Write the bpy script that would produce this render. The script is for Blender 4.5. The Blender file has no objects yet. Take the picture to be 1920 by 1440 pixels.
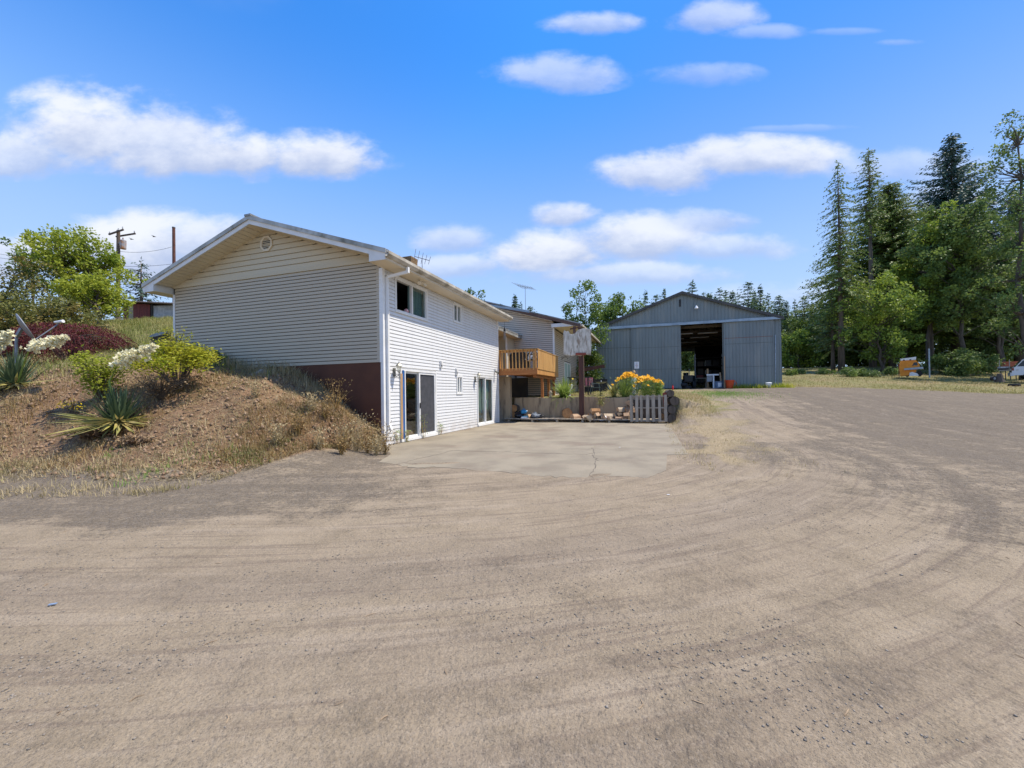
import bpy, math, random
import numpy as np
from mathutils import Vector, Matrix

# ------------------------------------------------------------------ camera
FPX, PPX, PPY, ROLL, PITCH, CAMH = 721.4, 997.1, 731.8, 0.014, 0.007, 1.383
scene = bpy.context.scene
col = scene.collection
cr, sr, cp, sp = math.cos(ROLL), math.sin(ROLL), math.cos(PITCH), math.sin(PITCH)
fwd = Vector((0, cp, sp)); upc = Vector((0, -sp, cp)); rgt = Vector((1, 0, 0))
Rv = rgt * cr - upc * sr
Uv = rgt * sr + upc * cr
cam_d = bpy.data.cameras.new('camera'); cam = bpy.data.objects.new('camera', cam_d); col.objects.link(cam)
cam.matrix_world = Matrix(((Rv.x, Uv.x, -fwd.x, 0), (Rv.y, Uv.y, -fwd.y, 0), (Rv.z, Uv.z, -fwd.z, CAMH), (0, 0, 0, 1)))
cam_d.sensor_width = 36; cam_d.lens = FPX / 1920 * 36
cam_d.shift_x = -(PPX - 960) / 1920; cam_d.shift_y = (PPY - 720) / 1920
cam_d.clip_start = .05; cam_d.clip_end = 3000
scene.camera = cam

def at(px, py, Y):
    """world point seen at photo pixel (1920 wide) at distance Y"""
    u, v = px - PPX, -(py - PPY)
    x, zc = cr * u + sr * v, -sr * u + cr * v
    d = rgt * (x / FPX) + fwd + upc * (zc / FPX)
    return Vector((0, 0, CAMH)) + d * (Y / d.y)
def atz(px, py, z):
    a = at(px, py, 1) - Vector((0, 0, CAMH))
    return Vector((0, 0, CAMH)) + a * ((z - CAMH) / a.z)

# house frame: q to the right of the long wall, t along it away from the camera
YAW = .299
HC = Vector((-4.024, 10.453, 0)); HD = Vector((math.sin(YAW), math.cos(YAW), 0)); HN = Vector((math.cos(YAW), -math.sin(YAW), 0))
def HP(q, t, z=0): return HC + HN * q + HD * t + Vector((0, 0, z))

# ------------------------------------------------------------------ sun and sky
SUN = (HN * 1.0 + HD * .42 + Vector((0, 0, 2.2))).normalized()
sd = bpy.data.lights.new('sun', 'SUN'); so = bpy.data.objects.new('sun', sd); col.objects.link(so)
sd.energy = 5.0; sd.angle = math.radians(.53); sd.color = (1.0, .92, .80)
so.rotation_euler = SUN.to_track_quat('Z', 'Y').to_euler()
scene.view_settings.view_transform = 'Standard'; scene.view_settings.look = 'None'
scene.view_settings.exposure = 0.35; scene.view_settings.gamma = 1.0; scene.view_settings.use_curve_mapping = False
try:
    scene.cycles.max_bounces = 6; scene.cycles.diffuse_bounces = 3; scene.cycles.glossy_bounces = 2
    scene.cycles.transparent_max_bounces = 12; scene.cycles.transmission_bounces = 3
    scene.cycles.use_denoising = False if False else scene.cycles.use_denoising
except Exception: pass

class NT:
    """small node-tree writer"""
    def __init__(s, tree): s.t = tree; s.N = tree.nodes; s.L = tree.links
    def put(s, sock, v):
        if hasattr(v, 'is_linked') or isinstance(v, bpy.types.NodeSocket): s.L.new(v, sock)
        elif isinstance(v, (tuple, list)) and sock.type == 'RGBA' and len(v) == 3: sock.default_value = (*v, 1)
        else: sock.default_value = v
    def n(s, typ, ins=None, out=0, **props):
        nd = s.N.new(typ)
        for k, v in props.items(): setattr(nd, k, v)
        for k, v in (ins or {}).items(): s.put(nd.inputs[k], v)
        return nd.outputs[out] if out is not None else nd
    def m(s, op, a, b=0.0, c=None, clamp=False):
        nd = s.N.new('ShaderNodeMath'); nd.operation = op; nd.use_clamp = clamp
        s.put(nd.inputs[0], a); s.put(nd.inputs[1], b)
        if c is not None: s.put(nd.inputs[2], c)
        return nd.outputs[0]
    def ss(s, x, a, b):
        return s.n('ShaderNodeMapRange', {0: x, 1: a, 2: b, 3: 0.0, 4: 1.0}, interpolation_type='SMOOTHSTEP')
    def mix(s, f, a, b, blend='MIX'):
        nd = s.N.new('ShaderNodeMix'); nd.data_type = 'RGBA'; nd.blend_type = blend; nd.clamp_factor = True
        s.put(nd.inputs['Factor'], f); s.put(nd.inputs[6], a); s.put(nd.inputs[7], b)
        return nd.outputs[2]
    def noise(s, vec, scale, detail=4, rough=.55, dist=0.0, out=0):
        ins = {'Scale': scale, 'Detail': detail, 'Roughness': rough, 'Distortion': dist}
        if vec is not None: ins['Vector'] = vec
        return s.n('ShaderNodeTexNoise', ins, out=out)

world = bpy.data.worlds.new('World'); scene.world = world; world.use_nodes = True
W = NT(world.node_tree); W.N.clear()
sky = W.n('ShaderNodeTexSky', sky_type='NISHITA', sun_disc=False, sun_elevation=math.asin(SUN.z),
          sun_rotation=math.atan2(SUN.x, SUN.y), altitude=100.0, air_density=1.0, dust_density=.6, ozone_density=2.0)
dirv = W.n('ShaderNodeTexCoord', out=0)
sx = W.n('ShaderNodeSeparateXYZ', {0: dirv}, out=None)
X, Y, Z = sx.outputs
yy = W.m('MAXIMUM', Y, .08)
u0 = W.m('DIVIDE', X, yy); v0 = W.m('DIVIDE', Z, yy)
uv = W.n('ShaderNodeCombineXYZ', {0: u0, 1: W.m('MULTIPLY', v0, 1.7), 2: 0.0})
nA = W.noise(uv, 4.3, 9, .58, .15)
nB = W.noise(uv, 1.7, 3, .5)
nC = W.noise(uv, 11.0, 7, .60)
front = W.ss(Y, .1, .25)
# cloud masses, each: photo pixel centre, half width, height above and below the centre, weight
CL = [(150, 262, 200, 118, 62, 1.0), (300, 265, 170, 95, 62, .9), (400, 300, 300, 62, 46, 1.0), (590, 305, 165, 68, 38, 1.0), (40, 300, 150, 70, 40, .75),
      (270, 470, 250, 82, 90, 1.0), (30, 480, 130, 55, 80, .85), (400, 450, 150, 55, 70, .8),
      (1115, 46, 110, 30, 22, .62), (1330, 35, 110, 50, 32, .6), (1440, 62, 100, 20, 14, .36), (1050, 145, 150, 52, 36, .55), (1310, 140, 130, 28, 26, .34),
      (1240, 325, 150, 50, 42, .9), (1400, 300, 220, 52, 42, .95), (1720, 315, 190, 45, 36, .42), (1790, 380, 200, 45, 40, .4),
      (1060, 405, 80, 34, 26, .85), (1200, 450, 200, 58, 50, .95), (1030, 485, 160, 62, 45, 1.0), (1340, 415, 120, 34, 30, .6), (1370, 465, 150, 36, 30, .55),
      (850, 450, 90, 36, 30, .6), (860, 500, 120, 28, 26, .6), (1160, 515, 260, 30, 26, .6), (1500, 240, 110, 9, 8, .2), (1690, 80, 60, 10, 8, .25), (1580, 60, 90, 10, 8, .2), (1600, 560, 400, 40, 40, .35)]
fmax = None; sw = None; sh = None; sop = None
for (px, py, a, bt, bb, w) in CL:
    p = at(px, py, 1.0); cu, cv = p.x, p.z - CAMH
    dv = W.m('SUBTRACT', v0, cv)
    du = W.m('MULTIPLY', W.m('SUBTRACT', u0, cu), FPX / a)
    t1 = W.m('MULTIPLY', W.m('MAXIMUM', dv, 0.0), FPX / bt)
    t2 = W.m('MULTIPLY', W.m('MINIMUM', dv, 0.0), FPX / bb)
    tt = W.m('ADD', t1, t2)
    r = W.m('SQRT', W.m('ADD', W.m('MULTIPLY', du, du), W.m('MULTIPLY', tt, tt)))
    f = W.m('SUBTRACT', 1.10, r)
    g = W.m('MAXIMUM', f, 0.0); g2 = W.m('MULTIPLY', g, g)
    h2 = W.m('MULTIPLY', g2, tt)
    fmax = f if fmax is None else W.m('MAXIMUM', fmax, f)
    sw = g2 if sw is None else W.m('ADD', sw, g2)
    sh = h2 if sh is None else W.m('ADD', sh, h2)
    o2 = W.m('MULTIPLY', g2, w); sop = o2 if sop is None else W.m('ADD', sop, o2)
fl = W.m('ADD', W.m('MAXIMUM', fmax, -.6), W.m('MULTIPLY', W.m('SUBTRACT', nA, .52), 1.9))
fl = W.m('ADD', fl, W.m('MULTIPLY', W.m('SUBTRACT', nC, .5), .6))
dens = W.m('MULTIPLY', W.m('MULTIPLY', W.ss(fl, .0, .68), W.m('DIVIDE', sop, W.m('ADD', sw, .004))), front)
hrel = W.m('DIVIDE', sh, W.m('ADD', sw, .02))
# scattered cumulus over the rest of the sky, out of view, cover raised to whiten the fill on shaded walls
zz = W.m('MAXIMUM', Z, .06)
pl = W.n('ShaderNodeCombineXYZ', {0: W.m('DIVIDE', X, zz), 1: W.m('DIVIDE', Y, zz), 2: 3.1})
nD = W.noise(pl, .85, 6, .55, .2)
other = W.m('SUBTRACT', 1.0, W.m('MULTIPLY', W.ss(Y, .25, .45), W.m('SUBTRACT', 1.0, W.ss(v0, .98, 1.25))))
dens2 = W.m('MULTIPLY', W.m('MULTIPLY', W.ss(nD, .50, .64), other), W.ss(Z, .02, .12))
dens = W.m('MAXIMUM', dens, W.m('MULTIPLY', dens2, .9))
shade = W.m('ADD', W.m('ADD', W.m('MULTIPLY', hrel, .75), W.m('MULTIPLY', W.m('SUBTRACT', nA, .42), 1.3)), W.m('MULTIPLY', W.m('SUBTRACT', nC, .5), .9))
lit = W.ss(shade, -.35, .62)
SKY_STR = .12
k = .80 / SKY_STR
skyc = W.mix(1.0, sky, (.36, 1.16, 1.95), 'MULTIPLY')
skyc = W.mix(1.0, skyc, (.085 * k, .345 * k, 1.05 * k), 'DARKEN')
skyc = W.mix(W.m('SUBTRACT', 1.0, W.ss(Z, .02, .70)), skyc, (.55 * k, .76 * k, 1.06 * k))
cloudc = W.mix(lit, (.50 * k, .58 * k, .80 * k), (.96 * k, .98 * k, 1.03 * k))
finc = W.mix(W.m('MULTIPLY', dens, .9), skyc, cloudc)
bg = W.n('ShaderNodeBackground', {'Color': finc, 'Strength': SKY_STR})
W.L.new(bg, W.n('ShaderNodeOutputWorld', out=None).inputs[0])

# ------------------------------------------------------------------ small tools
rng = np.random.default_rng(7); random.seed(7)
def lat(ix, iy, seed):
    n = (ix.astype(np.int64) * 374761393 + iy.astype(np.int64) * 668265263 + seed * 974711) & 0x7fffffff
    n = ((n ^ (n >> 13)) * 1274126177) & 0x7fffffff
    return ((n ^ (n >> 16)) & 0xffff) / 65535.0
def vnoise(x, y, seed=0):
    x = np.asarray(x, float); y = np.asarray(y, float)
    ix, iy = np.floor(x), np.floor(y); fx, fy = x - ix, y - iy
    fx = fx * fx * (3 - 2 * fx); fy = fy * fy * (3 - 2 * fy)
    a = lat(ix, iy, seed); b = lat(ix + 1, iy, seed); c = lat(ix, iy + 1, seed); d = lat(ix + 1, iy + 1, seed)
    return (a * (1 - fx) + b * fx) * (1 - fy) + (c * (1 - fx) + d * fx) * fy
def fbm(x, y, seed=0, o=4):
    s = 0; a = .5; f = 1
    for i in range(o): s = s + a * vnoise(np.asarray(x) * f, np.asarray(y) * f, seed + i); a *= .5; f *= 2.03
    return s / (1 - .5 ** o)
def sstep(x, a, b):
    t = np.clip((np.asarray(x, float) - a) / (b - a), 0, 1); return t * t * (3 - 2 * t)

def mesh_np(name, V, F):
    V = np.asarray(V, np.float32).reshape(-1, 3); F = np.asarray(F, np.int32); k = F.shape[1]
    me = bpy.data.meshes.new(name)
    me.vertices.add(len(V)); me.vertices.foreach_set('co', V.ravel())
    me.loops.add(F.size); me.loops.foreach_set('vertex_index', F.ravel())
    me.polygons.add(len(F)); me.polygons.foreach_set('loop_start', np.arange(0, F.size, k, dtype=np.int32))
    me.update(calc_edges=True); me.validate()
    return me
def link(name, me, mat, parent=None, smooth=False):
    o = bpy.data.objects.new(name, me); col.objects.link(o)
    if mat is not None and not me.materials: me.materials.append(mat)
    if smooth: me.polygons.foreach_set('use_smooth', np.ones(len(me.polygons), bool))
    if parent is not None: o.parent = parent
    return o
def tag(o, label=None, cat=None, group=None, kind=None):
    if label: o['label'] = label
    if cat: o['category'] = cat
    if group: o['group'] = group
    if kind: o['kind'] = kind
    return o
def thing(name, label, cat, loc=(0, 0, 0), rz=0.0, group=None, scale=None):
    o = bpy.data.objects.new(name, None); col.objects.link(o); o.empty_display_size = .2
    o.location = loc; o.rotation_euler = (0, 0, rz)
    if scale: o.scale = scale
    return tag(o, label, cat, group)
def dup(root, loc, rz=0.0, label=None, scale=None, group=None):
    r = root.copy(); col.objects.link(r); r.location = loc; r.rotation_euler = (0, 0, rz)
    if scale is not None: r.scale = (scale,) * 3 if isinstance(scale, (int, float)) else scale
    if label: r['label'] = label
    if group: r['group'] = group
    for ch in list(root.children):
        c = ch.copy(); col.objects.link(c); c.parent = r
        for gch in list(ch.children):
            d = gch.copy(); col.objects.link(d); d.parent = c
    return r

class MB:
    def __init__(s): s.v = []; s.f = []
    def add(s, vs, fs):
        b = len(s.v); s.v += [tuple(p) for p in vs]; s.f += [tuple(i + b for i in f) for f in fs]; return s
    def hexa(s, p):
        return s.add(p, [(0, 3, 2, 1), (4, 5, 6, 7), (0, 1, 5, 4), (1, 2, 6, 5), (2, 3, 7, 6), (3, 0, 4, 7)])
    def box(s, x0, x1, y0, y1, z0, z1):
        return s.hexa([(x0, y0, z0), (x1, y0, z0), (x1, y1, z0), (x0, y1, z0), (x0, y0, z1), (x1, y0, z1), (x1, y1, z1), (x0, y1, z1)])
    def bar(s, p0, p1, w, h=None, up=(0, 0, 1)):
        h = w if h is None else h
        a, b = Vector(p0), Vector(p1); d = (b - a).normalized(); u = Vector(up)
        if abs(d.dot(u)) > .98: u = Vector((0, 1, 0))
        sdv = d.cross(u).normalized(); u = sdv.cross(d)
        P = []
        for e in (a, b):
            for (i, j) in ((-1, -1), (1, -1), (1, 1), (-1, 1)): P.append(e + sdv * (i * w / 2) + u * (j * h / 2))
        return s.hexa([P[0], P[1], P[2], P[3], P[4], P[5], P[6], P[7]])
    def tube(s, pts, rad, n=8, cap=True):
        pts = [Vector(p) for p in pts]
        if isinstance(rad, (int, float)): rad = [rad] * len(pts)
        b = len(s.v)
        ref = Vector((0, 0, 1))
        for i, p in enumerate(pts):
            d = (pts[min(i + 1, len(pts) - 1)] - pts[max(i - 1, 0)])
            d = d.normalized() if d.length > 1e-9 else Vector((0, 0, 1))
            r0 = ref if abs(d.dot(ref)) < .95 else Vector((1, 0, 0))
            a = d.cross(r0).normalized(); c = a.cross(d)
            for k in range(n):
                t = 2 * math.pi * k / n
                s.v.append(tuple(p + (a * math.cos(t) + c * math.sin(t)) * rad[i]))
        for i in range(len(pts) - 1):
            for k in range(n):
                s.f.append((b + i * n + k, b + i * n + (k + 1) % n, b + (i + 1) * n + (k + 1) % n, b + (i + 1) * n + k))
        if cap:
            s.f.append(tuple(b + k for k in range(n))[::-1]); e = b + (len(pts) - 1) * n
            s.f.append(tuple(e + k for k in range(n)))
        return s
    def prism(s, poly, a0, a1, axis='y'):
        def P(u, v, a): return (u, a, v) if axis == 'y' else ((a, u, v) if axis == 'x' else (u, v, a))
        n = len(poly); vs = [P(u, v, a0) for u, v in poly] + [P(u, v, a1) for u, v in poly]
        fs = [tuple(range(n)), tuple(range(2 * n - 1, n - 1, -1))] + [(i, i + n, (i + 1) % n + n, (i + 1) % n) for i in range(n)]
        return s.add(vs, fs)
    def lathe(s, prof, n=14, c=(0, 0, 0)):
        b = len(s.v)
        for r, z in prof:
            for k in range(n):
                t = 2 * math.pi * k / n; s.v.append((c[0] + r * math.cos(t), c[1] + r * math.sin(t), c[2] + z))
        for i in range(len(prof) - 1):
            for k in range(n): s.f.append((b + i * n + k, b + i * n + (k + 1) % n, b + (i + 1) * n + (k + 1) % n, b + (i + 1) * n + k))
        s.f.append(tuple(b + k for k in range(n))[::-1]); e = b + (len(prof) - 1) * n; s.f.append(tuple(e + k for k in range(n)))
        return s
    def build(s, name, mat, parent=None, smooth=False, kind=None, label=None):
        me = bpy.data.meshes.new(name); me.from_pydata(s.v, [], s.f); me.update()
        o = link(name, me, mat, parent, smooth)
        if kind: o['kind'] = kind
        if label: o['label'] = label
        return o
def boxpart(name, mat, parent, *b, **k): return MB().box(*b).build(name, mat, parent, **k)

# ------------------------------------------------------------------ materials
def mat(name, c1, c2=None, scale=4.0, rough=.75, metal=0.0, bump=0.0, bscale=40.0, stretch=(1, 1, 1), c3=None, s3=1.0, lo=.35, hi=.65, spec=.4, world_co=False, detail=5):
    m = bpy.data.materials.new(name); m.use_nodes = True; T = NT(m.node_tree); T.N.clear()
    co = T.n('ShaderNodeTexCoord', out=3) if not world_co else T.n('ShaderNodeNewGeometry', out=0)
    v = T.n('ShaderNodeMapping', {0: co, 3: stretch})
    c = c1
    if c2 is not None: c = T.mix(T.ss(T.noise(v, scale, detail), lo, hi), c1, c2)
    if c3 is not None: c = T.mix(T.ss(T.noise(v, s3, 5), .52, .68), c, c3)
    ins = {'Base Color': c, 'Roughness': rough, 'Metallic': metal, 'Specular IOR Level': spec}
    if bump:
        h = T.noise(v, bscale, 4, .6)
        ins['Normal'] = T.n('ShaderNodeBump', {'Strength': bump, 'Distance': .02, 'Height': h})
    bs = T.n('ShaderNodeBsdfPrincipled', ins)
    T.L.new(bs, T.n('ShaderNodeOutputMaterial', out=None).inputs[0])
    return m
def leafmat(name, c1, c2, c3=None, trans=.35, s3=.5, tcol=None):
    m = bpy.data.materials.new(name); m.use_nodes = True; T = NT(m.node_tree); T.N.clear()
    geo = T.n('ShaderNodeNewGeometry', out=None)
    c = T.mix(geo.outputs['Random Per Island'], c1, c2)
    if c3 is not None:
        co = T.n('ShaderNodeTexCoord', out=3)
        c = T.mix(T.ss(T.noise(co, s3, 3), .48, .66), c, c3)
    d = T.n('ShaderNodeBsdfPrincipled', {'Base Color': c, 'Roughness': .55, 'Specular IOR Level': .25})
    tr = T.n('ShaderNodeBsdfTranslucent', {'Color': T.mix(.5, c, tcol) if tcol else c})
    mx = T.n('ShaderNodeMixShader', {0: trans, 1: d, 2: tr})
    T.L.new(mx, T.n('ShaderNodeOutputMaterial', out=None).inputs[0])
    return m
def glassmat(name, tint=(.84, .88, .88), refl=.07, rough=.02):
    m = bpy.data.materials.new(name); m.use_nodes = True; T = NT(m.node_tree); T.N.clear()
    fr = T.n('ShaderNodeLayerWeight', {'Blend': .5}, out=1)
    f = T.m('ADD', T.m('MULTIPLY', T.m('POWER', fr, 4.0), .7), refl, clamp=True)
    a = T.n('ShaderNodeBsdfTransparent', {'Color': tint}); g = T.n('ShaderNodeBsdfGlossy', {'Color': (.9, .9, .9), 'Roughness': rough})
    mx = T.n('ShaderNodeMixShader', {0: f, 1: a, 2: g})
    T.L.new(mx, T.n('ShaderNodeOutputMaterial', out=None).inputs[0]); return m

M = {}
M['siding'] = mat('siding_white', (.72, .72, .71), (.66, .66, .65), 1.2, .5, bump=.05, bscale=30, stretch=(.3, .3, 1))
def splash(m):
    T = NT(m.node_tree); b = [n for n in T.N if n.type == 'BSDF_PRINCIPLED'][0]; src = b.inputs['Base Color'].links[0].from_socket
    pos = T.n('ShaderNodeNewGeometry', out=0); z = T.n('ShaderNodeSeparateXYZ', {0: pos}, out=2)
    n1 = T.noise(pos, 2.2, 5, .6); n2 = T.noise(T.n('ShaderNodeMapping', {0: pos, 3: (9, 9, .35)}), 1.0, 4)
    f = T.m('MULTIPLY', T.m('SUBTRACT', 1.0, T.ss(z, .0, .75)), T.ss(n1, .3, .7)); f = T.m('MULTIPLY', f, .45)
    c = T.mix(f, src, (.40, .31, .22)); c = T.mix(T.m('MULTIPLY', T.ss(n2, .5, .75), .16), c, (.36, .33, .28)); T.L.new(c, b.inputs['Base Color'])
splash(M['siding'])
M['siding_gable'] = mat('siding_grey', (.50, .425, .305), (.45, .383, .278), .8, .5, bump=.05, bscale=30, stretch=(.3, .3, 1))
M['cream'] = mat('siding_cream', (.58, .49, .33), (.52, .44, .295), .9, .5, stretch=(.3, .3, 1))
M['soffit'] = mat('soffit_cream', (.70, .60, .43), (.64, .55, .40), 1.5, .5)
M['trim'] = mat('trim_white', (.74, .72, .68), (.66, .64, .59), 2.0, .5)
M['vinyl'] = mat('vinyl_white', (.80, .79, .76), (.74, .73, .69), 3.0, .35)
M['gutter'] = mat('gutter', (.56, .51, .42), (.36, .32, .25), 2.0, .45, c3=(.22, .19, .13), s3=1.6)
M['roofmetal'] = mat('roof_metal', (.36, .36, .35), (.22, .22, .20), 1.5, .45, metal=.3, c3=(.13, .12, .08), s3=2.5)
M['flash'] = mat('rake_flashing', (.46, .45, .41), (.30, .29, .25), 2.5, .45, metal=.2, c3=(.16, .15, .11), s3=1.8)
M['found'] = mat('foundation_brown', (.115, .043, .022), (.095, .036, .019), 2.0, .8, bump=.15, bscale=60)
M['glass'] = glassmat('window_glass'); M['screen'] = mat('insect_screen', (.05, .052, .058), (.07, .07, .078), 6, .6)
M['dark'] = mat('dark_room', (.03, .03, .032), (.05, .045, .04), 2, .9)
M['black'] = mat('black_plastic', (.015, .015, .016), (.03, .03, .03), 6, .45)
M['brass'] = mat('aged_metal', (.30, .29, .24), (.16, .16, .14), 12, .45, metal=.5)
M['curtain'] = mat('curtain_green', (.42, .52, .44), (.28, .38, .32), 2.5, .8, stretch=(6, 6, .4))
M['bluetape'] = mat('blue_strip', (.02, .10, .30), (.03, .13, .36), 5, .5)
M['barewood'] = mat('bare_wood', (.52, .33, .17), (.42, .25, .12), 3, .7, stretch=(4, 4, .4))
M['deckwood'] = mat('deck_wood', (.56, .28, .085), (.44, .20, .055), 2.2, .6, stretch=(6, 6, .5), bump=.1, bscale=20)
M['deckplank'] = mat('deck_plank', (.58, .33, .11), (.46, .24, .075), 2.2, .6, stretch=(6, 6, .5), bump=.1, bscale=20, c3=(.30, .16, .06), s3=1.5)
M['rimwood'] = mat('rim_wood', (.42, .16, .045), (.34, .12, .03), 2.0, .6, stretch=(.5, .5, 5))
M['concrete'] = mat('pad_concrete', (.268, .228, .162), (.208, .174, .124), 1.1, .85, bump=.5, bscale=60, c3=(.19, .148, .105), s3=.55, world_co=True, detail=9)
def weather(m, col_, sc=(5, 5, .25), amt=.3, lo=.5, hi=.72):
    T = NT(m.node_tree); b = [n for n in T.N if n.type == 'BSDF_PRINCIPLED'][0]; src = b.inputs['Base Color'].links[0].from_socket
    pos = T.n('ShaderNodeNewGeometry', out=0); n2 = T.noise(T.n('ShaderNodeMapping', {0: pos, 3: sc}), 1.0, 6, .65)
    T.L.new(T.mix(T.m('MULTIPLY', T.ss(n2, lo, hi), amt), src, col_), b.inputs['Base Color'])
weather(M['concrete'], (.12, .10, .08), (1.6, 1.6, 1.6), .35, .52, .7); weather(M['concrete'], (.31, .255, .18), (.8, .8, .8), .5, .5, .66); weather(M['concrete'], (.13, .11, .09), (26, 26, 26), .4, .55, .7)
M['wallcon'] = mat('wall_concrete', (.42, .32, .205), (.33, .25, .16), 1.6, .85, bump=.3, bscale=30, stretch=(2.5, 2.5, .5), c3=(.20, .15, .10), s3=1.8)
M['brownpaint'] = mat('brown_post', (.10, .035, .02), (.065, .024, .015), 3, .6, stretch=(4, 4, .5))
M['ply'] = mat('weathered_ply', (.66, .60, .50), (.44, .39, .31), 4.5, .8, bump=.5, bscale=16, c3=(.30, .225, .16), s3=3.6, stretch=(2.2, 2.2, .7))
M['greywood'] = mat('grey_wood', (.43, .36, .275), (.29, .24, .18), 3, .85, stretch=(3, 3, .5), bump=.2, bscale=20)
M['barn'] = mat('barn_steel', (.215, .238, .225), (.188, .208, .198), .8, .5, metal=.1, stretch=(1.6, 1.6, .25), c3=(.255, .262, .235), s3=1.1)
weather(M['barn'], (.20, .13, .085), (4.5, 4.5, .22), .22, .56, .72); weather(M['barn'], (.30, .31, .29), (.5, .5, .5), .25, .5, .7)
M['barnroof'] = mat('barn_roof', (.10, .09, .078), (.07, .063, .055), 1.2, .6, metal=.1)
M['galv'] = mat('galvanised', (.36, .42, .46), (.24, .29, .33), 2.0, .45, metal=.35, stretch=(1, 1, 3))
M['slab'] = mat('barn_floor', (.05, .043, .037), (.035, .03, .026), 2, .9); M['interior_shade'] = mat('barn_interior_shade', (.022, .02, .018), (.035, .03, .026), 2, .9)  # near-black colour carries the barn's inner shade
M['bark'] = mat('bark', (.13, .10, .075), (.075, .06, .045), 3, .9, bump=.5, bscale=9, stretch=(2, 2, .4))
M['barkred'] = mat('bark_fir', (.15, .115, .085), (.09, .07, .055), 3, .9, bump=.5, bscale=7, stretch=(2, 2, .3))
M['logend'] = mat('cut_wood', (.42, .22, .09), (.30, .15, .06), 6, .8)
M['splitwood'] = mat('split_wood', (.46, .31, .19), (.34, .21, .12), 5, .85, bump=.3, bscale=20)
M['palewood'] = mat('pale_wood', (.46, .36, .24), (.32, .24, .155), 5, .85)
M['steel'] = mat('grey_steel', (.26, .28, .30), (.19, .2, .215), 4, .45, metal=.4)
M['white'] = mat('white_paint', (.78, .78, .77), (.70, .70, .69), 4, .5)
M['rustred'] = mat('rust_red', (.30, .065, .035), (.20, .05, .03), 4, .7)
M['redpaint'] = mat('shed_red', (.17, .032, .024), (.11, .022, .018), 3, .75, stretch=(5, 5, .4))
M['tanboard'] = mat('tan_board', (.34, .29, .19), (.28, .24, .155), 3, .8)
M['osb'] = mat('grey_board', (.46, .45, .45), (.30, .30, .31), 5, .85, bump=.2, bscale=15)
M['corr'] = mat('corrugated', (.40, .36, .34), (.28, .21, .18), 2, .5, metal=.3, c3=(.22, .12, .08), s3=1.5)
M['pole'] = mat('pole_wood', (.135, .10, .078), (.09, .068, .052), 4, .9, stretch=(4, 4, .3))
M['polered'] = mat('pole_redwood', (.14, .055, .04), (.10, .042, .032), 4, .9)
M['rubber'] = mat('rubber', (.02, .02, .021), (.03, .03, .03), 6, .85)
M['orange'] = mat('orange_paint', (.80, .27, .012), (.70, .22, .01), 3, .4)
M['redorange'] = mat('red_orange', (.75, .095, .02), (.66, .08, .02), 4, .45)
M['silver'] = mat('car_silver', (.55, .57, .60), None, rough=.25, metal=.3)
M['carglass'] = mat('car_glass', (.02, .025, .03), None, rough=.06)
M['brick'] = mat('chimney_brick', (.26, .16, .07), (.14, .09, .05), 14, .9, bump=.3, bscale=20)
M['pinkcloth'] = mat('pink_cloth', (.62, .24, .24), (.52, .18, .2), 5, .8)
M['bluegrey'] = mat('blue_grey', (.22, .30, .42), (.16, .22, .32), 4, .5)
M['bluepl'] = mat('blue_plastic', (.03, .22, .42), (.02, .17, .34), 5, .4)
M['skin'] = mat('terracotta', (.42, .2, .14), (.34, .15, .1), 5, .7)
M['straw'] = mat('straw_tan', (.45, .33, .18), (.36, .26, .14), 6, .8)

# ------------------------------------------------------------------ ground
def P3(px, py, Y): p = at(px, py, Y); return (p.x, p.y, p.z)
ctl = []
for x in (-16, -11, -7, -3, 1, 5, 9, 13, 18, 24):
    for y in (-8, -3, 1, 4, 5.6): ctl.append((x, y, 0))
ctl += [(-5.6, 6.35, .03), (-10.2, 7.3, .03), (-3.3, 7.6, 0), (-3.55, 9.0, .06), (-8, 6.6, .03), (-14, 7.6, .06), (-20, 8, .1), (-30, 8, .3), (-28, 3, 0),
        (0, 8, 0), (0, 12, 0), (0, 16, 0), (3, 9, 0), (4, 14, 0), (-2, 11, 0), (-3, 12, 0), (4, 8, 0), (8, 7, 0), (14, 7, .0)]
for s, z in ((.1, .22), (.5, .62), (1.2, 1.2), (2, 1.72), (3, 2.02), (4.5, 2.22), (6, 2.6), (8.3, 3.15)):
    p = HP(-s, -.05); ctl.append((p.x, p.y, z))
for a in ((380, 716, 9.6), (250, 722, 9.1), (100, 728, 9.2), (0, 738, 9.2), (450, 732, 9.3), (560, 744, 9.3), (620, 765, 9.4), (680, 796, 9.3), (700, 820, 9.5),
          (330, 790, 8.0), (200, 800, 8.3), (90, 800, 8.4), (480, 800, 8.2), (31, 693, 11.5), (130, 690, 13.3), (0, 688, 13), (-100, 690, 13), (250, 660, 13.0),
          (150, 611, 20), (197, 617, 18.5), (60, 640, 17), (270, 612, 30), (230, 613, 30)): ctl.append(P3(*a))
ctl += [(-13.5, 15, 3.85), (-20, 32, 7.0), (-12, 24, 5.4), (-45, 40, 8), (-30, 14, 3.6), (-30, 20, 5.2), (-45, 20, 5.5), (-60, 60, 9), (-10, 40, 5.5), (-8, 22, 4.2), (-10, 18, 4.2)]
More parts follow.
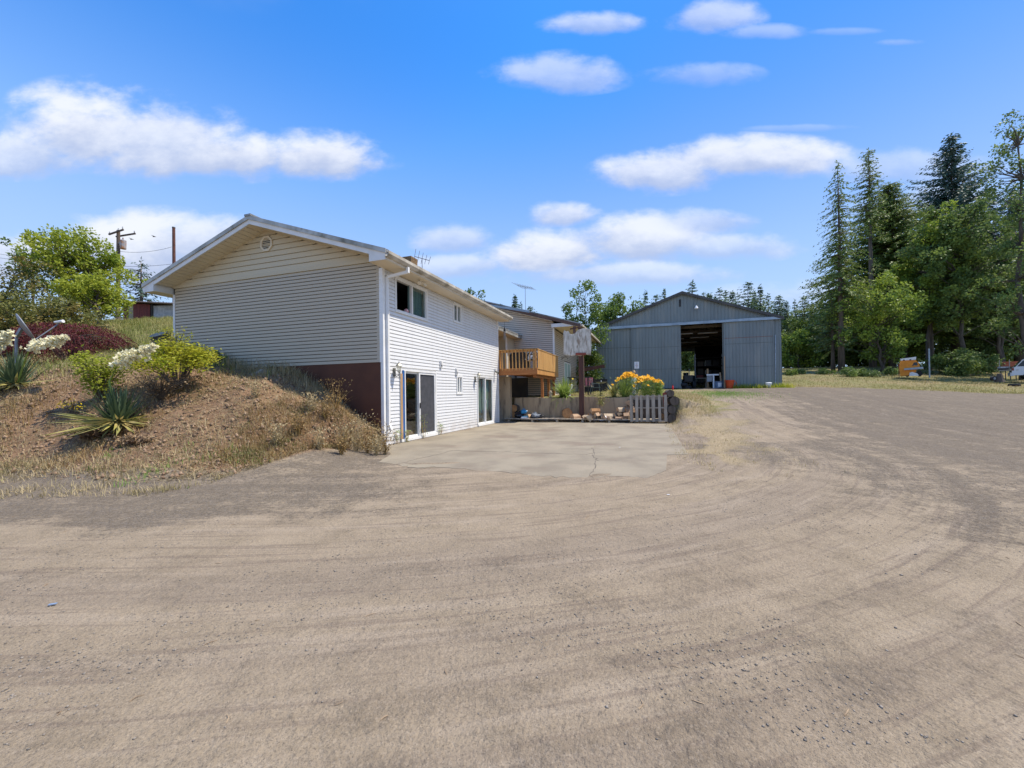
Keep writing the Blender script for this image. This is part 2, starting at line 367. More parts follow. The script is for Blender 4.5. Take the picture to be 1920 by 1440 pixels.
for q, t, z in ((9, 0, 0), (9, 4, .1), (10, 8, .5), (10, 12, .98), (10, 16, 1.32), (10, 20, 1.5), (16, 0, .0), (16, 4, .12), (16, 8, .45), (16, 12, .85), (16, 16, 1.2), (16, 21, 1.5), (8, 22, 1.55),
                (12, 26, 1.6), (6, 30, 1.9), (24, 0, 0), (24, 4, .08), (24, 10, .45), (24, 16, .85), (24, 22, 1.15), (30, 25, .95), (32, 18, .7), (32, 10, .3), (40, 20, .45), (45, 28, .95), (3, 22, 1.55), (3, 16, 1.3), (5, 14, 1.3), (2, 12, 1.2), (-3, 22, 3)):
    p = HP(q, t); ctl.append((p.x, p.y, z))
ctl += [(20, 36, 2.1), (30, 36, 2.35), (36, 45, 3.4), (46, 52, 4.2), (24, 45, 3.1), (40, 60, 4.7), (60, 60, 4.7), (0, 60, 4.5), (20, 60, 4.4), (80, 90, 5.6), (0, 90, 6), (60, 40, 2.6), (45, 33, 1.6),
        (100, 60, 4.5), (60, 20, .45), (40, 5, 0), (60, 0, 0), (30, -10, 0), (0, 35, 2.6), (5, 45, 3.3), (52, 36, 2.0), (70, 50, 3.6), (-30, 90, 9), (110, 110, 6.2)]
ctl = np.array(ctl, float)
def tps_fit(P):
    n = len(P); d = np.linalg.norm(P[:, None, :2] - P[None, :, :2], axis=2)
    K = np.where(d > 0, d * d * np.log(d + 1e-12), 0) + np.eye(n) * 1.5
    A = np.zeros((n + 3, n + 3)); A[:n, :n] = K; A[:n, n] = 1; A[:n, n + 1:] = P[:, :2]; A[n:, :n] = A[:n, n:].T
    return np.linalg.solve(A, np.concatenate([P[:, 2], [0, 0, 0]]))
tw = tps_fit(ctl)
def tps(x, y):
    out = np.empty(len(x))
    for i in range(0, len(x), 20000):
        xx, yy_ = x[i:i + 20000], y[i:i + 20000]
        d = np.sqrt((xx[:, None] - ctl[None, :, 0]) ** 2 + (yy_[:, None] - ctl[None, :, 1]) ** 2)
        out[i:i + 20000] = (d * d * np.log(d + 1e-12)) @ tw[:-3] + tw[-3] + tw[-2] * xx + tw[-1] * yy_
    return out
RW = 9.62   # t of the retaining wall
def ground_z(x, y):
    x = np.atleast_1d(np.asarray(x, float)); y = np.atleast_1d(np.asarray(y, float))
    shp = x.shape; x = x.ravel(); y = y.ravel()
    xc = np.clip(x, -60, 115); yc = np.clip(y, -10, 110)
    z = tps(xc, yc); z = np.where(np.hypot(x - xc, y - yc) > 0, z + np.hypot(x - xc, y - yc) * .004, z)
    z0 = z - .03; z = .5 * (z0 + np.sqrt(z0 * z0 + .03 ** 2))
    q = (x - HC.x) * HN.x + (y - HC.y) * HN.y; t = (x - HC.x) * HD.x + (y - HC.y) * HD.y
    ter = 1.12 + np.clip(t - RW, 0, 12) * .034
    k = (1 - sstep(q, 7.6, 9.8)) * (q > -1.0)
    z = np.where(t > RW + .12, z * (1 - k) + ter * k, z)
    kp = (1 - sstep(q, 7.75, 8.3)) * sstep(q, -.2, 0) * (t < RW + .12) * (.25 + .75 * sstep(t, -3.4, -.5)) * (t > -6)
    z = z * (1 - kp)
    # roughness of the bank and the field
    amp = sstep(z, .05, .6) * .20 * (1 - k * (t > RW)) * (1 - sstep(q, 6, 9) * .75)
    z = z + amp * (fbm(x * 1.3, y * 1.3, 3) - .5) * 1.6 + amp * .75 * (fbm(x * 4.5, y * 4.5, 9, 5) - .5)
    xp_ = x - .30 * np.clip(y - 13, 0, 60); tu_ = (np.maximum(xp_ + 3.5, 0) ** 2.4 + np.maximum(13.5 - y, 0) ** 2.4) ** (1 / 2.4)
    z = z + .035 * (fbm(tu_ * 1.9, (xp_ + y) * .12, 77, 3) - .5) * (1 - kp) * (z < .5) * (y < 30)
    z = z + .045 * (fbm(x * .9, y * .9, 21, 4) - .47) * (1 - kp)
    return z.reshape(shp)
def gz(x, y): return float(ground_z(x, y)[0])
def grow(a, b, step, g):
    out = [a]; 
    while abs(out[-1] - a) < abs(b - a): out.append(out[-1] + step * (1 if b > a else -1)); step *= g
    return out[1:]
xs = np.array(grow(-14.5, -700, .12, 1.07)[::-1] + list(np.arange(-14.5, 17.01, .11)) + grow(17.0, 700, .12, 1.06))
ys = np.array(grow(1.2, -30, .3, 1.25)[::-1] + list(np.arange(1.2, 25.01, .11)) + grow(25.0, 900, .13, 1.055))
GX, GY = np.meshgrid(xs, ys); nx, ny = len(xs), len(ys)
GZ = ground_z(GX.ravel(), GY.ravel()).reshape(ny, nx)
Q = (GX - HC.x) * HN.x + (GY - HC.y) * HN.y; Tt = (GX - HC.x) * HD.x + (GY - HC.y) * HD.y
def zones(x, y, q, t, z):
    """bank soil, grass cover, grey gravel: 0..1"""
    n1 = fbm(x * .9, y * .9, 31); n2 = fbm(x * .25, y * .25, 41)
    left = (1 - sstep(q, -.4, .8)) * (t < 3) + (t >= 3) * (1 - sstep(q, -2, -.5))
    bank = sstep(z + (n1 - .5) * .15, .07, .22) * left
    hill = left * sstep(z + (n1 - .5) * .9, 1.75, 2.5)
    yard = (t > RW + .1) * (q < 9.5) * (q > -1)
    fieldm = sstep(t + (n1 - .5) * 3 + (q - 16) * .07, 23.5, 25.5) * (q > -2)
    strip = sstep(q + (n1 - .5) * 2.2, 7.7, 8.5) * (1 - sstep(q + (n1 - .5) * 3.2 + np.clip(t - 9, 0, 9) * -.16, 8.6, 10.3)) * sstep(t + (n1 - .5) * 2, -1.8, 0) * (t < 19)
    slope = sstep(q + (n1 - .5), 7.6, 8.2) * (1 - sstep(q + (n1 - .5) * 2, 9.6, 11.0)) * sstep(t, 7.5, 9.5) * (t < 19)
    grass = np.clip(np.maximum.reduce([hill, yard * .85, fieldm, strip * .8, slope]), 0, 1)
    gl = (1 - sstep(x + (n1 - .5) * 2, -4.5, 1.5)) * sstep(y + (n1 - .5) * 1.8 + np.clip(-x - 4, 0, 6) * .12, 3.5, 4.9) * (1 - bank)
    gr = sstep(q + (n2 - .5) * 5, 9.5, 13.5) * sstep(t + (n2 - .5) * 8 + (q - 12) * .6, -6.5, -1.5)
    gr = np.maximum(gr * 1.0, sstep(t, 12, 16) * (q > 8) * .85)
    gr = np.maximum(gr, .72 * sstep(x + (n2 - .5) * 5, 1.6, 5.0) * (y < 10) * sstep(y, 1.6, 3.2))
    gl = np.maximum(gl, .95 * np.exp(-((q - .5) / 2.2) ** 2 - ((t + 3.1 + (n1 - .5)) / .8) ** 2))
    gravel = np.clip(np.maximum(np.maximum(gl * .9, gr), .24), 0, 1) * (1 - fieldm)
    return bank, grass, gravel, np.clip(fieldm + 0, 0, 1), strip
zb = zones(GX, GY, Q, Tt, GZ)
Xp = GX - .30 * np.clip(GY - 13, 0, 60)
TU = (np.maximum(Xp + 3.5, 0) ** 2.4 + np.maximum(13.5 - GY, 0) ** 2.4) ** (1 / 2.4)
TV = np.where(GY > 13.5, GY * 1.0, Xp * .7 - (13.5 - GY) * -.35)
TV = Xp + GY
def ground_mat():
    m = bpy.data.materials.new('ground_earth'); m.use_nodes = True; T = NT(m.node_tree); T.N.clear()
    A = lambda nm: T.n('ShaderNodeAttribute', out=2, attribute_name=nm)
    pos = T.n('ShaderNodeNewGeometry', out=0)
    bank, grass, gravel, field, strip, tu, tv = [A(k) for k in ('bank', 'grass', 'gravel', 'field', 'strip', 'tu', 'tv')]
    tvec = T.n('ShaderNodeCombineXYZ', {0: T.m('MULTIPLY', tu, 1.0), 1: T.m('MULTIPLY', tv, .07), 2: 0.0})
    tr1 = T.noise(tvec, 1.5, 6, .62); tr2 = T.noise(tvec, 5.0, 4, .6)
    big = T.noise(pos, .33, 5, .6); mid = T.noise(pos, 2.2, 6, .62); fine = T.noise(pos, 16, 6, .65); grit = T.noise(pos, 70, 4, .7)
    vor = T.n('ShaderNodeTexVoronoi', {'Vector': pos, 'Scale': 38.0, 'Randomness': 1.0}, out=None)
    dirt = T.mix(T.ss(mid, .3, .72), (.322, .256, .176), (.252, .199, .134))
    dirt = T.mix(T.m('MULTIPLY', T.ss(tr1, .48, .66), .42), dirt, (.165, .126, .092))
    dirt = T.mix(T.m('MULTIPLY', T.ss(T.noise(tvec, .8, 3), .5, .62), .35), dirt, (.185, .148, .115))
    dirt = T.mix(T.m('MULTIPLY', T.ss(tr2, .5, .7), .5), dirt, (.36, .292, .215))
    tr3 = T.noise(T.n('ShaderNodeCombineXYZ', {0: tu, 1: T.m('MULTIPLY', tv, .035), 2: 4.0}), 15.0, 4, .6)
    dirt = T.mix(T.m('MULTIPLY', T.ss(tr3, .52, .64), .6), dirt, (.185, .142, .104))
    peb = T.noise(pos, 150, 2, .5)
    dirt = T.mix(T.m('MULTIPLY', T.ss(big, .52, .72), .22), dirt, (.215, .165, .12))
    gcol = T.mix(T.ss(fine, .35, .65), (.150, .123, .090), (.088, .071, .053))
    gcol = T.mix(T.m('MULTIPLY', T.ss(vor.outputs['Color'], .5, .9), .5), gcol, (.20, .178, .153))
    gm = T.m('ADD', gravel, T.m('MULTIPLY', T.m('SUBTRACT', tr1, .5), 1.7))
    gm = T.m('ADD', gm, T.m('MULTIPLY', T.m('SUBTRACT', mid, .5), 1.3))
    gm = T.m('ADD', gm, T.m('MULTIPLY', T.m('SUBTRACT', fine, .5), 1.6))
    gm = T.m('MULTIPLY', T.ss(gm, .30, 1.0), T.ss(gravel, .02, .4))
    c = T.mix(T.m('MULTIPLY', gm, .76), dirt, gcol)
    v2 = T.n('ShaderNodeTexVoronoi', {'Vector': pos, 'Scale': 115.0, 'Randomness': 1.0}, out=1)
    vb = T.n('ShaderNodeSeparateXYZ', {0: v2}, out=0)
    c = T.mix(T.m('MULTIPLY', T.ss(vb, .68, 1.0), .3), c, (.13, .105, .082))
    c = T.mix(T.m('MULTIPLY', T.m('SUBTRACT', 1.0, T.ss(vb, .0, .3)), .22), c, (.43, .355, .27))
    # specks of small dark stones everywhere
    c = T.mix(T.m('MULTIPLY', T.ss(grit, .56, .68), .6), c, (.105, .084, .064))
    c = T.mix(T.m('MULTIPLY', T.ss(fine, .62, .78), .3), c, (.145, .11, .082))
    c = T.mix(T.m('MULTIPLY', T.ss(peb, .60, .70), .55), c, (.085, .07, .055))
    soil = T.mix(T.ss(mid, .3, .7), (.25, .155, .09), (.155, .093, .053))
    soil = T.mix(T.m('MULTIPLY', T.ss(fine, .5, .7), .6), soil, (.36, .28, .18))
    soil = T.mix(T.m('MULTIPLY', T.ss(grit, .55, .7), .5), soil, (.085, .052, .032))
    c = T.mix(T.ss(T.m('ADD', bank, T.m('MULTIPLY', T.m('SUBTRACT', fine, .5), .8)), .3, .7), c, soil)
    gr1 = T.mix(T.ss(mid, .35, .65), (.24, .205, .095), (.15, .15, .055))
    gr1 = T.mix(T.m('MULTIPLY', T.ss(big, .45, .6), .6), gr1, (.26, .19, .105))
    gr1 = T.mix(T.m('MULTIPLY', T.ss(fine, .45, .7), .5), gr1, (.13, .125, .045))
    straw = T.mix(T.ss(fine, .35, .65), (.36, .285, .175), (.24, .185, .115))
    gr1 = T.mix(strip, gr1, straw)
    c = T.mix(T.ss(T.m('ADD', grass, T.m('MULTIPLY', T.m('SUBTRACT', fine, .5), .9)), .35, .75), c, gr1)
    tread = T.m('SINE', T.m('MULTIPLY', tv, 55.0))
    tmask = T.m('MULTIPLY', T.ss(T.noise(tvec, 2.6, 1), .58, .64), T.ss(big, .45, .6))
    h = T.m('ADD', T.m('MULTIPLY', grit, .28), T.m('MULTIPLY', fine, .55))
    h = T.m('ADD', h, T.m('MULTIPLY', mid, .9))
    h = T.m('ADD', h, T.m('MULTIPLY', tr1, 1.6))
    h = T.m('ADD', h, T.m('MULTIPLY', T.m('MULTIPLY', tread, tmask), .12))
    h = T.m('ADD', h, T.m('MULTIPLY', T.m('SUBTRACT', 1.0, vor.outputs['Distance']), T.m('MULTIPLY', gm, .35)))
    h = T.m('ADD', h, T.m('MULTIPLY', T.noise(pos, 30, 3, .6), .35))
    nrm = T.n('ShaderNodeBump', {'Strength': .85, 'Distance': .045, 'Height': h})
    bs = T.n('ShaderNodeBsdfPrincipled', {'Base Color': c, 'Roughness': .92, 'Specular IOR Level': .15, 'Normal': nrm})
    T.L.new(bs, T.n('ShaderNodeOutputMaterial', out=None).inputs[0]); return m
M['ground'] = ground_mat()
def vertex_normals(Xg, Yg, Zg):
    gx = np.gradient(Zg, axis=1) / np.gradient(Xg, axis=1); gy = np.gradient(Zg, axis=0) / np.gradient(Yg, axis=0)
    N = np.stack([-gx, -gy, np.ones_like(gx)], -1); return N / np.linalg.norm(N, axis=-1, keepdims=True)
NRM = vertex_normals(GX, GY, GZ).reshape(-1, 3)
Vall = np.stack([GX, GY, GZ], -1).reshape(-1, 3)
ii = (np.arange(ny - 1)[:, None] * nx + np.arange(nx - 1)[None, :]).ravel()
Fall = np.stack([ii, ii + 1, ii + nx + 1, ii + nx], 1)
fq = Q.ravel()[ii]; ft = Tt.ravel()[ii]; fz = GZ.ravel()[ii]
isbank = ((zb[0].ravel()[ii] > .5) | ((fq < -1.0) & (ft > -2.0))) & (fq < .5)
isfield = (zb[3].ravel()[ii] > .5) & ~isbank
attrs = dict(bank=zb[0], grass=zb[1], gravel=zb[2], field=zb[3], strip=zb[4], tu=TU, tv=TV)
for nm, sel in (('driveway', ~isbank & ~isfield), ('bank', isbank), ('field', isfield)):
    F = Fall[sel]; used = np.unique(F); rem = np.zeros(len(Vall), np.int64); rem[used] = np.arange(len(used))
    me = mesh_np(nm, Vall[used], rem[F])
    for k, a in attrs.items():
        at_ = me.attributes.new(k, 'FLOAT', 'POINT'); at_.data.foreach_set('value', a.ravel()[used].astype(np.float32))
    me.polygons.foreach_set('use_smooth', np.ones(len(me.polygons), bool))
    me.normals_split_custom_set_from_vertices([tuple(n) for n in NRM[used]])
    o = link(nm, me, M['ground']); o['kind'] = 'structure'

# ------------------------------------------------------------------ concrete pad
def padpoly():
    P = []
    def w(p): q = Vector((p.x - HC.x, p.y - HC.y, 0)); return (q.dot(HN), q.dot(HD))
    pr = w(atz(1291, 852, 0)); nt = w(atz(1251, 853, 0)); fr = w(atz(1249, 882, 0))
    front = [w(atz(px, py, 0)) for px, py in ((1215, 896), (1160, 892), (1090, 897), (1020, 893), (950, 886), (880, 880), (820, 876), (775, 878), (748, 872))]
    pts = [(.02, RW), (7.6, RW)] + [(pr[0], pr[1]), nt, fr]
    last = fr
    for a in front:
        for j in range(1, 7):
            f = j / 6; qq = last[0] + (a[0] - last[0]) * f; tt = last[1] + (a[1] - last[1]) * f
            pts.append((qq, tt + (random.random() - .5) * .13))
        last = a
    pts += [(.02, pts[-1][1] + .5)]
    return pts
pad = thing('concrete_pad', None, None, HC, -YAW); pad['kind'] = 'structure'
pp = padpoly()
MB().prism(pp, -.12, .006, 'z').build('slab', M['concrete'], pad, kind='structure')
crk = MB()
def crack(pts, w):
    for a, b in zip(pts[:-1], pts[1:]):
        n_ = max(2, int((Vector(b) - Vector(a)).length / .12)); last = None
        for i in range(n_ + 1):
            f = i / n_; p = Vector(a).lerp(Vector(b), f) + Vector((random.uniform(-.04, .04), random.uniform(-.04, .04)))
            if last is not None: crk.bar((last.x, last.y, .0075), (p.x, p.y, .0075), w * random.uniform(.4, 1.3), .003)
            last = p
def hq(px, py):
    p = atz(px, py, .03); r = Vector((p.x - HC.x, p.y - HC.y, 0)); return (r.dot(HN), r.dot(HD))
crack([hq(1112, 838), hq(1113, 850), hq(1119, 862), hq(1108, 892)], .013)
crack([hq(745, 868), hq(850, 843), hq(960, 846)], .010)
crack([hq(960, 846), hq(1100, 850), hq(1112, 848)], .006)
crk.build('crack', mat('crack_dirt', (.10, .08, .06)), pad)

# ------------------------------------------------------------------ buildings: helpers
def wall_cells(u0, u1, z0, z1, holes):
    us = sorted({u0, u1, *[h[0] for h in holes], *[h[1] for h in holes]}); zs = sorted({z0, z1, *[h[2] for h in holes], *[h[3] for h in holes]})
    out = []
    for z_a, z_b in zip(zs[:-1], zs[1:]):
        run = None
        for a, b in zip(us[:-1], us[1:]):
            cu, cz = (a + b) / 2, (z_a + z_b) / 2
            hole = any(h[0] < cu < h[1] and h[2] < cz < h[3] for h in holes)
            if hole:
                if run: out.append((*run, z_a, z_b)); run = None
            else: run = (run[0], b) if run else (a, b)
        if run: out.append((*run, z_a, z_b))
    return out
GRV = .021
def board_mesh(h, proud=.024):
    b = MB(); P = [(0, 0), (-proud, 0), (-proud * .62, h - GRV), (0, h - GRV)]
    b.add([(0, y, z) for y, z in P] + [(1, y, z) for y, z in P], [(0, 1, 2, 3), (7, 6, 5, 4), (0, 4, 5, 1), (1, 5, 6, 2), (2, 6, 7, 3), (3, 7, 4, 0)])
    me = bpy.data.meshes.new('siding_board'); me.from_pydata(b.v, [], b.f); me.update(); return me
def lap_siding(parent, me, mt, u0, u1, z0, z1, h, holes, place, name='siding_board', clip=None, joints=True):
    """one board object per course and run between openings; place(u, z) -> (location, rz) in the parent's frame"""
    z = z0
    if not me.materials: me.materials.append(mt)
    while z < z1 - .01:
        zc = z + h * .5; a, b = u0, u1
        if clip:
            a, b = clip(z + h * .2)
            if b - a < .1: z += h; continue
        segs = [(a, b)]
        for (ha, hb, hz0, hz1) in holes:
            if hz0 < zc < hz1:
                ns = []
                for s in segs:
                    if hb <= s[0] or ha >= s[1]: ns.append(s); continue
                    if ha > s[0]: ns.append((s[0], ha))
                    if hb < s[1]: ns.append((hb, s[1]))
                segs = ns
        sg = []
        for s in segs:
            if s[1] - s[0] > 2.6 and joints:
                c = s[0] + (s[1] - s[0]) * random.uniform(.22, .78); sg += [(s[0], c), (c + .003, s[1])]
            else: sg.append(s)
        for s in sg:
            if s[1] - s[0] < .03: continue
            o = bpy.data.objects.new(name, me); col.objects.link(o); o.parent = parent
            loc, rz = place(s[0], z); o.location = Vector(loc) + Vector((0, 0, random.uniform(-.0015, .0015))); o.rotation_euler = (random.uniform(-.02, .02), 0, rz); o.scale = (s[1] - s[0], 1, min(1, (z1 - z) / h))
        z += h

# ------------------------------------------------------------------ main house
WD, LN, ZT, ZS, ZTR = 8.311, 8.257, 4.84, 2.284, 5.04
OV, OE = .55, .53          # rake and eave overhang
ZR = 6.64; SL = (ZR - 5.10) / (WD / 2 + OE)
house = thing('house', 'white lap-sided house with a grey gable end and brown foundation beside the concrete pad', 'house', HC, -YAW)
DOORS = [(.734, 1.866), (5.914, 1.573)]
holesR = [(s, s + w, 0.0, 2.09) for s, w in DOORS] + [(.55, 2.12, 3.80, 4.74), (3.945, 4.50, 4.095, 4.736), (4.12, 4.50, 1.42, 2.03)]
wr = MB()
for a, b, z0, z1 in wall_cells(0, LN, -.2, 4.86, holesR): wr.box(-.2, -.002, a, b, z0, z1)
wallR = wr.build('wall', M['trim'], house, label='long white wall with the sliding doors, half in the shade of the eave')
PI2 = math.pi / 2
bm4 = board_mesh(.1034)
lap_siding(wallR, bm4, M['siding'], .055, LN - .03, .02, ZT - .01, .1034, [(a - .05, b + .05, c - .05, d + .05) for a, b, c, d in holesR], lambda u, z: ((0, u, z), PI2))
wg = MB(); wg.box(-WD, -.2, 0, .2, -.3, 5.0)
M['gap'] = mat('siding_lap_shade', (.17, .15, .12), (.13, .115, .095), 3, .8)  # shade under each board's lip, put into the dark backing colour
wallG = wg.build('gable_wall', M['gap'], house, label='grey gable end wall in shade, cream above the trim board')  # the 'gap' backing colour carries the shade under the board lips
bmg = board_mesh(.1021)
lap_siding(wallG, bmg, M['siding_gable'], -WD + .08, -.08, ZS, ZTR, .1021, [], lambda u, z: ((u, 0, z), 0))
bmc = board_mesh(.165, .030)
def gclip(z):
    hw = max(0, (ZR - .20 - z) / SL); return (-WD / 2 - hw, -WD / 2 + hw)
MB().prism([(-WD + .0, 5.0), (0, 5.0), (-WD / 2, 5.0 + WD / 2 * SL)], .003, .1).build('gable_backing', M['cream'], house)
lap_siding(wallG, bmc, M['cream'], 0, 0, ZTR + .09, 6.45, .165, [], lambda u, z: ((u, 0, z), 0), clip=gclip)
boxpart('trim_board', M['cream'], house, -WD + .02, -.02, -.045, 0, ZTR - .005, ZTR + .095)
boxpart('foundation', M['found'], house, -WD + .03, -.09, -.012, .18, -.3, ZS - .004)
# hollow back walls so the rooms are dark
boxpart('back_wall', M['siding'], house, -WD, -.2, LN - .2, LN, -.3, 5.0)
boxpart('left_wall', M['siding'], house, -WD, -WD + .2, .2, LN - .2, -.3, 5.0)
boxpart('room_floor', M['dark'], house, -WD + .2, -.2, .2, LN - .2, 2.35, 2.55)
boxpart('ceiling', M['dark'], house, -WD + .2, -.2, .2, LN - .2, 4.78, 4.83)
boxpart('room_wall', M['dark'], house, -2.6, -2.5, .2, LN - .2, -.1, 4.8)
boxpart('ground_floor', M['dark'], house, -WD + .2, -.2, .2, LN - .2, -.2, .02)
# corner boards
for (a, b, c, d, z0, z1, lb) in ((-.09, .0, -.028, .0, ZS - .01, ZT, None), (.0, .026, -.028, .075, .02, ZT, None), (-WD - .02, -WD + .07, -.028, .06, 1.2, ZT, None), (.0, .024, LN - .07, LN + .024, .02, ZT, None), (-.06, 0, -.02, 0, 0, ZS - .012, None)):
    boxpart('corner_board', M['vinyl'] if a > -1 else M['trim'], house, a, b, c, d, z0, z1)
# roof: two slopes, fascia, flashing, soffits
def slab(mb, q0, z0, q1, z1, t0, t1, th):
    mb.hexa([(q0, t0, z0 - th), (q1, t0, z1 - th), (q1, t1, z1 - th), (q0, t1, z0 - th), (q0, t0, z0), (q1, t0, z1), (q1, t1, z1), (q0, t1, z0)])
QM = -WD / 2; QE = OE; QL = -WD - OE; ZE = 5.10
r = MB(); slab(r, QM, ZR, QE + .03, ZE - .03 * SL, -OV - .02, LN + .35, .05)
roofR = r.build('roof', M['roofmetal'], house)
r = MB(); slab(r, QM, ZR, QL - .03, ZE - .03 * SL, -OV - .02, LN + .35, .05); r.build('roof', M['roofmetal'], house)
r = MB()
for i in range(19):
    tt = -OV + .1 + i * .48; r.hexa([(QM, tt, ZR), (QE, tt, ZE), (QE, tt + .035, ZE), (QM, tt + .035, ZR), (QM, tt, ZR + .03), (QE, tt, ZE + .03), (QE, tt + .035, ZE + .03), (QM, tt + .035, ZR + .03)])
r.build('seam', M['roofmetal'], roofR, kind='stuff')
boxpart('ridge_cap', M['roofmetal'], house, QM - .12, QM + .12, -OV - .05, LN + .36, ZR - .01, ZR + .045)
for sgn in (1, -1):
    qe = QE if sgn > 0 else QL
    f = MB(); slab(f, QM, ZR - .055, qe, ZE - .055, -OV, -OV + .035, .17); f.build('rake_fascia', M['trim'], house)
    f = MB(); slab(f, QM, ZR + .02, qe + sgn * .03, ZE + .01, -OV - .032, -OV - .002, .115); f.build('rake_flashing', M['flash'], house)
    # sloped soffit strips under the rake
    nb = 26
    for i in range(nb):
        a0, a1 = i / nb, (i + 1) / nb - .004
        if (QM + (qe - QM) * a1) * sgn > (0 if sgn > 0 else WD) + .0: break
        q0, q1 = QM + (qe - QM) * a0, QM + (qe - QM) * a1
        z0, z1 = ZR + (ZE - ZR) * a0 - .215, ZR + (ZE - ZR) * a1 - .215
        f = MB(); f.hexa([(q0, -OV + .036, z0), (q1, -OV + .036, z1), (q1, .02, z1), (q0, .02, z0), (q0, -OV + .036, z0 + .02), (q1, -OV + .036, z1 + .02), (q1, .02, z1 + .02), (q0, .02, z0 + .02)])
        f.build('soffit_panel', M['soffit'], house)
    # boxed eave return
    q0, q1 = (qe, qe - sgn * .50)
    poly = [(q0, 4.84), (q1, 4.84), (q1, ZE - .06 + .5 * SL), (q0, ZE - .06)]
    MB().prism(poly, -OV - .004, -OV + .02).build('eave_return', M['trim'], house)
    MB().box(min(q1, q1 + sgn * .02), max(q1, q1 + sgn * .02), -OV + .021, .0, 4.845, ZE - .06 + .48 * SL).build('eave_return', M['trim'], house)
    e0, e1 = (0.002, QE - .01) if sgn > 0 else (QL + .01, -WD - .002)
    boxpart('eave_soffit', M['soffit'], house, min(e0, e1), max(e0, e1), -OV + .022, LN + .33, 4.84, 4.86)
    boxpart('eave_fascia', M['trim'], house, min(qe - sgn * .03, qe), max(qe - sgn * .03, qe), -OV + .022, LN + .33, 4.862, ZE - .06)
gp = MB(); gprof = [(QE + .003, 4.90), (QE + .075, 4.90), (QE + .125, 4.97), (QE + .125, 5.05), (QE + .11, 5.05), (QE + .11, 4.975), (QE + .07, 4.915), (QE + .003, 4.915)]
gp.prism(gprof, -OV - .03, LN + .37); gp.build('gutter', M['gutter'], house)
d = MB(); d.box(QE + .02, QE + .09, .28, .35, 4.74, 4.9); d.bar((QE + .055, .315, 4.77), (.07, .115, 4.62), .06, .075); d.box(.03, .10, .08, .15, .55, 4.63); d.bar((.065, .115, .57), (.16, .1, .42), .06, .075)
d.build('downspout', M['vinyl'], house)
# gable vent
gv = MB(); R8 = .25
oc = [(QM + .03 + R8 * math.cos(math.pi / 8 + i * math.pi / 4), 6.02 + R8 * math.sin(math.pi / 8 + i * math.pi / 4)) for i in range(8)]
ic = [(QM + .03 + (x - QM - .03) * .74, 6.02 + (z - 6.02) * .74) for x, z in oc]
for i in range(8):
    j = (i + 1) % 8; gv.hexa([(oc[i][0], -.06, oc[i][1]), (oc[j][0], -.06, oc[j][1]), (ic[j][0], -.06, ic[j][1]), (ic[i][0], -.06, ic[i][1]), (oc[i][0], -.02, oc[i][1]), (oc[j][0], -.02, oc[j][1]), (ic[j][0], -.02, ic[j][1]), (ic[i][0], -.02, ic[i][1])])
vent = gv.build('gable_vent', M['soffit'], house)
MB().prism(ic, -.024, -.019).build('vent_screen', M['dark'], vent)
for i in range(7):
    z = 6.02 - .165 + i * .05; w = .185 if abs(z - 6.02) < .09 else .13
    MB().hexa([(QM + .03 - w, -.052, z), (QM + .03 + w, -.052, z), (QM + .03 + w, -.026, z + .03), (QM + .03 - w, -.026, z + .03), (QM + .03 - w, -.052, z + .008), (QM + .03 + w, -.052, z + .008), (QM + .03 + w, -.026, z + .038), (QM + .03 - w, -.026, z + .038)]).build('slat', M['soffit'], vent)
# windows and doors in the long wall
def frame_parts(parent, name, s0, s1, z0, z1, w, x0, x1, mt):
    f = MB(); f.box(x0, x1, s0, s0 + w, z0, z1); f.box(x0, x1, s1 - w, s1, z0, z1); f.box(x0, x1, s0 + w, s1 - w, z1 - w, z1); f.box(x0, x1, s0 + w, s1 - w, z0, z0 + w)
    return f.build(name, mt, parent)
def window(s0, s1, z0, z1, open_side=None, fw=.05, curtain=None):
    t = frame_parts(house, 'window', s0 - .05, s1 + .05, z0 - .05, z1 + .05, .06, -.04, .042, M['vinyl'])
    frame_parts(t, 'frame', s0 + .011, s1 - .011, z0 + .011, z1 - .011, .03, -.06, .02, M['vinyl'])
    mid = (s0 + s1) / 2
    boxpart('mullion', M['vinyl'], t, -.05, .03, mid - .03, mid + .03, z0 + .041, z1 - .041)
    for i, (a, b) in enumerate(((s0 + .042, mid - .031), (mid + .031, s1 - .042))):
        if open_side == i: continue
        boxpart('pane', M['glass'], t, -.02, -.014, a, b, z0 + .042, z1 - .042)
        if curtain and curtain[i]: boxpart('curtain', curtain[i], t, -.16, -.13, a, b, z0 + .03, z1 - .03)
    return t
wU = window(.55, 2.12, 3.80, 4.74, 0, curtain=(None, mat('curtain_teal', (.20, .30, .29), (.12, .20, .20), 4, .9, stretch=(1, 8, .4))))
MB().lathe([(.02, 0), (.07, .02), (.08, .08), (.05, .13), (.01, .15)], 10, (-.08, 1.17, 3.83)).build('flower_pot', mat('red_ornament', (.55, .06, .06), (.7, .6, .58), 20), wU)
window(3.945, 4.50, 4.095, 4.736, None, curtain=(mat('curtain_tan', (.35, .25, .16)), mat('curtain_grey', (.16, .18, .19))))
window(4.12, 4.50, 1.42, 2.03, None, curtain=(mat('blind_grey', (.38, .42, .40)), mat('blind_grey2', (.30, .36, .35))))
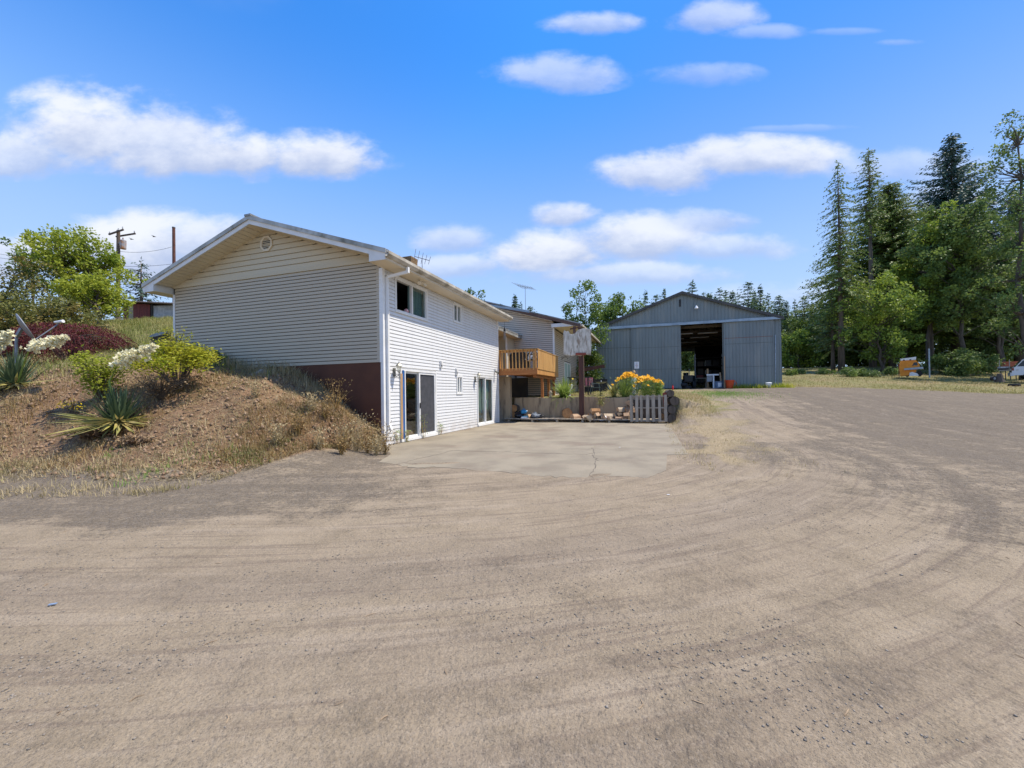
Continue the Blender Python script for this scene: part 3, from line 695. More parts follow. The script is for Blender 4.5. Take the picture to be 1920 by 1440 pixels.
def sliding_door(s, w, label, screen):
    t = frame_parts(house, 'sliding_door', s - .05, s + w + .05, .035, 2.14, .06, -.05, .045, M['vinyl']); t['label'] = label
    mid = s + w * .5
    boxpart('sill', M['vinyl'], t, -.1, .075, s - .05, s + w + .05, .02, .10)
    frame_parts(t, 'fixed_frame', s + .011, mid + .02, .101, 2.075, .055, -.07, -.02, M['vinyl'])
    frame_parts(t, 'sliding_frame', mid - .03, s + w - .011, .102, 2.076, .06, -.015, .03, M['vinyl'])
    boxpart('pane', M['glass'], t, -.05, -.044, s + .067, mid - .036, .157, 2.02)
    if screen:
        boxpart('insect_screen', M['screen'], t, .004, .008, mid + .031, s + w - .072, .163, 2.015)
    else: boxpart('pane', M['glass'], t, .004, .01, mid + .031, s + w - .072, .163, 2.015)
    boxpart('handle', M['black'] if screen else M['vinyl'], t, .031, .055, mid - .012, mid + .012, .95, 1.12)
    return t
d1 = sliding_door(*DOORS[0], 'wide sliding door nearest the house corner, with a dark insect screen', True)
boxpart('jamb', M['barewood'], d1, .05, .06, DOORS[0][0] - .06, DOORS[0][0] + .03, .1, 2.0)
boxpart('jamb_strip', M['bluetape'], d1, .05, .056, DOORS[0][0] + .032, DOORS[0][0] + .11, .1, 2.1)
boxpart('track_rail', M['vinyl'], d1, .046, .075, DOORS[0][0] + .112, DOORS[0][0] + .15, .1, 2.08)
d2 = sliding_door(*DOORS[1], 'narrow sliding door at the far end with green curtains behind', False)
for k in range(2):
    s0 = DOORS[1][0] + .08 + k * .75; c = MB(); n_ = 14
    for i in range(n_):
        a, b = s0 + i * .62 / n_, s0 + (i + 1) * .62 / n_
        x0, x1 = -.16 + .03 * math.sin(i * 1.9), -.16 + .03 * math.sin((i + 1) * 1.9)
        c.hexa([(x0, a, .1), (x1, b, .1), (x1 - .004, b, .1), (x0 - .004, a, .1), (x0, a, 2.0), (x1, b, 2.0), (x1 - .004, b, 2.0), (x0 - .004, a, 2.0)])
    c.build('curtain', M['curtain'], d2)
# a chair-like dark clutter inside the first door
cl = MB(); cl.box(-.75, -.35, .95, 1.35, .45, .5); cl.box(-.75, -.7, .95, 1.35, .5, 1.0)
for a in (-.73, -.38):
    for b in (.97, 1.31): cl.box(a, a + .03, b, b + .03, .0, .45)
cl.build('inside_chair', M['steel'], house)
# wall lights, boxes and floodlight
def lantern(s, z, label):
    t = thing('wall_lantern', label, 'lamp', HP(.02, s, z), -YAW, 'lanterns beside the sliding doors')
    boxpart('back_plate', M['brass'], t, 0, .025, -.05, .05, -.16, .08)
    MB().tube([(.025, 0, -.10), (.09, 0, -.16), (.16, 0, -.12), (.17, 0, -.03)], .012, 6).build('arm', M['brass'], t)
    MB().lathe([(.045, -.03), (.085, .13), (.09, .14)], 6, (.17, 0, 0)).build('glass_shade', glassmat('lantern_glass', (.8, .8, .75), .15), t)
    MB().lathe([(.10, .14), (.06, .19), (.02, .21), (.012, .25), (.004, .27)], 6, (.17, 0, 0)).build('cap', M['brass'], t)
    MB().lathe([(.03, -.05), (.05, -.035), (.045, -.02)], 6, (.17, 0, 0)).build('cup', M['brass'], t)
    MB().tube([(.17, 0, -.05), (.17, 0, -.18), (.15, 0, -.24)], [.014, .01, .004], 6).build('tail', M['brass'], t)
lantern(.42, 2.06, 'wall lantern between the house corner and the screened sliding door')
lantern(5.66, 2.02, 'wall lantern left of the sliding door with green curtains')
for s, z, lb in ((2.95, 2.42, 'small white outlet box high on the wall above the screened door'), (4.05, 2.22, 'small white outlet box above the little basement window')):
    t = thing('outlet_box', lb, 'outlet box', HP(.018, s, z), -YAW)
    boxpart('box', M['vinyl'], t, 0, .05, -.06, .06, -.12, .12); boxpart('cover', M['trim'], t, .051, .075, -.05, .05, -.02, .10); boxpart('socket', M['steel'], t, .051, .056, -.03, .03, -.10, -.04)
t = thing('flood_light', 'small flood light near the far end of the white wall', 'lamp', HP(.018, 7.75, 2.42), -YAW)
boxpart('base', M['trim'], t, 0, .04, -.05, .05, -.06, .12); MB().tube([(.04, 0, 0), (.12, 0, -.05), (.2, 0, -.09)], [.03, .05, .075], 8).build('head', M['brass'], t); boxpart('sensor', M['trim'], t, .041, .09, -.03, .03, .05, .11)
t = thing('eave_light', 'pale twin spotlight under the eave above the upstairs window', 'lamp', HP(.30, 1.35, 4.838), -YAW)
MB().lathe([(.06, -.02), (.07, 0)], 10).build('mount', M['soffit'], t)
MB().tube([(.02, -.05, -.03), (.06, -.13, -.09), (.08, -.17, -.13)], [.02, .045, .06], 8).build('spot_head', M['soffit'], t); MB().tube([(.02, .05, -.03), (.06, .13, -.09), (.08, .17, -.13)], [.02, .045, .06], 8).build('spot_head', M['soffit'], t)
# chimney
ch = thing('chimney', 'low mossy brick chimney stub just showing over the roof edge', 'chimney', HP(-1.4, 3.3, 5.70), -YAW)
k = 0
for row in range(9):
    for i in range(2):
        for sd_ in range(4):
            b = MB(); o_ = .0 if row % 2 else .1
            a0 = -.2 + i * .2 + (.0 if i else 0); a1 = a0 + .19
            z0 = row * .075; z1 = z0 + .068
            if sd_ == 0: b.box(a0, a1, -.2, -.1, z0, z1)
            elif sd_ == 1: b.box(a0, a1, .1, .2, z0, z1)
            elif sd_ == 2 and i == 0: b.box(-.2, -.1, -.098, .098, z0, z1)
            elif sd_ == 3 and i == 0: b.box(.1, .19, -.098, .098, z0, z1)
            else: continue
            if row >= 5: b.build('brick', M['brick'], ch)
MB().box(-.185, .175, -.185, .185, -.1, .655).build('mortar', mat('mortar', (.16, .12, .09)), ch)
def antenna(name, label, base, h, boom, n, yawd, tilt=0.0):
    t = thing(name, label, 'antenna', base, math.radians(yawd), 'roof antennas')
    MB().tube([(0, 0, -.3), (0, 0, h)], .014, 6).build('mast', M['steel'], t)
    MB().bar((-boom / 2, 0, h - tilt), (boom / 2, 0, h + tilt), .022).build('boom', M['steel'], t)
    for i in range(n):
        f = i / (n - 1) - .5; L = .45 + .35 * (.5 - f); x = f * boom
        MB().bar((x, -L, h + 2 * f * tilt), (x, L, h + 2 * f * tilt), .014).build('element', M['steel'], t)
    return t
antenna('tv_antenna', 'thin television antenna beside the brick chimney on the near roof', HP(-1.4, 4.1, 6.0), .62, .55, 5, 20, -.05)

# ------------------------------------------------------------------ connector between the two houses
con = thing('entry_link', 'recessed cream entry joining the white house to the rear house above the deck', 'building', HC, -YAW)
boxpart('side_wall', M['siding_gable'], con, -3.5, -1.45, LN + .01, 11.3, 0, 4.75)
fw = boxpart('front_wall', M['siding_gable'], con, -3.5, -.75, 11.3, 12.98, 0, 4.75)
cl = MB()
z = 2.6
while z < 4.6:
    cl.hexa([(-1.45, 11.3, z), (-.75, 11.3, z), (-.75, 11.28, z), (-1.45, 11.28, z), (-1.45, 11.3, z + .1), (-.75, 11.3, z + .1), (-.75, 11.297, z + .1), (-1.45, 11.297, z + .1)])
    cl.hexa([(-1.45, 8.4, z), (-1.43, 8.4, z), (-1.43, 11.28, z), (-1.45, 11.28, z), (-1.45, 8.4, z + .1), (-1.447, 8.4, z + .1), (-1.447, 11.28, z + .1), (-1.45, 11.28, z + .1)]); z += .102
cl.build('siding', M['siding_gable'], con, kind='stuff')
boxpart('corner_board', M['trim'], con, -.77, -.69, 11.25, 11.34, 2.4, 4.6)
r = MB(); slab(r, -3.0, 5.5, -.25, 4.78, LN + .4, 12.97, .08); r.build('roof', M['roofmetal'], con)
boxpart('soffit', M['cream'], con, -1.5, -.3, LN + .4, 12.9, 4.58, 4.62)
boxpart('fascia', M['flash'], con, -.3, -.26, LN + .4, 12.9, 4.56, 4.74)
boxpart('foundation_wall', M['wallcon'], con, -3.5, .35, 8.9, 9.15, -.1, 2.2, label='stained concrete wall under the deck')
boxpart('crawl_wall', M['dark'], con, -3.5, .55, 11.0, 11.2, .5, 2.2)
t = thing('wind_chime', 'dark wind chime hanging from the eave corner above the deck', 'wind chime', HP(.28, 8.45, 4.82), -YAW)
MB().tube([(0, 0, 0), (0, 0, -.25)], .006, 5).build('cord', M['black'], t); MB().lathe([(.01, -.25), (.05, -.4), (.06, -.46)], 8).build('bell', M['black'], t)
for i in range(4): MB().tube([(.04 * math.cos(i * 1.57), .04 * math.sin(i * 1.57), -.46), (.04 * math.cos(i * 1.57), .04 * math.sin(i * 1.57), -.85)], .008, 5).build('chime_tube', M['steel'], t)

# ------------------------------------------------------------------ rear house
rh = thing('house', 'rear house with brown-edged roof and grey-beige siding behind the wooden deck', 'house', HP(0, 0, 0), -YAW)
RT0, RT1, RQ = 12.7, 20.4, 1.67; RZE, RZP, RQM, RQE = 5.22, 7.02, -2.75, 3.28
rsl = (RZP - RZE) / (RQE - RQM)
rzw = RZP - (RQ - RQM) * rsl - .15
side_q = lambda z: min(RQ, RQM + (RZP - .12 - z) / rsl)
M['siding_rear'] = mat('siding_rear', (.60, .52, .42), (.54, .465, .375), .8, .55, stretch=(.3, .3, 1))
b = MB(); b.prism([(-7, .3), (RQ, .3), (RQ, rzw), (RQM, RZP - .15), (-7, RZP - .15 - (RQM + 7) * rsl)], RT0, RT1); rw = b.build('wall', M['gap'], rh)  # dark backing again carries the shade lines between the laps
cl = MB(); z = 1.25
while z < RZP - .35:
    qa = RQM - (RZP - .12 - z) / rsl; qb = side_q(z + .1) - .03
    if z < 2.5: qa = -.6
    qa = max(qa, -6.9)
    cl.hexa([(qa, RT0, z), (qb, RT0, z), (qb, RT0 - .03, z), (qa, RT0 - .03, z), (qa, RT0, z + .088), (qb, RT0, z + .088), (qb, RT0 - .02, z + .088), (qa, RT0 - .02, z + .088)]); z += .115
z = 1.25; HD2 = (15.3, 17.2, 1.3, 3.35)
while z < 5.0:
    for (ta, tb) in (((RT0 + .07, HD2[0]), (HD2[1], RT1)) if z < HD2[3] else ((RT0 + .07, RT1),)):
        cl.hexa([(RQ, ta, z), (RQ, tb, z), (RQ + .03, tb, z), (RQ + .03, ta, z), (RQ, ta, z + .088), (RQ, tb, z + .088), (RQ + .02, tb, z + .088), (RQ + .02, ta, z + .088)][::1])
    z += .115
cl.build('siding', M['siding_rear'], rh, kind='stuff')
boxpart('corner_board', M['vinyl'], rh, RQ - .06, RQ + .03, RT0 - .03, RT0 + .06, 1.2, 5.1)
r = MB(); slab(r, RQM, RZP, RQE, RZE, RT0 - .42, RT1 + .4, .06); roofr = r.build('roof', M['roofmetal'], rh)
r = MB(); slab(r, RQM, RZP, RQM - 5, RZP - 5 * rsl, RT0 - .42, RT1 + .4, .06); r.build('roof', M['roofmetal'], rh)
M['rakebrown'] = mat('rake_brown', (.15, .085, .06), (.10, .06, .045), 2, .7)
f = MB(); slab(f, RQM, RZP - .062, RQE, RZE - .062, RT0 - .42, RT0 - .385, .17); f.build('rake_fascia', M['rakebrown'], rh)
f = MB(); slab(f, RQM - 1.0, RZP + .03 - rsl * 0, .35, RZP + .03 - (.35 - RQM) * rsl, RT0 - .46, RT0 - .425, .13); f.build('rake_flashing', M['galv'], rh)
f = MB(); slab(f, RQM, RZP - .25, RQ, RZP - .25 - (RQ - RQM) * rsl, RT0 - .38, RT0 - .03, .02); f.build('rake_soffit', M['siding_rear'], rh)
boxpart('porch_soffit', M['soffit'], rh, RQ + .03, RQE - .15, RT0 - .3, RT1 + .2, RZE - .1, RZE - .07)
boxpart('porch_beam', M['trim'], rh, RQ - .05, RQE - .25, RT0 - .38, RT0 - .28, RZE - .14, RZE + .06)
boxpart('beam_end', M['rakebrown'], rh, RQE - .42, RQE - .28, RT0 - .37, RT0 - .30, RZE - .55, RZE - .16)
boxpart('eave_fascia', M['rakebrown'], rh, RQE - .04, RQE, RT0 - .38, RT1 + .4, RZE - .2, RZE - .065)
boxpart('gutter', M['gutter'], rh, RQE + .002, RQE + .11, RT0 - .3, RT1 + .4, RZE - .16, RZE - .05)
dd = frame_parts(rh, 'patio_door', HD2[0], HD2[1], HD2[2], HD2[3], .08, RQ - .03, RQ + .05, M['vinyl'])
boxpart('pane', M['curtain'], dd, RQ, RQ + .01, HD2[0] + .08, HD2[1] - .08, HD2[2] + .08, HD2[3] - .08)
boxpart('mullion', M['vinyl'], dd, RQ + .011, RQ + .04, (HD2[0] + HD2[1]) / 2 - .04, (HD2[0] + HD2[1]) / 2 + .04, HD2[2] + .081, HD2[3] - .081)
p = at(985, 560, 24.5); antenna('tv_antenna', 'long bare television antenna above the rear house roof', (p.x, p.y, 6.2), p.z + .75 - 6.2, 1.1, 8, -25, -.16)
hl = thing('wall_hook', 'dark metal plant hook on the rear house wall', 'hook', HP(RQ + .03, 14.6, 3.5), -YAW)
MB().tube([(0, 0, 0), (.2, 0, .12), (.34, 0, .05), (.36, 0, -.06)], .014, 5).build('arm', M['black'], hl); boxpart('plate', M['black'], hl, 0, .012, -.04, .04, -.12, .12)

# ------------------------------------------------------------------ deck
DT0, DT1, DQ, DZ = 8.32, 12.62, 1.92, 2.56
deck = thing('deck', 'orange-brown wooden deck with railing raised on posts behind the house', 'deck', HC, -YAW)
for i in range(14):
    a = .03 + i * .135
    boxpart('floor_board', M['deckplank'], deck, a, a + .128, DT0 + .04, DT1, DZ - .03, DZ)
boxpart('rim_board', M['rimwood'], deck, .0, DQ, DT0, DT0 + .04, DZ - .32, DZ - .032)
boxpart('rim_board', M['deckwood'], deck, DQ - .04, DQ, DT0 + .042, DT1, DZ - .30, DZ - .032)
for i in range(8):
    a = DT0 + .5 + i * .52; boxpart('joist', M['rimwood'], deck, .02, DQ - .045, a, a + .04, DZ - .25, DZ - .033)
for q_, t_ in ((.05, DT0 + .05), (DQ - .09, DT0 + .05), (DQ - .09, DT1 - .1)):
    boxpart('rail_post', M['deckwood'], deck, q_ - .045, q_ + .045, t_ - .045, t_ + .045, DZ + .001, DZ + .85)
boxpart('top_rail', M['deckplank'], deck, -.0, DQ + .04, DT0 - .02, DT0 + .12, DZ + .852, DZ + .89)
boxpart('top_rail', M['deckplank'], deck, DQ - .1, DQ + .04, DT0 + .122, DT1, DZ + .852, DZ + .89)
boxpart('sub_rail', M['deckwood'], deck, .1, DQ - .14, DT0 + .04, DT0 + .08, DZ + .76, DZ + .85)
for i in range(10):
    a = .17 + i * .172
    if a < DQ - .16: boxpart('baluster', M['deckplank'], deck, a, a + .042, DT0 - .004, DT0 + .036, DZ - .1, DZ + .85)
for i in range(27):
    a = DT0 + .1 + i * .157
    if a + .14 < DT1: boxpart('side_board', M['deckplank'], deck, DQ + .001, DQ + .022 + random.random() * .004, a, a + .149, DZ - .06, DZ + .85)
for t_ in (9.95, 11.25, 12.4):
    p = HP(DQ - .2, t_); boxpart('support_post', M['rimwood'], deck, DQ - .28, DQ - .16, t_ - .06, t_ + .06, .9, DZ - .26)
boxpart('beam', M['rimwood'], deck, DQ - .30, DQ - .14, DT0 + .3, DT1, DZ - .44, DZ - .262)
# things on the deck
gr = thing('covered_grill', 'black covered barbecue grill standing behind the deck railing', 'grill', HP(.72, 9.35, DZ), -YAW)
MB().prism([(-.42, 0), (.42, 0), (.44, .72), (.36, .80), (-.36, .80), (-.44, .72)], -.26, .26).build('cover', M['black'], gr); boxpart('lid_fold', M['black'], gr, -.3, .3, -.2, .2, .80, .84)
tb = thing('white_tub', 'small white plastic tub on top of the covered grill', 'tub', HP(.78, 9.3, DZ + .84), -YAW)
MB().lathe([(.05, 0), (.09, .07), (.095, .075)], 10).build('bowl', M['white'], tb); MB().lathe([(.097, .076), (.06, .10), (.01, .11)], 10).build('lid', M['white'], tb)
M['pattern'] = mat('pattern_bw', (.02, .02, .02), (.75, .75, .72), 11, .8, lo=.49, hi=.51)
pc = thing('patterned_chair', 'black and white patterned chair at the deck corner', 'chair', HP(1.45, 8.95, DZ), -YAW)
boxpart('seat', M['pattern'], pc, -.24, .24, -.24, .24, .38, .46); boxpart('backrest', M['pattern'], pc, -.24, .24, .2, .26, .461, .86)
for a in (-.2, .2):
    for b_ in (-.2, .2): MB().tube([(a, b_, 0), (a, b_, .38)], .015, 6).build('leg', M['black'], pc)

# ------------------------------------------------------------------ retaining wall
rwl = thing('retaining_wall', 'low stained concrete retaining wall behind the firewood', 'wall', HC, -YAW)
b = MB(); n_ = 24
for i in range(n_):
    a0, a1 = .32 + i * 7.4 / n_, .32 + (i + 1) * 7.4 / n_
    b.box(a0, a1, RW, RW + .2, -.2, 1.13 + .03 * math.sin(i * .7) + .01 * random.random())
b.build('wall_face', M['wallcon'], rwl)
boxpart('end_return', M['wallcon'], rwl, 7.55, 7.75, RW + .201, RW + 2.6, -.2, 1.1)

# ------------------------------------------------------------------ barn
BY = .293; BC = Vector((17.63, 27.07, 1.53))
BX = Vector((math.cos(BY), -math.sin(BY), 0)); BD = Vector((math.sin(BY), math.cos(BY), 0))
def BP(x, y, z=0): return BC + BX * x + BD * y + Vector((0, 0, z))
BW, BL, BE, BRZ = 12.98, 15.8, 4.95, 7.28
barn = thing('barn', 'big grey-blue steel barn with its sliding door standing open', 'barn', BC, -BY)
def ribbed(mb, x0, x1, z0, z1, y, step=.23, rib=.035, d=.022, top=None, axis='x'):
    """profiled steel sheet: flat pans with raised ribs, facing -y (axis x) or +-x (axis y)"""
    def P(a, dep, z): return (a, y - dep, z) if axis == 'x' else (y + dep, a, z)
    n_ = max(1, int(round((x1 - x0) / step))); st = (x1 - x0) / n_
    pts = [(x0, 0)]
    for i in range(n_):
        c = x0 + (i + .5) * st
        pts += [(c - rib, 0), (c - rib * .45, d), (c + rib * .45, d), (c + rib, 0)]
    pts.append((x1, 0)); b_ = len(mb.v)
    for a, dep in pts:
        mb.v.append(P(a, dep, z0)); mb.v.append(P(a, dep, top(a) if top else z1))
    for i in range(len(pts) - 1): mb.f.append((b_ + 2 * i, b_ + 2 * i + 2, b_ + 2 * i + 3, b_ + 2 * i + 1))
    return mb
OP0, OP1, DL, DR = -6.72, -3.68, -10.2, -.55
w = MB(); ribbed(w, -BW, OP0 + .1, 0, BE, 0); ribbed(w, OP1 - .1, 0, 0, BE, 0)
w.box(-BW, OP0 + .1, .003, .03, 0, BE).box(OP1 - .1, 0, .003, .03, 0, BE); fw = w.build('front_wall', M['barn'], barn)
w = MB(); gtop = lambda x: BRZ - .06 - abs(x + BW / 2) * (BRZ - BE - .05) / (BW / 2)
ribbed(w, -BW, 0, BE - .02, 0, -.004, top=gtop); w.prism([(-BW, BE - .02), (0, BE - .02), (-BW / 2, BRZ - .1)], .003, .03); w.build('gable_wall', M['barn'], barn)
def leaf(x0, x1, lb):
    w = MB(); ribbed(w, x0, x1, .08, BE - .12, -.12); w.box(x0, x1, -.115, -.08, .08, BE - .12)
    o = w.build('sliding_door', M['barn'], barn, label=lb)
    boxpart('edge_trim', M['barn'], o, x0 - .03, x0 + .02, -.15, -.075, .08, BE - .12); boxpart('edge_trim', M['barn'], o, x1 - .02, x1 + .03, -.15, -.075, .08, BE - .12)
    w = MB()
    for z in (1.55, 3.1): w.box(x0, x1, -.0795, -.05, z, z + .09)
    w.build('girt', M['barnroof'], o)
    return o
dl = leaf(DL, OP0, 'closed left leaf of the barn sliding door'); dr = leaf(OP1, DR, 'right leaf of the barn sliding door, slid open')
boxpart('bottom_rail', M['rustred'], dr, OP1, DR, -.1465, -.1445, 3.62, 3.645)
boxpart('door_track', M['galv'], barn, -BW, .02, -.24, -.125, BE - .16, BE + .03)
MB().tube([(DR + .14, -.16, 3.7), (DR + .08, -.17, .15)], .035, 8).build('pipe', M['galv'], barn)
for x, y0, y1 in ((-BW, 0, BL), (0, 0, BL)):
    w = MB(); ribbed(w, y0, y1, 0, BE, x + (.0 if x == 0 else 0), axis='y'); w.box(x - .03 if x == 0 else x + .003, x - .003 if x == 0 else x + .03, y0, y1, 0, BE); w.build('side_wall', M['barn'], barn)
w = MB(); w.box(-BW, -7.2, BL, BL + .03, 0, BE); w.box(-3.95, 0, BL, BL + .03, 0, BE); w.box(-7.2, -3.95, BL, BL + .03, 4.3, BE); w.prism([(-BW, BE), (0, BE), (-BW / 2, BRZ - .1)], BL, BL + .03); w.build('back_wall', M['barn'], barn)
for sgn in (0, 1):
    w = MB(); e = .12 if sgn == 0 else -BW - .12; slab(w, -BW / 2, BRZ + .02, e, BE - .02, -.22, BL + .2, .05); rf = w.build('roof', M['barnroof'], barn)
    w = MB()
    for i in range(52):
        y = -.2 + i * .31; w.hexa([(-BW / 2, y, BRZ + .02), (e, y, BE - .02), (e, y + .05, BE - .02), (-BW / 2, y + .05, BRZ + .02), (-BW / 2, y, BRZ + .05), (e, y, BE + .01), (e, y + .05, BE + .01), (-BW / 2, y + .05, BRZ + .05)])
    w.build('rib', M['barnroof'], rf, kind='stuff')
    w = MB(); slab(w, -BW / 2, BRZ + .026, e, BE - .014, -.26, -.222, .19); w.build('rake_trim', M['barnroof'], barn)
for b_ in ((-BW + .032, -BW + .06, .2, BL - .05, .02, BE), (-.06, -.034, .2, BL - .05, .02, BE), (-3.9, -.07, BL - .05, BL - .02, .02, BE), (-BW + .07, -7.25, BL - .05, BL - .02, .02, BE), (-BW + .07, OP0 + .05, .035, .06, .02, BE), (OP1 - .05, -.07, .035, .06, .02, BE)): boxpart('interior_shade', M['interior_shade'], barn, *b_)  # dark sheets added over bare tin walls to blacken the interior
for z in (1.62, 3.3):
    boxpart('sheet_lap', M['barnroof'], barn, -BW + .02, DL - .05, -.026, -.0225, z, z + .018)
    for a_, b_ in ((DL + .03, OP0 - .03), (OP1 + .03, DR - .03)): boxpart('sheet_lap', M['barnroof'], barn, a_, b_, -.1455, -.1425, z - .1, z - .085)
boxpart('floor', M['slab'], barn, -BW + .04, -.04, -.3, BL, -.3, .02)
for i in range(6):
    y = 1.2 + i * 2.7; w = MB(); w.bar((-BW + .1, y, BE - .15), (-.1, y, BE - .15), .06, .2); w.bar((-BW + .1, y, BE - .1), (-BW / 2, y, BRZ - .2), .06, .18); w.bar((-.1, y, BE - .1), (-BW / 2, y, BRZ - .2), .06, .18)
    for x in (-10, -8.2, -6.5, -4.8, -3): w.bar((x, y, BE - .1), (x + .6 * (1 if x < -6.5 else -1), y, BRZ - .25 - abs(x + 6.5) * .33), .05, .12)
    w.build('truss', mat('truss_wood%d' % i, (.16, .125, .085), (.11, .085, .055), 2, .8), barn)
for x, y, lb in ((-6.2, 3.2, 'front left'), (-4.3, 3.4, 'front right'), (-4.6, 6.0, 'middle right'), (-6.6, 6.3, 'middle left'), (-5.2, 9.4, 'deepest')):
    t = thing('shop_light', lb + ' pale tube light hanging inside the barn roof', 'light fixture', BP(x, y, 4.55), -BY, 'unlit tube lights under the barn roof')
    boxpart('housing', M['white'], t, -.75, .75, -.08, .08, 0, .06); MB().tube([(-.72, 0, -.02), (.72, 0, -.02)], .025, 6).build('tube', M['palewood'], t)
    for a in (-.6, .6): MB().tube([(a, 0, .06), (a, 0, .5)], .006, 4).build('hanger', M['steel'], t)
t = thing('security_light', 'white domed yard light on the barn gable', 'lamp', BP(-5.55, -.02, 6.02), -BY)
MB().tube([(0, 0, .1), (0, -.2, .14), (0, -.34, .06)], .03, 7).build('arm', M['galv'], t); MB().lathe([(.05, .10), (.07, .05), (.13, -.07), (.14, -.10), (.10, -.14), (.03, -.16)], 14, (0, -.36, 0)).build('dome', M['white'], t)
boxpart('louver_slot', M['dark'], barn, -BW / 2 - .22, -BW / 2 - .08, -.035, -.0305, 6.2, 6.75)
# clutter inside the barn mouth
def clutter(name, label, cat, x, y, z=0.02): return thing(name, label, cat, BP(x, y, z), -BY)
t = clutter('old_tractor', 'dark old tractor parked in the shade just inside the barn door', 'tractor', -6.0, 1.9)
boxpart('hood', M['black'], t, -.3, .3, -.5, .9, .55, 1.05); boxpart('seat', M['rubber'], t, -.2, .2, 1.2, 1.55, .85, .95); MB().bar((0, 1.55, .9), (0, 1.65, 1.35), .4, .05).build('seat_back', M['rubber'], t)
MB().tube([(.12, .2, 1.05), (.12, .2, 1.6)], .035, 7).build('exhaust', M['steel'], t); MB().tube([(0, .85, 1.0), (0, 1.0, 1.3)], .02, 6).build('steering_column', M['steel'], t)
for x, y, rr in ((-.55, 1.4, .55), (.55, 1.4, .55), (-.42, -.25, .3), (.42, -.25, .3)): MB().tube([(x - .11, y, rr), (x + .11, y, rr)], rr, 16).build('wheel', M['rubber'], t)
t = clutter('shelf_rack', 'tall dark shelf rack full of boxes along the barn wall', 'shelf', -4.0, 5.2)
for a in (-1.1, 1.1):
    for b_ in (-.3, .3): boxpart('upright', M['steel'], t, a - .03, a + .03, b_ - .03, b_ + .03, 0, 3.0)
for z in (.5, 1.2, 1.9, 2.6): boxpart('shelf', M['interior_shade'], t, -1.1, 1.1, -.3, .3, z, z + .04)
for i in range(9):
    z = (.54, 1.24, 1.94)[i % 3]; x = -.9 + (i // 3) * .62; h = random.uniform(.25, .5)
    o = thing('storage_box', ('cardboard box', 'dark storage box', 'grey parts bin')[i // 3] + ' on the ' + ('lowest', 'middle', 'upper')[i % 3] + ' shelf of the barn rack', 'box', BP(-4.0 + x, 5.2, z + .021), -BY)
    boxpart('body', (M['bark'], M['black'], M['interior_shade'])[i // 3], o, 0, .45, -.2, .2, 0, h); boxpart('lid', M['dark'], o, -.01, .46, -.21, .21, h + .001, h + .03)
t = clutter('work_table', 'dark workbench heaped with tools inside the barn', 'table', -5.2, 3.4)
boxpart('top', M['greywood'], t, -.8, .8, -.35, .35, .82, .88)
for a in (-.72, .72):
    for b_ in (-.28, .28): boxpart('leg', M['greywood'], t, a - .04, a + .04, b_ - .04, b_ + .04, 0, .82)
boxpart('vise', M['steel'], t, -.5, -.25, -.3, -.05, .881, 1.12); boxpart('toolbox', M['redpaint'], t, .0, .5, -.2, .1, .881, 1.1)
t = clutter('wooden_post', 'tall bare timber post standing inside the barn mouth', 'post', -4.65, 1.2); boxpart('shaft', M['barewood'], t, -.06, .06, -.06, .06, 0, 1.5); boxpart('foot', M['barewood'], t, -.2, .2, -.05, .05, 0, .06)
t = clutter('sawhorse', 'white T-shaped sawhorse at the right of the barn opening', 'sawhorse', -4.42, .35)
boxpart('beam', M['white'], t, -.42, .42, -.06, .06, .95, 1.05); boxpart('post', M['white'], t, .0, .1, -.05, .05, 0, .949); boxpart('panel', M['steel'], t, -.40, -.05, -.02, .02, .5, .94)
t = clutter('storage_tub', 'blue-grey plastic tub inside the barn opening', 'tub', -4.0, .4)
MB().lathe([(.28, 0), (.33, .5), (.36, .52)], 14).build('body', M['bluegrey'], t); MB().tube([(-.36, 0, .5), (-.42, 0, .42), (-.36, 0, .36)], .02, 6).build('handle', M['white'], t); boxpart('panel', M['white'], t, -.12, .12, -.35, -.34, .1, .4)
t = clutter('leaning_board', 'long pale board leaning on the open barn door edge', 'board', -3.83, .2); MB().bar((0, .1, 0), (-.12, -.05, 1.15), .1, .03).build('plank', M['palewood'], t)
t = clutter('leaning_board', 'thin tan strip of lumber propped against the right barn leaf', 'board', -3.74, -.28); MB().bar((0, -.1, 0.02), (.05, .1, 2.3), .06, .04).build('plank', M['barewood'], t)
t = clutter('orange_bucket', 'bright red-orange bucket by the edge of the open barn door', 'bucket', -3.42, -.42, -.02)
MB().lathe([(.22, 0), (.30, .55), (.33, .56), (.33, .60), (.29, .60), (.22, .05)], 16).build('body', M['redorange'], t); MB().tube([(.31, -.06, .52), (.44, -.08, .35), (.33, -.06, .12)], .02, 6).build('handle', M['redorange'], t)
t = clutter('white_bucket', 'dirty white bucket lying in the weeds at the right end of the barn', 'bucket', -1.05, -.75, .0)
MB().lathe([(.15, 0), (.2, .3), (.21, .31), (.19, .34), (.1, .36)], 14).build('body', M['white'], t); MB().tube([(.2, 0, .28), (.0, -.22, .1), (-.2, 0, .28)], .012, 5).build('handle', M['steel'], t)
for i, (x, y) in enumerate(((-6.35, .4), (-6.5, .75), (-6.2, .9), (-6.55, .2))):
    t = clutter('tyre', ('black tyre lying flat', 'second worn tyre', 'small tyre', 'topmost tyre')[i] + ' just inside the left of the barn mouth', 'tyre', x, y, .02 + (.2 if i == 3 else 0))
    MB().lathe([(.18, 0), (.33, .0), (.36, .06), (.36, .14), (.33, .2), (.18, .2), (.17, .1)], 18).build('rubber', M['rubber'], t)
    MB().lathe([(.16, .05), (.16, .12)], 12).build('hub', M['steel'], t)

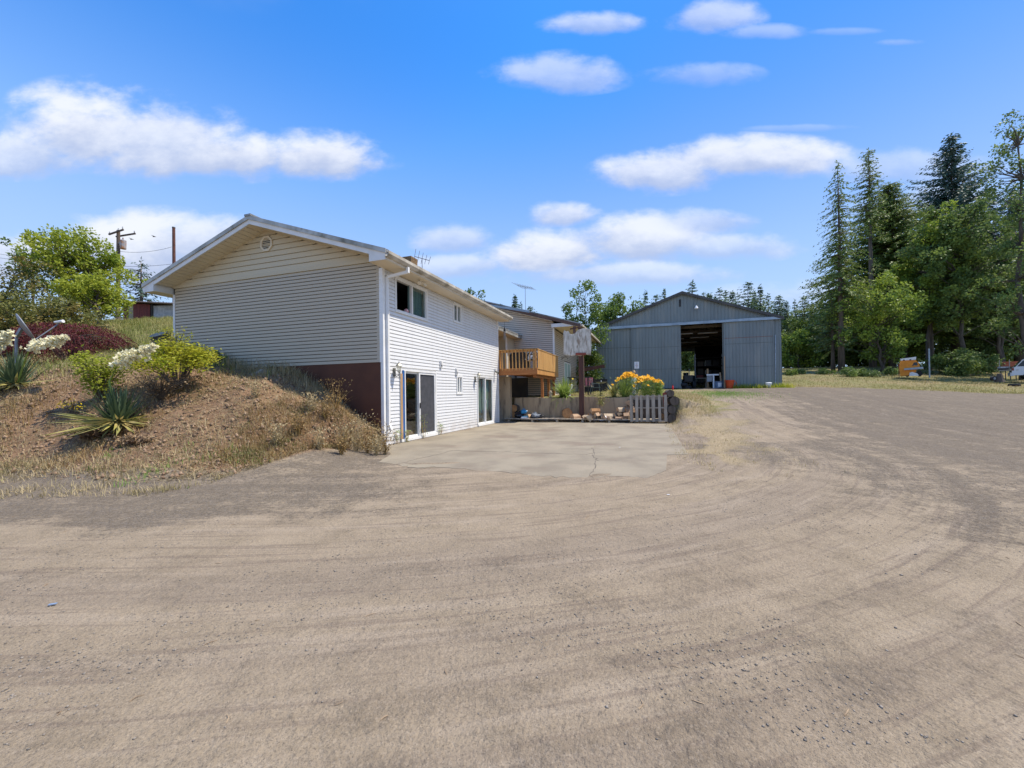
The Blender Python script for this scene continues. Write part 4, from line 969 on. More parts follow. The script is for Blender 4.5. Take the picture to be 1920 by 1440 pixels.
# ------------------------------------------------------------------ vegetation makers
def leafcloud(P, D, N, L, Wd):
    """diamond leaves: base points, directions, side-normals, lengths and widths (numpy)"""
    D = D / (np.linalg.norm(D, axis=1, keepdims=True) + 1e-9); S = np.cross(D, N); S /= (np.linalg.norm(S, axis=1, keepdims=True) + 1e-9)
    L = L[:, None]; Wd = Wd[:, None]
    A = P; B = P + D * L * .45 + S * Wd * .5; C = P + D * L; E_ = P + D * L * .45 - S * Wd * .5
    V = np.stack([A, B, C, E_], 1).reshape(-1, 3); n_ = len(P)
    return V, np.arange(n_ * 4, dtype=np.int32).reshape(n_, 4)
def rdirs(n, r, up=0.0):
    d = r.normal(size=(n, 3)); d[:, 2] += up; return d / np.linalg.norm(d, axis=1, keepdims=True)
def curve_pts(a, b, sag, n=6, wob=0.0, r=None):
    a, b = Vector(a), Vector(b); out = []
    for i in range(n + 1):
        f = i / n; p = a.lerp(b, f); p.z += sag * 4 * f * (1 - f)
        if wob and 0 < i < n: p += Vector((r.normal() * wob, r.normal() * wob, r.normal() * wob * .5))
        out.append(p)
    return out
def broadleaf(root, seed, h, rad, z0, leaf, nclump, per, mt, bark, tr=.16, lean=(0, 0), aspect=1.0, gap=.0, split=1, flat=1.0, trunkz=.55):
    """tapered trunk with limbs to each clump; crown = leaf clumps spread through an ellipsoid shell"""
    r = np.random.default_rng(seed); mb = MB()
    cz = (z0 + h) / 2; hz = (h - z0) / 2
    nl = max(6, nclump // 6); lobes = []
    for i in range(nl):
        u_ = -1 + 2 * (i + .5) / nl; a_ = i * 2.4 + r.normal() * .4; w_ = math.sqrt(max(.05, 1 - abs(u_) ** 2.2)) * r.uniform(.45, 1.0)
        lobes.append((w_ * rad * math.cos(a_) + lean[0] * (u_ + 1) * .6, w_ * rad * math.sin(a_) + lean[1] * (u_ + 1) * .6, cz + u_ * hz * .93))
    lobes = np.array(lobes); li = np.arange(nclump) % nl
    cl = lobes[li] + r.normal(0, 1, (nclump, 3)) * np.array([rad * .20, rad * .20, min(rad, hz) * .24])
    core = r.random(nclump) < .28; dd_ = r.normal(size=(nclump, 3)); cl[core] = (np.array([lean[0] * .6, lean[1] * .6, cz]) + dd_ * np.array([rad * .32, rad * .32, hz * .42]))[core]
    cl[:, 2] = np.clip(cl[:, 2], z0, h)
    stems = []
    for s in range(split):
        off = (s - (split - 1) / 2)
        top = Vector((lean[0] * .8 + off * rad * .55, lean[1] * .8 + off * rad * .25, z0 + (h - z0) * trunkz))
        pts = curve_pts((off * tr * 1.2, 0, -.3), top, 0, 7, tr * .5, r)
        mb.tube(pts, [tr * (1.25 if i == 0 else 1) * (1 - .11 * i) for i in range(8)], 9); stems.append(pts)
    for i, c in enumerate(cl):
        st = stems[i % split]; j = min(range(1, 8), key=lambda q_: abs(st[q_].z - (c[2] - .45 * math.hypot(c[0] - st[q_].x, c[1] - st[q_].y) - .2)))
        a = st[j]
        if (Vector(c) - a).length < .2: continue
        mb.tube(curve_pts(a, c, .08 * rad * (r.random() - .2), 4, .04 * rad, r), [tr * .3, tr * .2, tr * .13, tr * .08, tr * .04], 5, False)
    mb.build('trunk', bark, root, True)
    Vs = []; 
    nclump0 = nclump; cr_ = rad * .92 / max(2.0, nclump ** (1 / 3.0))
    n_ = nclump * per
    ci = np.repeat(np.arange(nclump), per); sc = r.uniform(.65, 1.35, nclump)[ci]
    d = rdirs(n_, r, .15); rr = r.uniform(.25, 1.0, n_) ** .55
    P = cl[ci] + d * (rr * sc * cr_)[:, None] * np.array([1, 1, .95 * aspect])
    D = d * .6 + rdirs(n_, r) * .9; D[:, 2] -= .25
    N = rdirs(n_, r, 1.0)
    L = r.uniform(.7, 1.3, n_) * leaf
    V, F = leafcloud(P, D, N, L, L * r.uniform(.5, .8, n_))
    link('crown', mesh_np('crown', V, F), mt, root)
def conifer(root, seed, h, rbase, z0, mt, bark, tr=.3, droop=.35, step=.32, dens=1.0, spray=.42, power=.85, side=None, bare=.15):
    r = np.random.default_rng(seed); mb = MB()
    mb.tube([(0, 0, -.3), (0.02, 0, h * .3), (0, .03, h * .6), (0, 0, h * .97)], [tr * 1.2, tr * .85, tr * .5, .02], 9)
    Ps, Ds, Ns, Ls, Ws = [], [], [], [], []
    z = z0; k = 0
    while z < h - .25:
        f = (z - z0 * .3) / (h - z0 * .3)
        nb = max(3, int(5 * dens + r.random() * 2)) if z > z0 + bare * h * .5 else 2 + int(2 * r.random())
        for b in range(nb):
            az = k * 2.4 + r.normal() * .35; k += 1
            L = rbase * max(.04, (1 - f)) ** power * r.uniform(.55, 1.15)
            if side is not None: L *= 1 + side[1] * math.cos(az - side[0])
            if L < .2: L = .2
            dirh = np.array([math.cos(az), math.sin(az), 0.0]); n_ = max(3, int(L / .24))
            s = np.linspace(.12, 1, n_); zz_ = z + r.normal() * .1
            up = (.25 + .5 * f) * L * .5
            path = dirh[None] * (s * L)[:, None]; path[:, 2] = zz_ + up * s * (1 - f * .2) - droop * L * s ** 1.6 + (.10 * L) * s ** 6
            if L > .8: mb.tube([Vector((0, 0, zz_))] + [Vector(p) for p in path[::max(1, n_ // 3)]], [.05 * min(1, L / 3) + .012] * 2 + [.015] * (len(path[::max(1, n_ // 3)]) - 1), 4, False)
            for rep in range(3):
                m = n_; ja = r.normal(size=(m, 3)) * .06 * (1 + L * .1)
                sidev = np.array([-dirh[1], dirh[0], 0.0]) * (1 if rep == 0 else (-1 if rep == 1 else 0))
                Dv = dirh[None] * (.75 + .2 * r.random((m, 1))) + sidev[None] * (.8 + .3 * r.random((m, 1)))
                Dv = Dv + np.array([0, 0, -.28 - droop * .4]) * (1 if rep < 2 else 1.9)
                Ps.append(path + ja); Ds.append(Dv); Ns.append(rdirs(m, r, 1.2)); ln = spray * (.42 + .58 * min(1, 1.25 * (1 - f))) * r.uniform(.6, 1.25, m) * (1.05 - .5 * s * (L > 1.5)); Ls.append(ln); Ws.append(ln * r.uniform(.32, .5, m))
        z += step * r.uniform(.75, 1.25)
    m = 14; Ps.append(np.stack([np.zeros(m), np.zeros(m), np.linspace(h - .7, h, m)], 1)); Ds.append(rdirs(m, r, .6)); Ns.append(rdirs(m, r)); Ls.append(np.full(m, spray * .6)); Ws.append(np.full(m, spray * .2))
    mb.build('trunk', bark, root, True)
    V, F = leafcloud(np.concatenate(Ps), np.concatenate(Ds), np.concatenate(Ns), np.concatenate(Ls), np.concatenate(Ws))
    link('crown', mesh_np('crown', V, F), mt, root)
def blades(base, n, r, L, Wd, spread, mt, name, parent=None, up=1.0, bend=.6, arc=3):
    """sword leaves fanning from a crown: n leaves each a bent strip"""
    az = r.uniform(0, 2 * math.pi, n); tilt = np.abs(r.normal(0, spread, n)) + .05
    Ln = L * r.uniform(.6, 1.1, n); off = r.normal(0, .05, (n, 2)) * L
    V = []; F = []
    for i in range(n):
        h = np.array([math.cos(az[i]), math.sin(az[i]), 0]); sd_ = np.array([-h[1], h[0], 0]); b = len(V)
        p = np.array([off[i, 0], off[i, 1], 0.0]); th = tilt[i]
        for j in range(arc + 1):
            w = Wd * (1 - (j / arc) ** 1.6) * (.55 + .9 * min(1, j / arc * 3) if j else .55) + .001
            V += [tuple(p - sd_ * w / 2), tuple(p + sd_ * w / 2)]
            th2 = th + bend * (j / arc) * tilt[i] * 1.3
            p = p + (h * math.sin(th2) + np.array([0, 0, math.cos(th2)])) * Ln[i] / arc
        for j in range(arc): F.append((b + 2 * j, b + 2 * j + 1, b + 2 * j + 3, b + 2 * j + 2))
    me = mesh_np(name, V, F); return link(name, me, mt, parent)
LM = {}
LM['fir'] = leafmat('fir_needles', (0.068, 0.113, 0.037), (0.168, 0.215, 0.058), (0.098, 0.156, 0.066), .22, .25)
LM['firlight'] = leafmat('fir_needles_light', (0.109, 0.167, 0.034), (0.231, 0.278, 0.059), (0.146, 0.222, 0.051), .28, .25)
LM['firblue'] = leafmat('fir_needles_blue', (0.050, 0.096, 0.078), (0.102, 0.164, 0.119), None, .2)
LM['firfar'] = leafmat('fir_needles_far', (0.080, 0.137, 0.080), (0.143, 0.213, 0.108), (0.171, 0.243, 0.086), .2, .15)
LM['lime'] = leafmat('leaf_lime', (0.266, 0.320, 0.035), (0.421, 0.453, 0.057), (0.182, 0.253, 0.028), .42, .7)
LM['green'] = leafmat('leaf_green', (0.095, 0.162, 0.030), (0.203, 0.284, 0.054), (0.068, 0.121, 0.027), .38, .5)
LM['olive'] = leafmat('leaf_olive', (0.125, 0.144, 0.035), (0.237, 0.225, 0.062), (0.275, 0.188, 0.056), .35, .8)
LM['maple'] = leafmat('leaf_maple_big', (0.104, 0.168, 0.030), (0.294, 0.381, 0.061), (0.396, 0.479, 0.066), .36, .35)
LM['mapleb'] = leafmat('leaf_maple_shade', (0.075, 0.129, 0.039), (0.187, 0.255, 0.071), (0.248, 0.323, 0.071), .32, .4)
LM['hedge'] = leafmat('leaf_hedge', (0.094, 0.147, 0.028), (0.202, 0.265, 0.051), (0.067, 0.118, 0.032), .32, .3)
LM['redleaf'] = leafmat('leaf_red', (.075, .012, .014), (.16, .032, .030), (.05, .012, .012), .3, 1.2)
LM['chart'] = leafmat('leaf_chartreuse', (.36, .38, .025), (.46, .44, .05), (.24, .31, .02), .4, 1.5)
LM['yuccal'] = leafmat('leaf_yucca', (.055, .095, .050), (.12, .17, .085), None, .15)
LM['yuccay'] = leafmat('leaf_yucca_yellow', (.38, .34, .08), (.24, .25, .09), (.45, .36, .14), .2, 3)
LM['deadleaf'] = leafmat('leaf_dead', (.20, .13, .07), (.38, .27, .15), (.12, .075, .045), .1, 4)
LM['drygrass'] = leafmat('grass_dry', (.38, .30, .16), (.52, .42, .24), (.30, .25, .12), .3, 1.2)
LM['brownweed'] = leafmat('weed_brown', (.22, .14, .06), (.36, .24, .09), (.17, .15, .05), .25, 1.5)
LM['greengrass'] = leafmat('grass_green', (.15, .19, .04), (.30, .30, .09), (.38, .33, .13), .35, .8)
LM['bright'] = leafmat('grass_bright', (.14, .26, .04), (.22, .34, .07), None, .35)
LM['fieldgrass'] = leafmat('grass_field', (.33, .28, .11), (.22, .22, .065), (.40, .31, .15), .3, .25)
LM['iris'] = leafmat('leaf_iris', (.20, .31, .05), (.36, .44, .12), None, .3)
LM['petal'] = leafmat('petal_orange', (.98, .44, .006), (.98, .62, .015), None, .3)
LM['petalw'] = leafmat('petal_cream', (.84, .78, .50), (.90, .86, .64), None, .3)
LM['petaly'] = leafmat('petal_yellow', (.90, .72, .05), (.9, .62, .02), None, .3)

# ------------------------------------------------------------------ trees right of the barn
def place(px, Y, py=None):
    p = at(px, py or 690, Y); return Vector((p.x, p.y, gz(p.x, p.y)))
def htop(px, py, Y, base): return at(px, py, Y).z - base.z
def conif(px, top, Y, label, rad, z0, mt='fir', seed=1, **k):
    b = place(px, Y); h = htop(px, top, Y, b); t = thing('fir_tree', label, 'tree', b, seed * 1.3)
    conifer(t, seed, h, rad, z0, LM[mt], M['barkred'], **k); return t
conif(1578, 303, 45, 'tall ragged fir with drooping branches and a bare lower trunk right of the barn', 4.7, 7.0, 'firlight', 3, tr=.30, droop=.72, step=.42, spray=.60, power=.72, dens=1.0)
conif(1562, 545, 46, 'small dark fir close beside the tall drooping fir', 3.6, 2.6, 'fir', 4, tr=.2, droop=.45, step=.30, spray=.5)
conif(1637, 280, 52, 'tallest straight fir with a long bare grey trunk', 4.4, 17.5, 'firlight', 5, tr=.36, droop=.4, step=.34, dens=1.1, spray=.64, power=.55, side=(math.pi, .35))
conif(1673, 345, 56, 'dense green fir just behind the bare-trunked fir', 13.5, 4, 'firlight', 6, tr=.34, droop=.42, step=.28, dens=2.3, spray=.85, power=.62, side=(0, .25))
conif(1792, 254, 60, 'broad dark fir rising behind the leafy maples', 19, 6, 'firblue', 7, tr=.42, droop=.10, step=.46, dens=1.7, spray=1.15, power=1.0, side=(0, .15))
def leafy(px, top, Y, label, rad, z0, mt, seed, leaf=.26, ncl=60, per=260, pbot=None, **k):
    b = place(px, Y); h = htop(px, top, Y, b); t = thing('broadleaf_tree', label, 'tree', b, 0)
    broadleaf(t, seed, h, rad, z0, leaf, int(ncl * 1.7), int(per * .6), LM[mt], M['bark'], **k); return t
conif(1702, 425, 63, 'dark fir standing between the dense green fir and the forked maple', 6.0, 3, 'fir', 8, tr=.3, droop=.4, step=.34, dens=1.6, spray=.7, power=.7)
conif(1853, 420, 64, 'dark fir top right of the straight maple', 7.0, 3, 'fir', 9, tr=.3, droop=.35, step=.36, dens=1.6, spray=.75, power=.8)
conif(1908, 350, 57, 'dark fir behind the very tall sparse tree at the right edge', 6.5, 3, 'firblue', 10, tr=.32, droop=.35, step=.36, dens=1.6, spray=.75, power=.75)
leafy(1740, 400, 47, 'forked leafy maple with a leaning trunk beside the orange cab', 3.9, 5.4, 'maple', 11, .30, 80, 230, tr=.24, lean=(1.2, 0), gap=.1, split=2, trunkz=.6)
leafy(1806, 385, 44, 'leafy maple with a straight grey trunk above the dark shrubs', 4.2, 5.6, 'mapleb', 12, .30, 90, 230, tr=.25, lean=(.6, .5), trunkz=.7)
leafy(1877, 480, 48, 'dark shady maple behind the red-orange trailer', 3.9, 4.6, 'mapleb', 13, .30, 80, 220, tr=.24, split=2, trunkz=.6)
leafy(1918, 205, 36, 'very tall sparse tree cut by the right edge of the photo', 3.1, 2.8, 'mapleb', 14, .22, 80, 120, tr=.26, aspect=1.0, trunkz=.85)
leafy(1655, 525, 44, 'low leafy tree with a forked dark trunk left of the orange cab', 3.6, 1.6, 'maple', 15, .24, 60, 210, tr=.19, split=2, trunkz=.5)
leafy(1700, 520, 58, 'pale green tree filling the gap behind the forked maple', 4.5, 2.0, 'maple', 16, .32, 50, 200, tr=.25, trunkz=.5)
leafy(1968, 440, 50, 'big dark maple mostly beyond the right edge behind the silver car', 6.5, 3.0, 'mapleb', 17, .34, 70, 220, tr=.4, trunkz=.6)
# leafy mass of hedge trees behind the field, each its own tree
hedge = [(1478, 600, 64, 3.2), (1497, 622, 60, 2.8), (1525, 612, 66, 3.6), (1552, 636, 63, 2.6), (1604, 618, 66, 4.0), (1636, 640, 62, 3.0), (1690, 612, 68, 4.4), (1765, 606, 66, 4.6), (1830, 590, 64, 4.6), (1885, 612, 62, 4.2), (1288, 620, 66, 3.6), (1306, 648, 62, 2.8), (1268, 630, 66, 3.5)]
names_h = ['round green tree just right of the barn corner', 'lower bushy tree right of the barn, in front of the first hedge tree', 'wide hedge tree left of the two slim fir trunks', 'short bush behind the slim fir trunks', 'broad hedge tree between the two tall firs', 'small bush right of the bare-trunked fir', 'hedge tree behind the orange cab', 'hedge tree behind the white metal pole', 'hedge tree behind the straight maple trunk', 'hedge tree behind the red-orange trailer', 'dark tree seen through the open barn', 'small bush seen through the back door of the barn', 'tree behind the barn back door, mostly hidden']
for i, (px, top, Y, rad) in enumerate(hedge):
    b = place(px, Y); h = htop(px, top, Y, b); t = thing('hedge_tree', names_h[i], 'tree', b, i * 1.1, 'bushy trees along the back of the field')
    broadleaf(t, 40 + i, h, rad, .1, .34, 34, 150, LM[('hedge', 'maple', 'hedge', 'mapleb')[i % 4]], M['bark'], tr=.14, trunkz=.5)
# distant firs
pro = []
for i in range(7):
    t = thing('fir_tree', 'x', 'tree', (0, 0, 0), 0, 'distant firs on the skyline')
    conifer(t, 60 + i, 18, (4.4, 3.7, 5.0, 3.4, 5.6, 4.0, 4.8)[i], (1, 1.5, .6, 3, 1, 2, 4)[i], LM['firfar'], M['barkred'], tr=.22, droop=(.3, .15, .45, .3, .25, .5, .1)[i], step=(.5, .62, .46, .7, .5, .55, .6)[i], dens=(1.2, .9, 1.4, .8, 1.5, 1.1, 1.0)[i], spray=.8, power=(1.0, .8, 1.1, .9, .75, 1.0, .7)[i], side=(i * 1.1, .3)); pro.append(t)
far = [(1213, 545, 88), (1233, 553, 95), (1248, 541, 92), (1300, 527, 90), (1321, 548, 96), (1333, 550, 97), (1343, 553, 92), (1352, 541, 90), (1363, 544, 92), (1375, 547, 94), (1386, 549, 96), (1405, 529, 86), (1416, 545, 94), (1428, 535, 88), (1443, 551, 90), (1463, 553, 84), (1477, 566, 80), (1492, 562, 86), (1510, 557, 84), (1524, 570, 82), (1543, 560, 90), (940, 570, 80), (957, 582, 84), (967, 553, 78), (979, 566, 82), (995, 574, 75), (1600, 600, 88), (1622, 575, 84), (1840, 560, 86), (1715, 565, 88)]
far.sort()
ordn = ['first', 'second', 'third', 'fourth', 'fifth', 'sixth', 'seventh', 'eighth', 'ninth', 'tenth', 'eleventh', 'twelfth', 'thirteenth', 'fourteenth', 'fifteenth', 'sixteenth', 'seventeenth', 'eighteenth', 'nineteenth', 'twentieth', 'twenty-first', 'twenty-second', 'twenty-third', 'twenty-fourth', 'twenty-fifth', 'twenty-sixth']
cnt = {'a': 0, 'b': 0, 'c': 0}
for i, (px, top, Y) in enumerate(far):
    b = place(px, Y); h = htop(px, top, Y, b); key = 'a' if px < 1050 else ('b' if px < 1545 else 'c')
    lb = {'a': '%s distant fir from the left above the rear house roof', 'b': '%s distant fir from the left along the skyline behind the barn', 'c': '%s distant fir from the left hidden among the trees right of the tall fir'}[key] % ordn[cnt[key]]; cnt[key] += 1
    if i < 7: t = pro[i]; t.location = b; t['label'] = lb
    else: t = dup(pro[(i * 3) % 7], b, i * 2.1, lb)
    s = h / 18; w_ = s * (1.15 + .4 * math.sin(i * 3.3)); t.scale = (w_, w_ * 1.05, s); t.rotation_euler = (0, 0, i * 2.1)
# trees between the houses and the barn, and over the roof
leafy(1150, 560, 36, 'light green tree between the rear house and the barn', 2.7, .8, 'green', 21, .20, 60, 330, tr=.13, trunkz=.6)
t = leafy(1098, 535, 30, 'sparse green sapling arching above the rear house eave', 1.6, 2.2, 'green', 22, .17, 30, 150, tr=.06, trunkz=.8)
MB().tube(curve_pts((-.95, 0, 4.6), (-.3, 0, 7.6), .0, 8) + [Vector((.1, 0, 7.8))], .03, 5).build('bent_branch', M['bark'], t)
for (px, py, Y, w_, h_, lb, mt) in ((1100, 668, 29, 1.5, 2.6, 'dark green bush in the gap between the rear house and the barn', 'hedge'), (1108, 640, 33, 2.0, 4.2, 'yellow-green bush behind the dark bush left of the barn', 'olive')):
    b = place(px, Y); t = thing('bush', lb, 'bush', b); broadleaf(t, int(px), h_, w_, .2, .15, 26, 130, LM[mt], M['bark'], tr=.06)
p = at(893, 548, 40); b = Vector((p.x, p.y, gz(p.x, p.y))); t = thing('broadleaf_tree', 'pale green treetop showing over the main house roof', 'tree', b)
broadleaf(t, 23, at(893, 546, 40).z - b.z, 1.1, 5.0, .2, 16, 90, LM['green'], M['bark'], tr=.12, trunkz=.85)
# ------------------------------------------------------------------ trees on the left hill
b = place(152, 20, 610); t = thing('broadleaf_tree', 'bright yellow-green tree on the grassy hill left of the shed', 'tree', b)
broadleaf(t, 31, htop(152, 447, 20, b), 1.95, 1.1, .125, 84, 150, LM['lime'], M['bark'], tr=.15, split=2, lean=(-.1, 0), trunkz=.55)
b = place(186, 18.5, 615); t = thing('broadleaf_tree', 'smaller yellow-green tree overlapping the shed corner', 'tree', b)
broadleaf(t, 32, htop(190, 520, 18.5, b), 1.0, 1.0, .11, 40, 130, LM['lime'], M['bark'], tr=.10, lean=(-.1, 0), trunkz=.5)
b = place(62, 22, 610); t = thing('broadleaf_tree', 'slender airy tree at the left behind the olive shrubs', 'tree', b)
broadleaf(t, 33, htop(62, 446, 22, b), 1.0, 2.0, .11, 26, 75, LM['green'], M['bark'], tr=.07, trunkz=.85)
b = place(18, 18, 620); t = thing('broadleaf_tree', 'olive and rust coloured tree at the left edge', 'tree', b)
broadleaf(t, 34, htop(18, 492, 18, b), 1.8, .6, .11, 56, 110, LM['olive'], M['bark'], tr=.12, trunkz=.55)
for i, (px, py, Y, rad, h_, lb) in enumerate(((60, 655, 15.5, 1.5, 1.9, 'dense olive shrub behind the satellite dish'), (110, 640, 16.5, 1.4, 1.7, 'olive shrub behind the red maple mound'), (-15, 660, 14.5, 1.4, 1.9, 'olive shrub cut by the left edge'))):
    b = place(px, Y, py); t = thing('shrub', lb, 'shrub', b); broadleaf(t, 70 + i, h_, rad, .1, .09, 40, 150, LM['olive'], M['bark'], tr=.05)
b = place(265, 40, 600); t = thing('fir_tree', 'blue-green spruce behind the red shed', 'tree', b); conifer(t, 35, htop(265, 485, 40, b), 3.9, .8, LM['firblue'], M['barkred'], tr=.2, droop=.3, step=.42, spray=.5, dens=.9, power=.8)
b = place(163, 42, 600); t = thing('fir_tree', 'dark spruce top behind the bright yellow-green tree', 'tree', b); conifer(t, 36, htop(163, 456, 42, b), 2.6, 1.5, LM['firblue'], M['barkred'], tr=.2, droop=.3, step=.42, spray=.5)

# ------------------------------------------------------------------ backboard, pallet, firewood
def onground(p): return Vector((p.x, p.y, gz(p.x, p.y)))
bp = atz(1091, 789, .03); t = thing('backboard_post', 'rotting plywood backboard on a dark brown timber post at the back of the pad', 'basketball hoop', (bp.x, bp.y, 0), -.04)
boxpart('post', M['brownpaint'], t, -.11, .11, -.10, .10, -.1, 4.45); boxpart('post_strip', M['barewood'], t, .111, .135, -.09, .09, .0, 3.2)
BS = -.17
ol = [(-.66, 3.18), (-.30, 3.10), (-.08, 3.14), (.12, 3.08), (.36, 3.17), (.62, 3.12), (.66, 3.6), (.64, 4.05), (.67, 4.34), (.30, 4.40), (.02, 4.33), (-.10, 4.16), (-.24, 4.13), (-.36, 4.16), (-.42, 4.30), (-.52, 4.26), (-.60, 4.34), (-.66, 4.20), (-.64, 3.75)]
cen = (0.0, 3.6)
ol = [(x + BS, z) for x, z in ol]
bb = MB(); bb.prism(ol, -.16, -.13); bb.build('board', M['ply'], t)
bb = MB(); bb.prism([(BS + (x - BS) * .93, 3.6 + (z - 3.6) * .93) for x, z in ol], -.172, -.161); bb.build('board_layer', M['ply'], t)
boxpart('bracket', M['rustred'], t, -.26, .22, -.22, -.174, 3.13, 3.24); boxpart('brace', M['brownpaint'], t, -.05, .05, -.128, -.101, 3.2, 4.3)
MB().bar((-.5, -.11, 4.38), (-.05, -.09, 4.46), .05, .06).build('top_arm', M['brownpaint'], t)

plat = thing('low_platform', 'low platform of weathered planks along the foot of the retaining wall', 'platform', HC, -YAW)
PT0, PT1, PZ = 8.62, 9.50, .16
for i in range(5):
    a = PT0 + i * .178; x = .12
    while x < 7.2:
        L = random.uniform(1.5, 2.6); e = min(7.3, x + L); dz = random.uniform(-.012, .012)
        MB().hexa([(x, a, PZ - .03 + dz), (e, a + random.uniform(-.02, .02), PZ - .03), (e, a + .15, PZ - .03), (x, a + .15, PZ - .03 + dz), (x, a, PZ + dz), (e, a, PZ), (e, a + .15, PZ), (x, a + .15, PZ + dz)]).build('plank', M['greywood'], plat)
        x = e + .03
for x in (.3, 1.5, 2.7, 3.9, 5.1, 6.2, 7.1): boxpart('bearer', M['greywood'], plat, x, x + .09, PT0 + .03, PT1 - .02, .0, PZ - .045)
def HX(px, py, z): p = atz(px, py, z) if abs(z - CAMH) > .3 else None; return p
def onplat(px, t_, z): 
    """point of the platform line at house-frame depth t seen in photo column px"""
    a = at(px, 760, 1) - Vector((0, 0, CAMH)); b = HP(0, t_, 0); c = HN
    # solve s*a.xy = b.xy + q*c.xy
    d = a.x * (-c.y) - (-c.x) * a.y; s_ = (b.x * (-c.y) - (-c.x) * b.y) / d
    return Vector((a.x * s_, a.y * s_, z))
def log_round(px, t_, z, R, L, label, along=True, yaw=0.0, cat='log', endm='logend', group=None):
    p = onplat(px, t_, z + R); th = thing('log', label, cat, p, -YAW + yaw, group)
    n_ = 14; pr = [R * (1 + .06 * math.sin(k * 2.3 + px)) for k in range(n_)]
    b = MB(); 
    for e in (-L / 2, L / 2): b.v += [(pr[k] * math.cos(2 * math.pi * k / n_), e, pr[k] * math.sin(2 * math.pi * k / n_)) for k in range(n_)]
    b.f = [(k, (k + 1) % n_, n_ + (k + 1) % n_, n_ + k) for k in range(n_)]; b.build('bark', M['bark'], th)
    for e, s_ in ((-L / 2, -1), (L / 2, 1)):
        c = MB(); c.v = [(pr[k] * .95 * math.cos(2 * math.pi * k / n_), e + s_ * .004, pr[k] * .95 * math.sin(2 * math.pi * k / n_)) for k in range(n_)]; c.f = [tuple(range(n_))]; c.build('cut_end', M[endm], th)
    return th
log_round(965.5, 9.35, PZ + .28, .19, .4, 'orange round log end resting high in the corner by the house')
log_round(964, 9.36, PZ, .15, .4, 'smaller dim log end under the orange round log in the corner')
log_round(1063, 9.15, PZ, .25, .35, 'big upright orange-brown round log left of the backboard post', yaw=.25)
log_round(1240, 8.95, PZ + .0, .14, .5, 'brown log end showing behind the left edge of the pallet')
for i, (px, dz, R) in enumerate(((1256, 0.0, .20), (1257, .40, .19), (1262, .76, .20), (1255, 1.12, .16))):
    log_round(px, 8.95, dz, R, .6, ('lowest thick dark log end', 'second dark log end from the ground', 'third dark log end from the ground', 'topmost small dark log end')[i] + ' in the stack right of the pallet', endm='bark', yaw=.15, group='dark logs stacked right of the pallet')
def split_log(px, t_, z, L, R, yaw, label, mt='splitwood', roll=0.0):
    p = onplat(px, t_, z); th = thing('split_log', label, 'firewood', p, -YAW + yaw, 'split firewood on the low platform')
    P = [(-R, 0), (R * .9, -.01), (R * .75, R * .8), (0, R * 1.25), (-R * .7, R * .75)]
    c, s_ = math.cos(roll), math.sin(roll); P = [(x * c - (y - R * .5) * s_, x * s_ + (y - R * .5) * c + R * .55) for x, y in P]
    k = 1 + .12 * math.sin(px)
    MB().add([(-L / 2, x, z_) for x, z_ in P] + [(L / 2, x * k, z_ * .94) for x, z_ in P], [(0, 1, 2, 3, 4), (9, 8, 7, 6, 5)]).build('split_face', M[('palewood', 'logend', 'splitwood')[int(px) % 3]], th)
    MB().add([(-L / 2, x, z_) for x, z_ in P] + [(L / 2, x * k, z_ * .94) for x, z_ in P], [(i, 5 + i, 5 + (i + 1) % 5, (i + 1) % 5) for i in range(5)]).build('bark', M[mt], th)
SPL = [(1079, 9.1, PZ, .42, .12, .5, 'split log just left of the backboard post foot', 'splitwood', .3), (1101, 8.8, PZ - .04, .46, .12, 1.2, 'pale split log leaning off the platform right of the post', 'palewood', .9),
       (1111, 9.1, PZ, .4, .13, .2, 'brown split log at the bottom left of the small heap', 'splitwood', .2), (1122, 9.05, PZ, .42, .12, -.4, 'brown split log at the bottom of the small heap', 'bark', .1),
       (1116, 9.1, PZ + .2, .4, .12, .1, 'reddish split log on top of the small heap', 'logend', .5), (1128, 9.15, PZ + .05, .38, .10, 1.0, 'split log sloping down the right of the small heap', 'palewood', .8),
       (1143, 9.0, PZ, .55, .13, .05, 'wide whitish split log lying flat in mid platform', 'palewood', .0), (1136, 8.85, PZ, .3, .08, .3, 'thin white split piece beside the wide whitish log', 'white', .2),
       (1158, 9.1, PZ, .4, .14, .4, 'dark brown split log left of the pallet heap', 'bark', .3), (1167, 9.15, PZ + .03, .42, .15, -.2, 'thick split log in the heap by the pallet', 'splitwood', .1), (1166, 9.1, PZ + .25, .4, .1, .15, 'pale-topped split log on the heap by the pallet', 'palewood', .2),
       (1178, 9.2, PZ, .42, .15, .3, 'dark split log tucked against the pallet', 'bark', .5), (1180, 9.2, PZ + .22, .4, .14, .0, 'reddish split log second from the top by the pallet', 'splitwood', .1), (1181, 9.2, PZ + .45, .34, .12, .5, 'pale split log topmost beside the pallet', 'palewood', .7),
       (993, 9.1, PZ, .3, .11, .6, 'tan split block between the blue jug and the black bag', 'barewood', .4)]
for i, a in enumerate(SPL): split_log(a[0], a[1], a[2] if a[2] < PZ + .15 else PZ + (a[2] - PZ) * 1.35, a[3] * 1.05, a[4] * 1.45, a[5] + (.9 if i % 2 else .4), *a[6:])
ow = ['first', 'second', 'third', 'fourth', 'fifth', 'sixth', 'seventh', 'eighth', 'ninth', 'tenth', 'eleventh', 'twelfth', 'thirteenth', 'fourteenth']
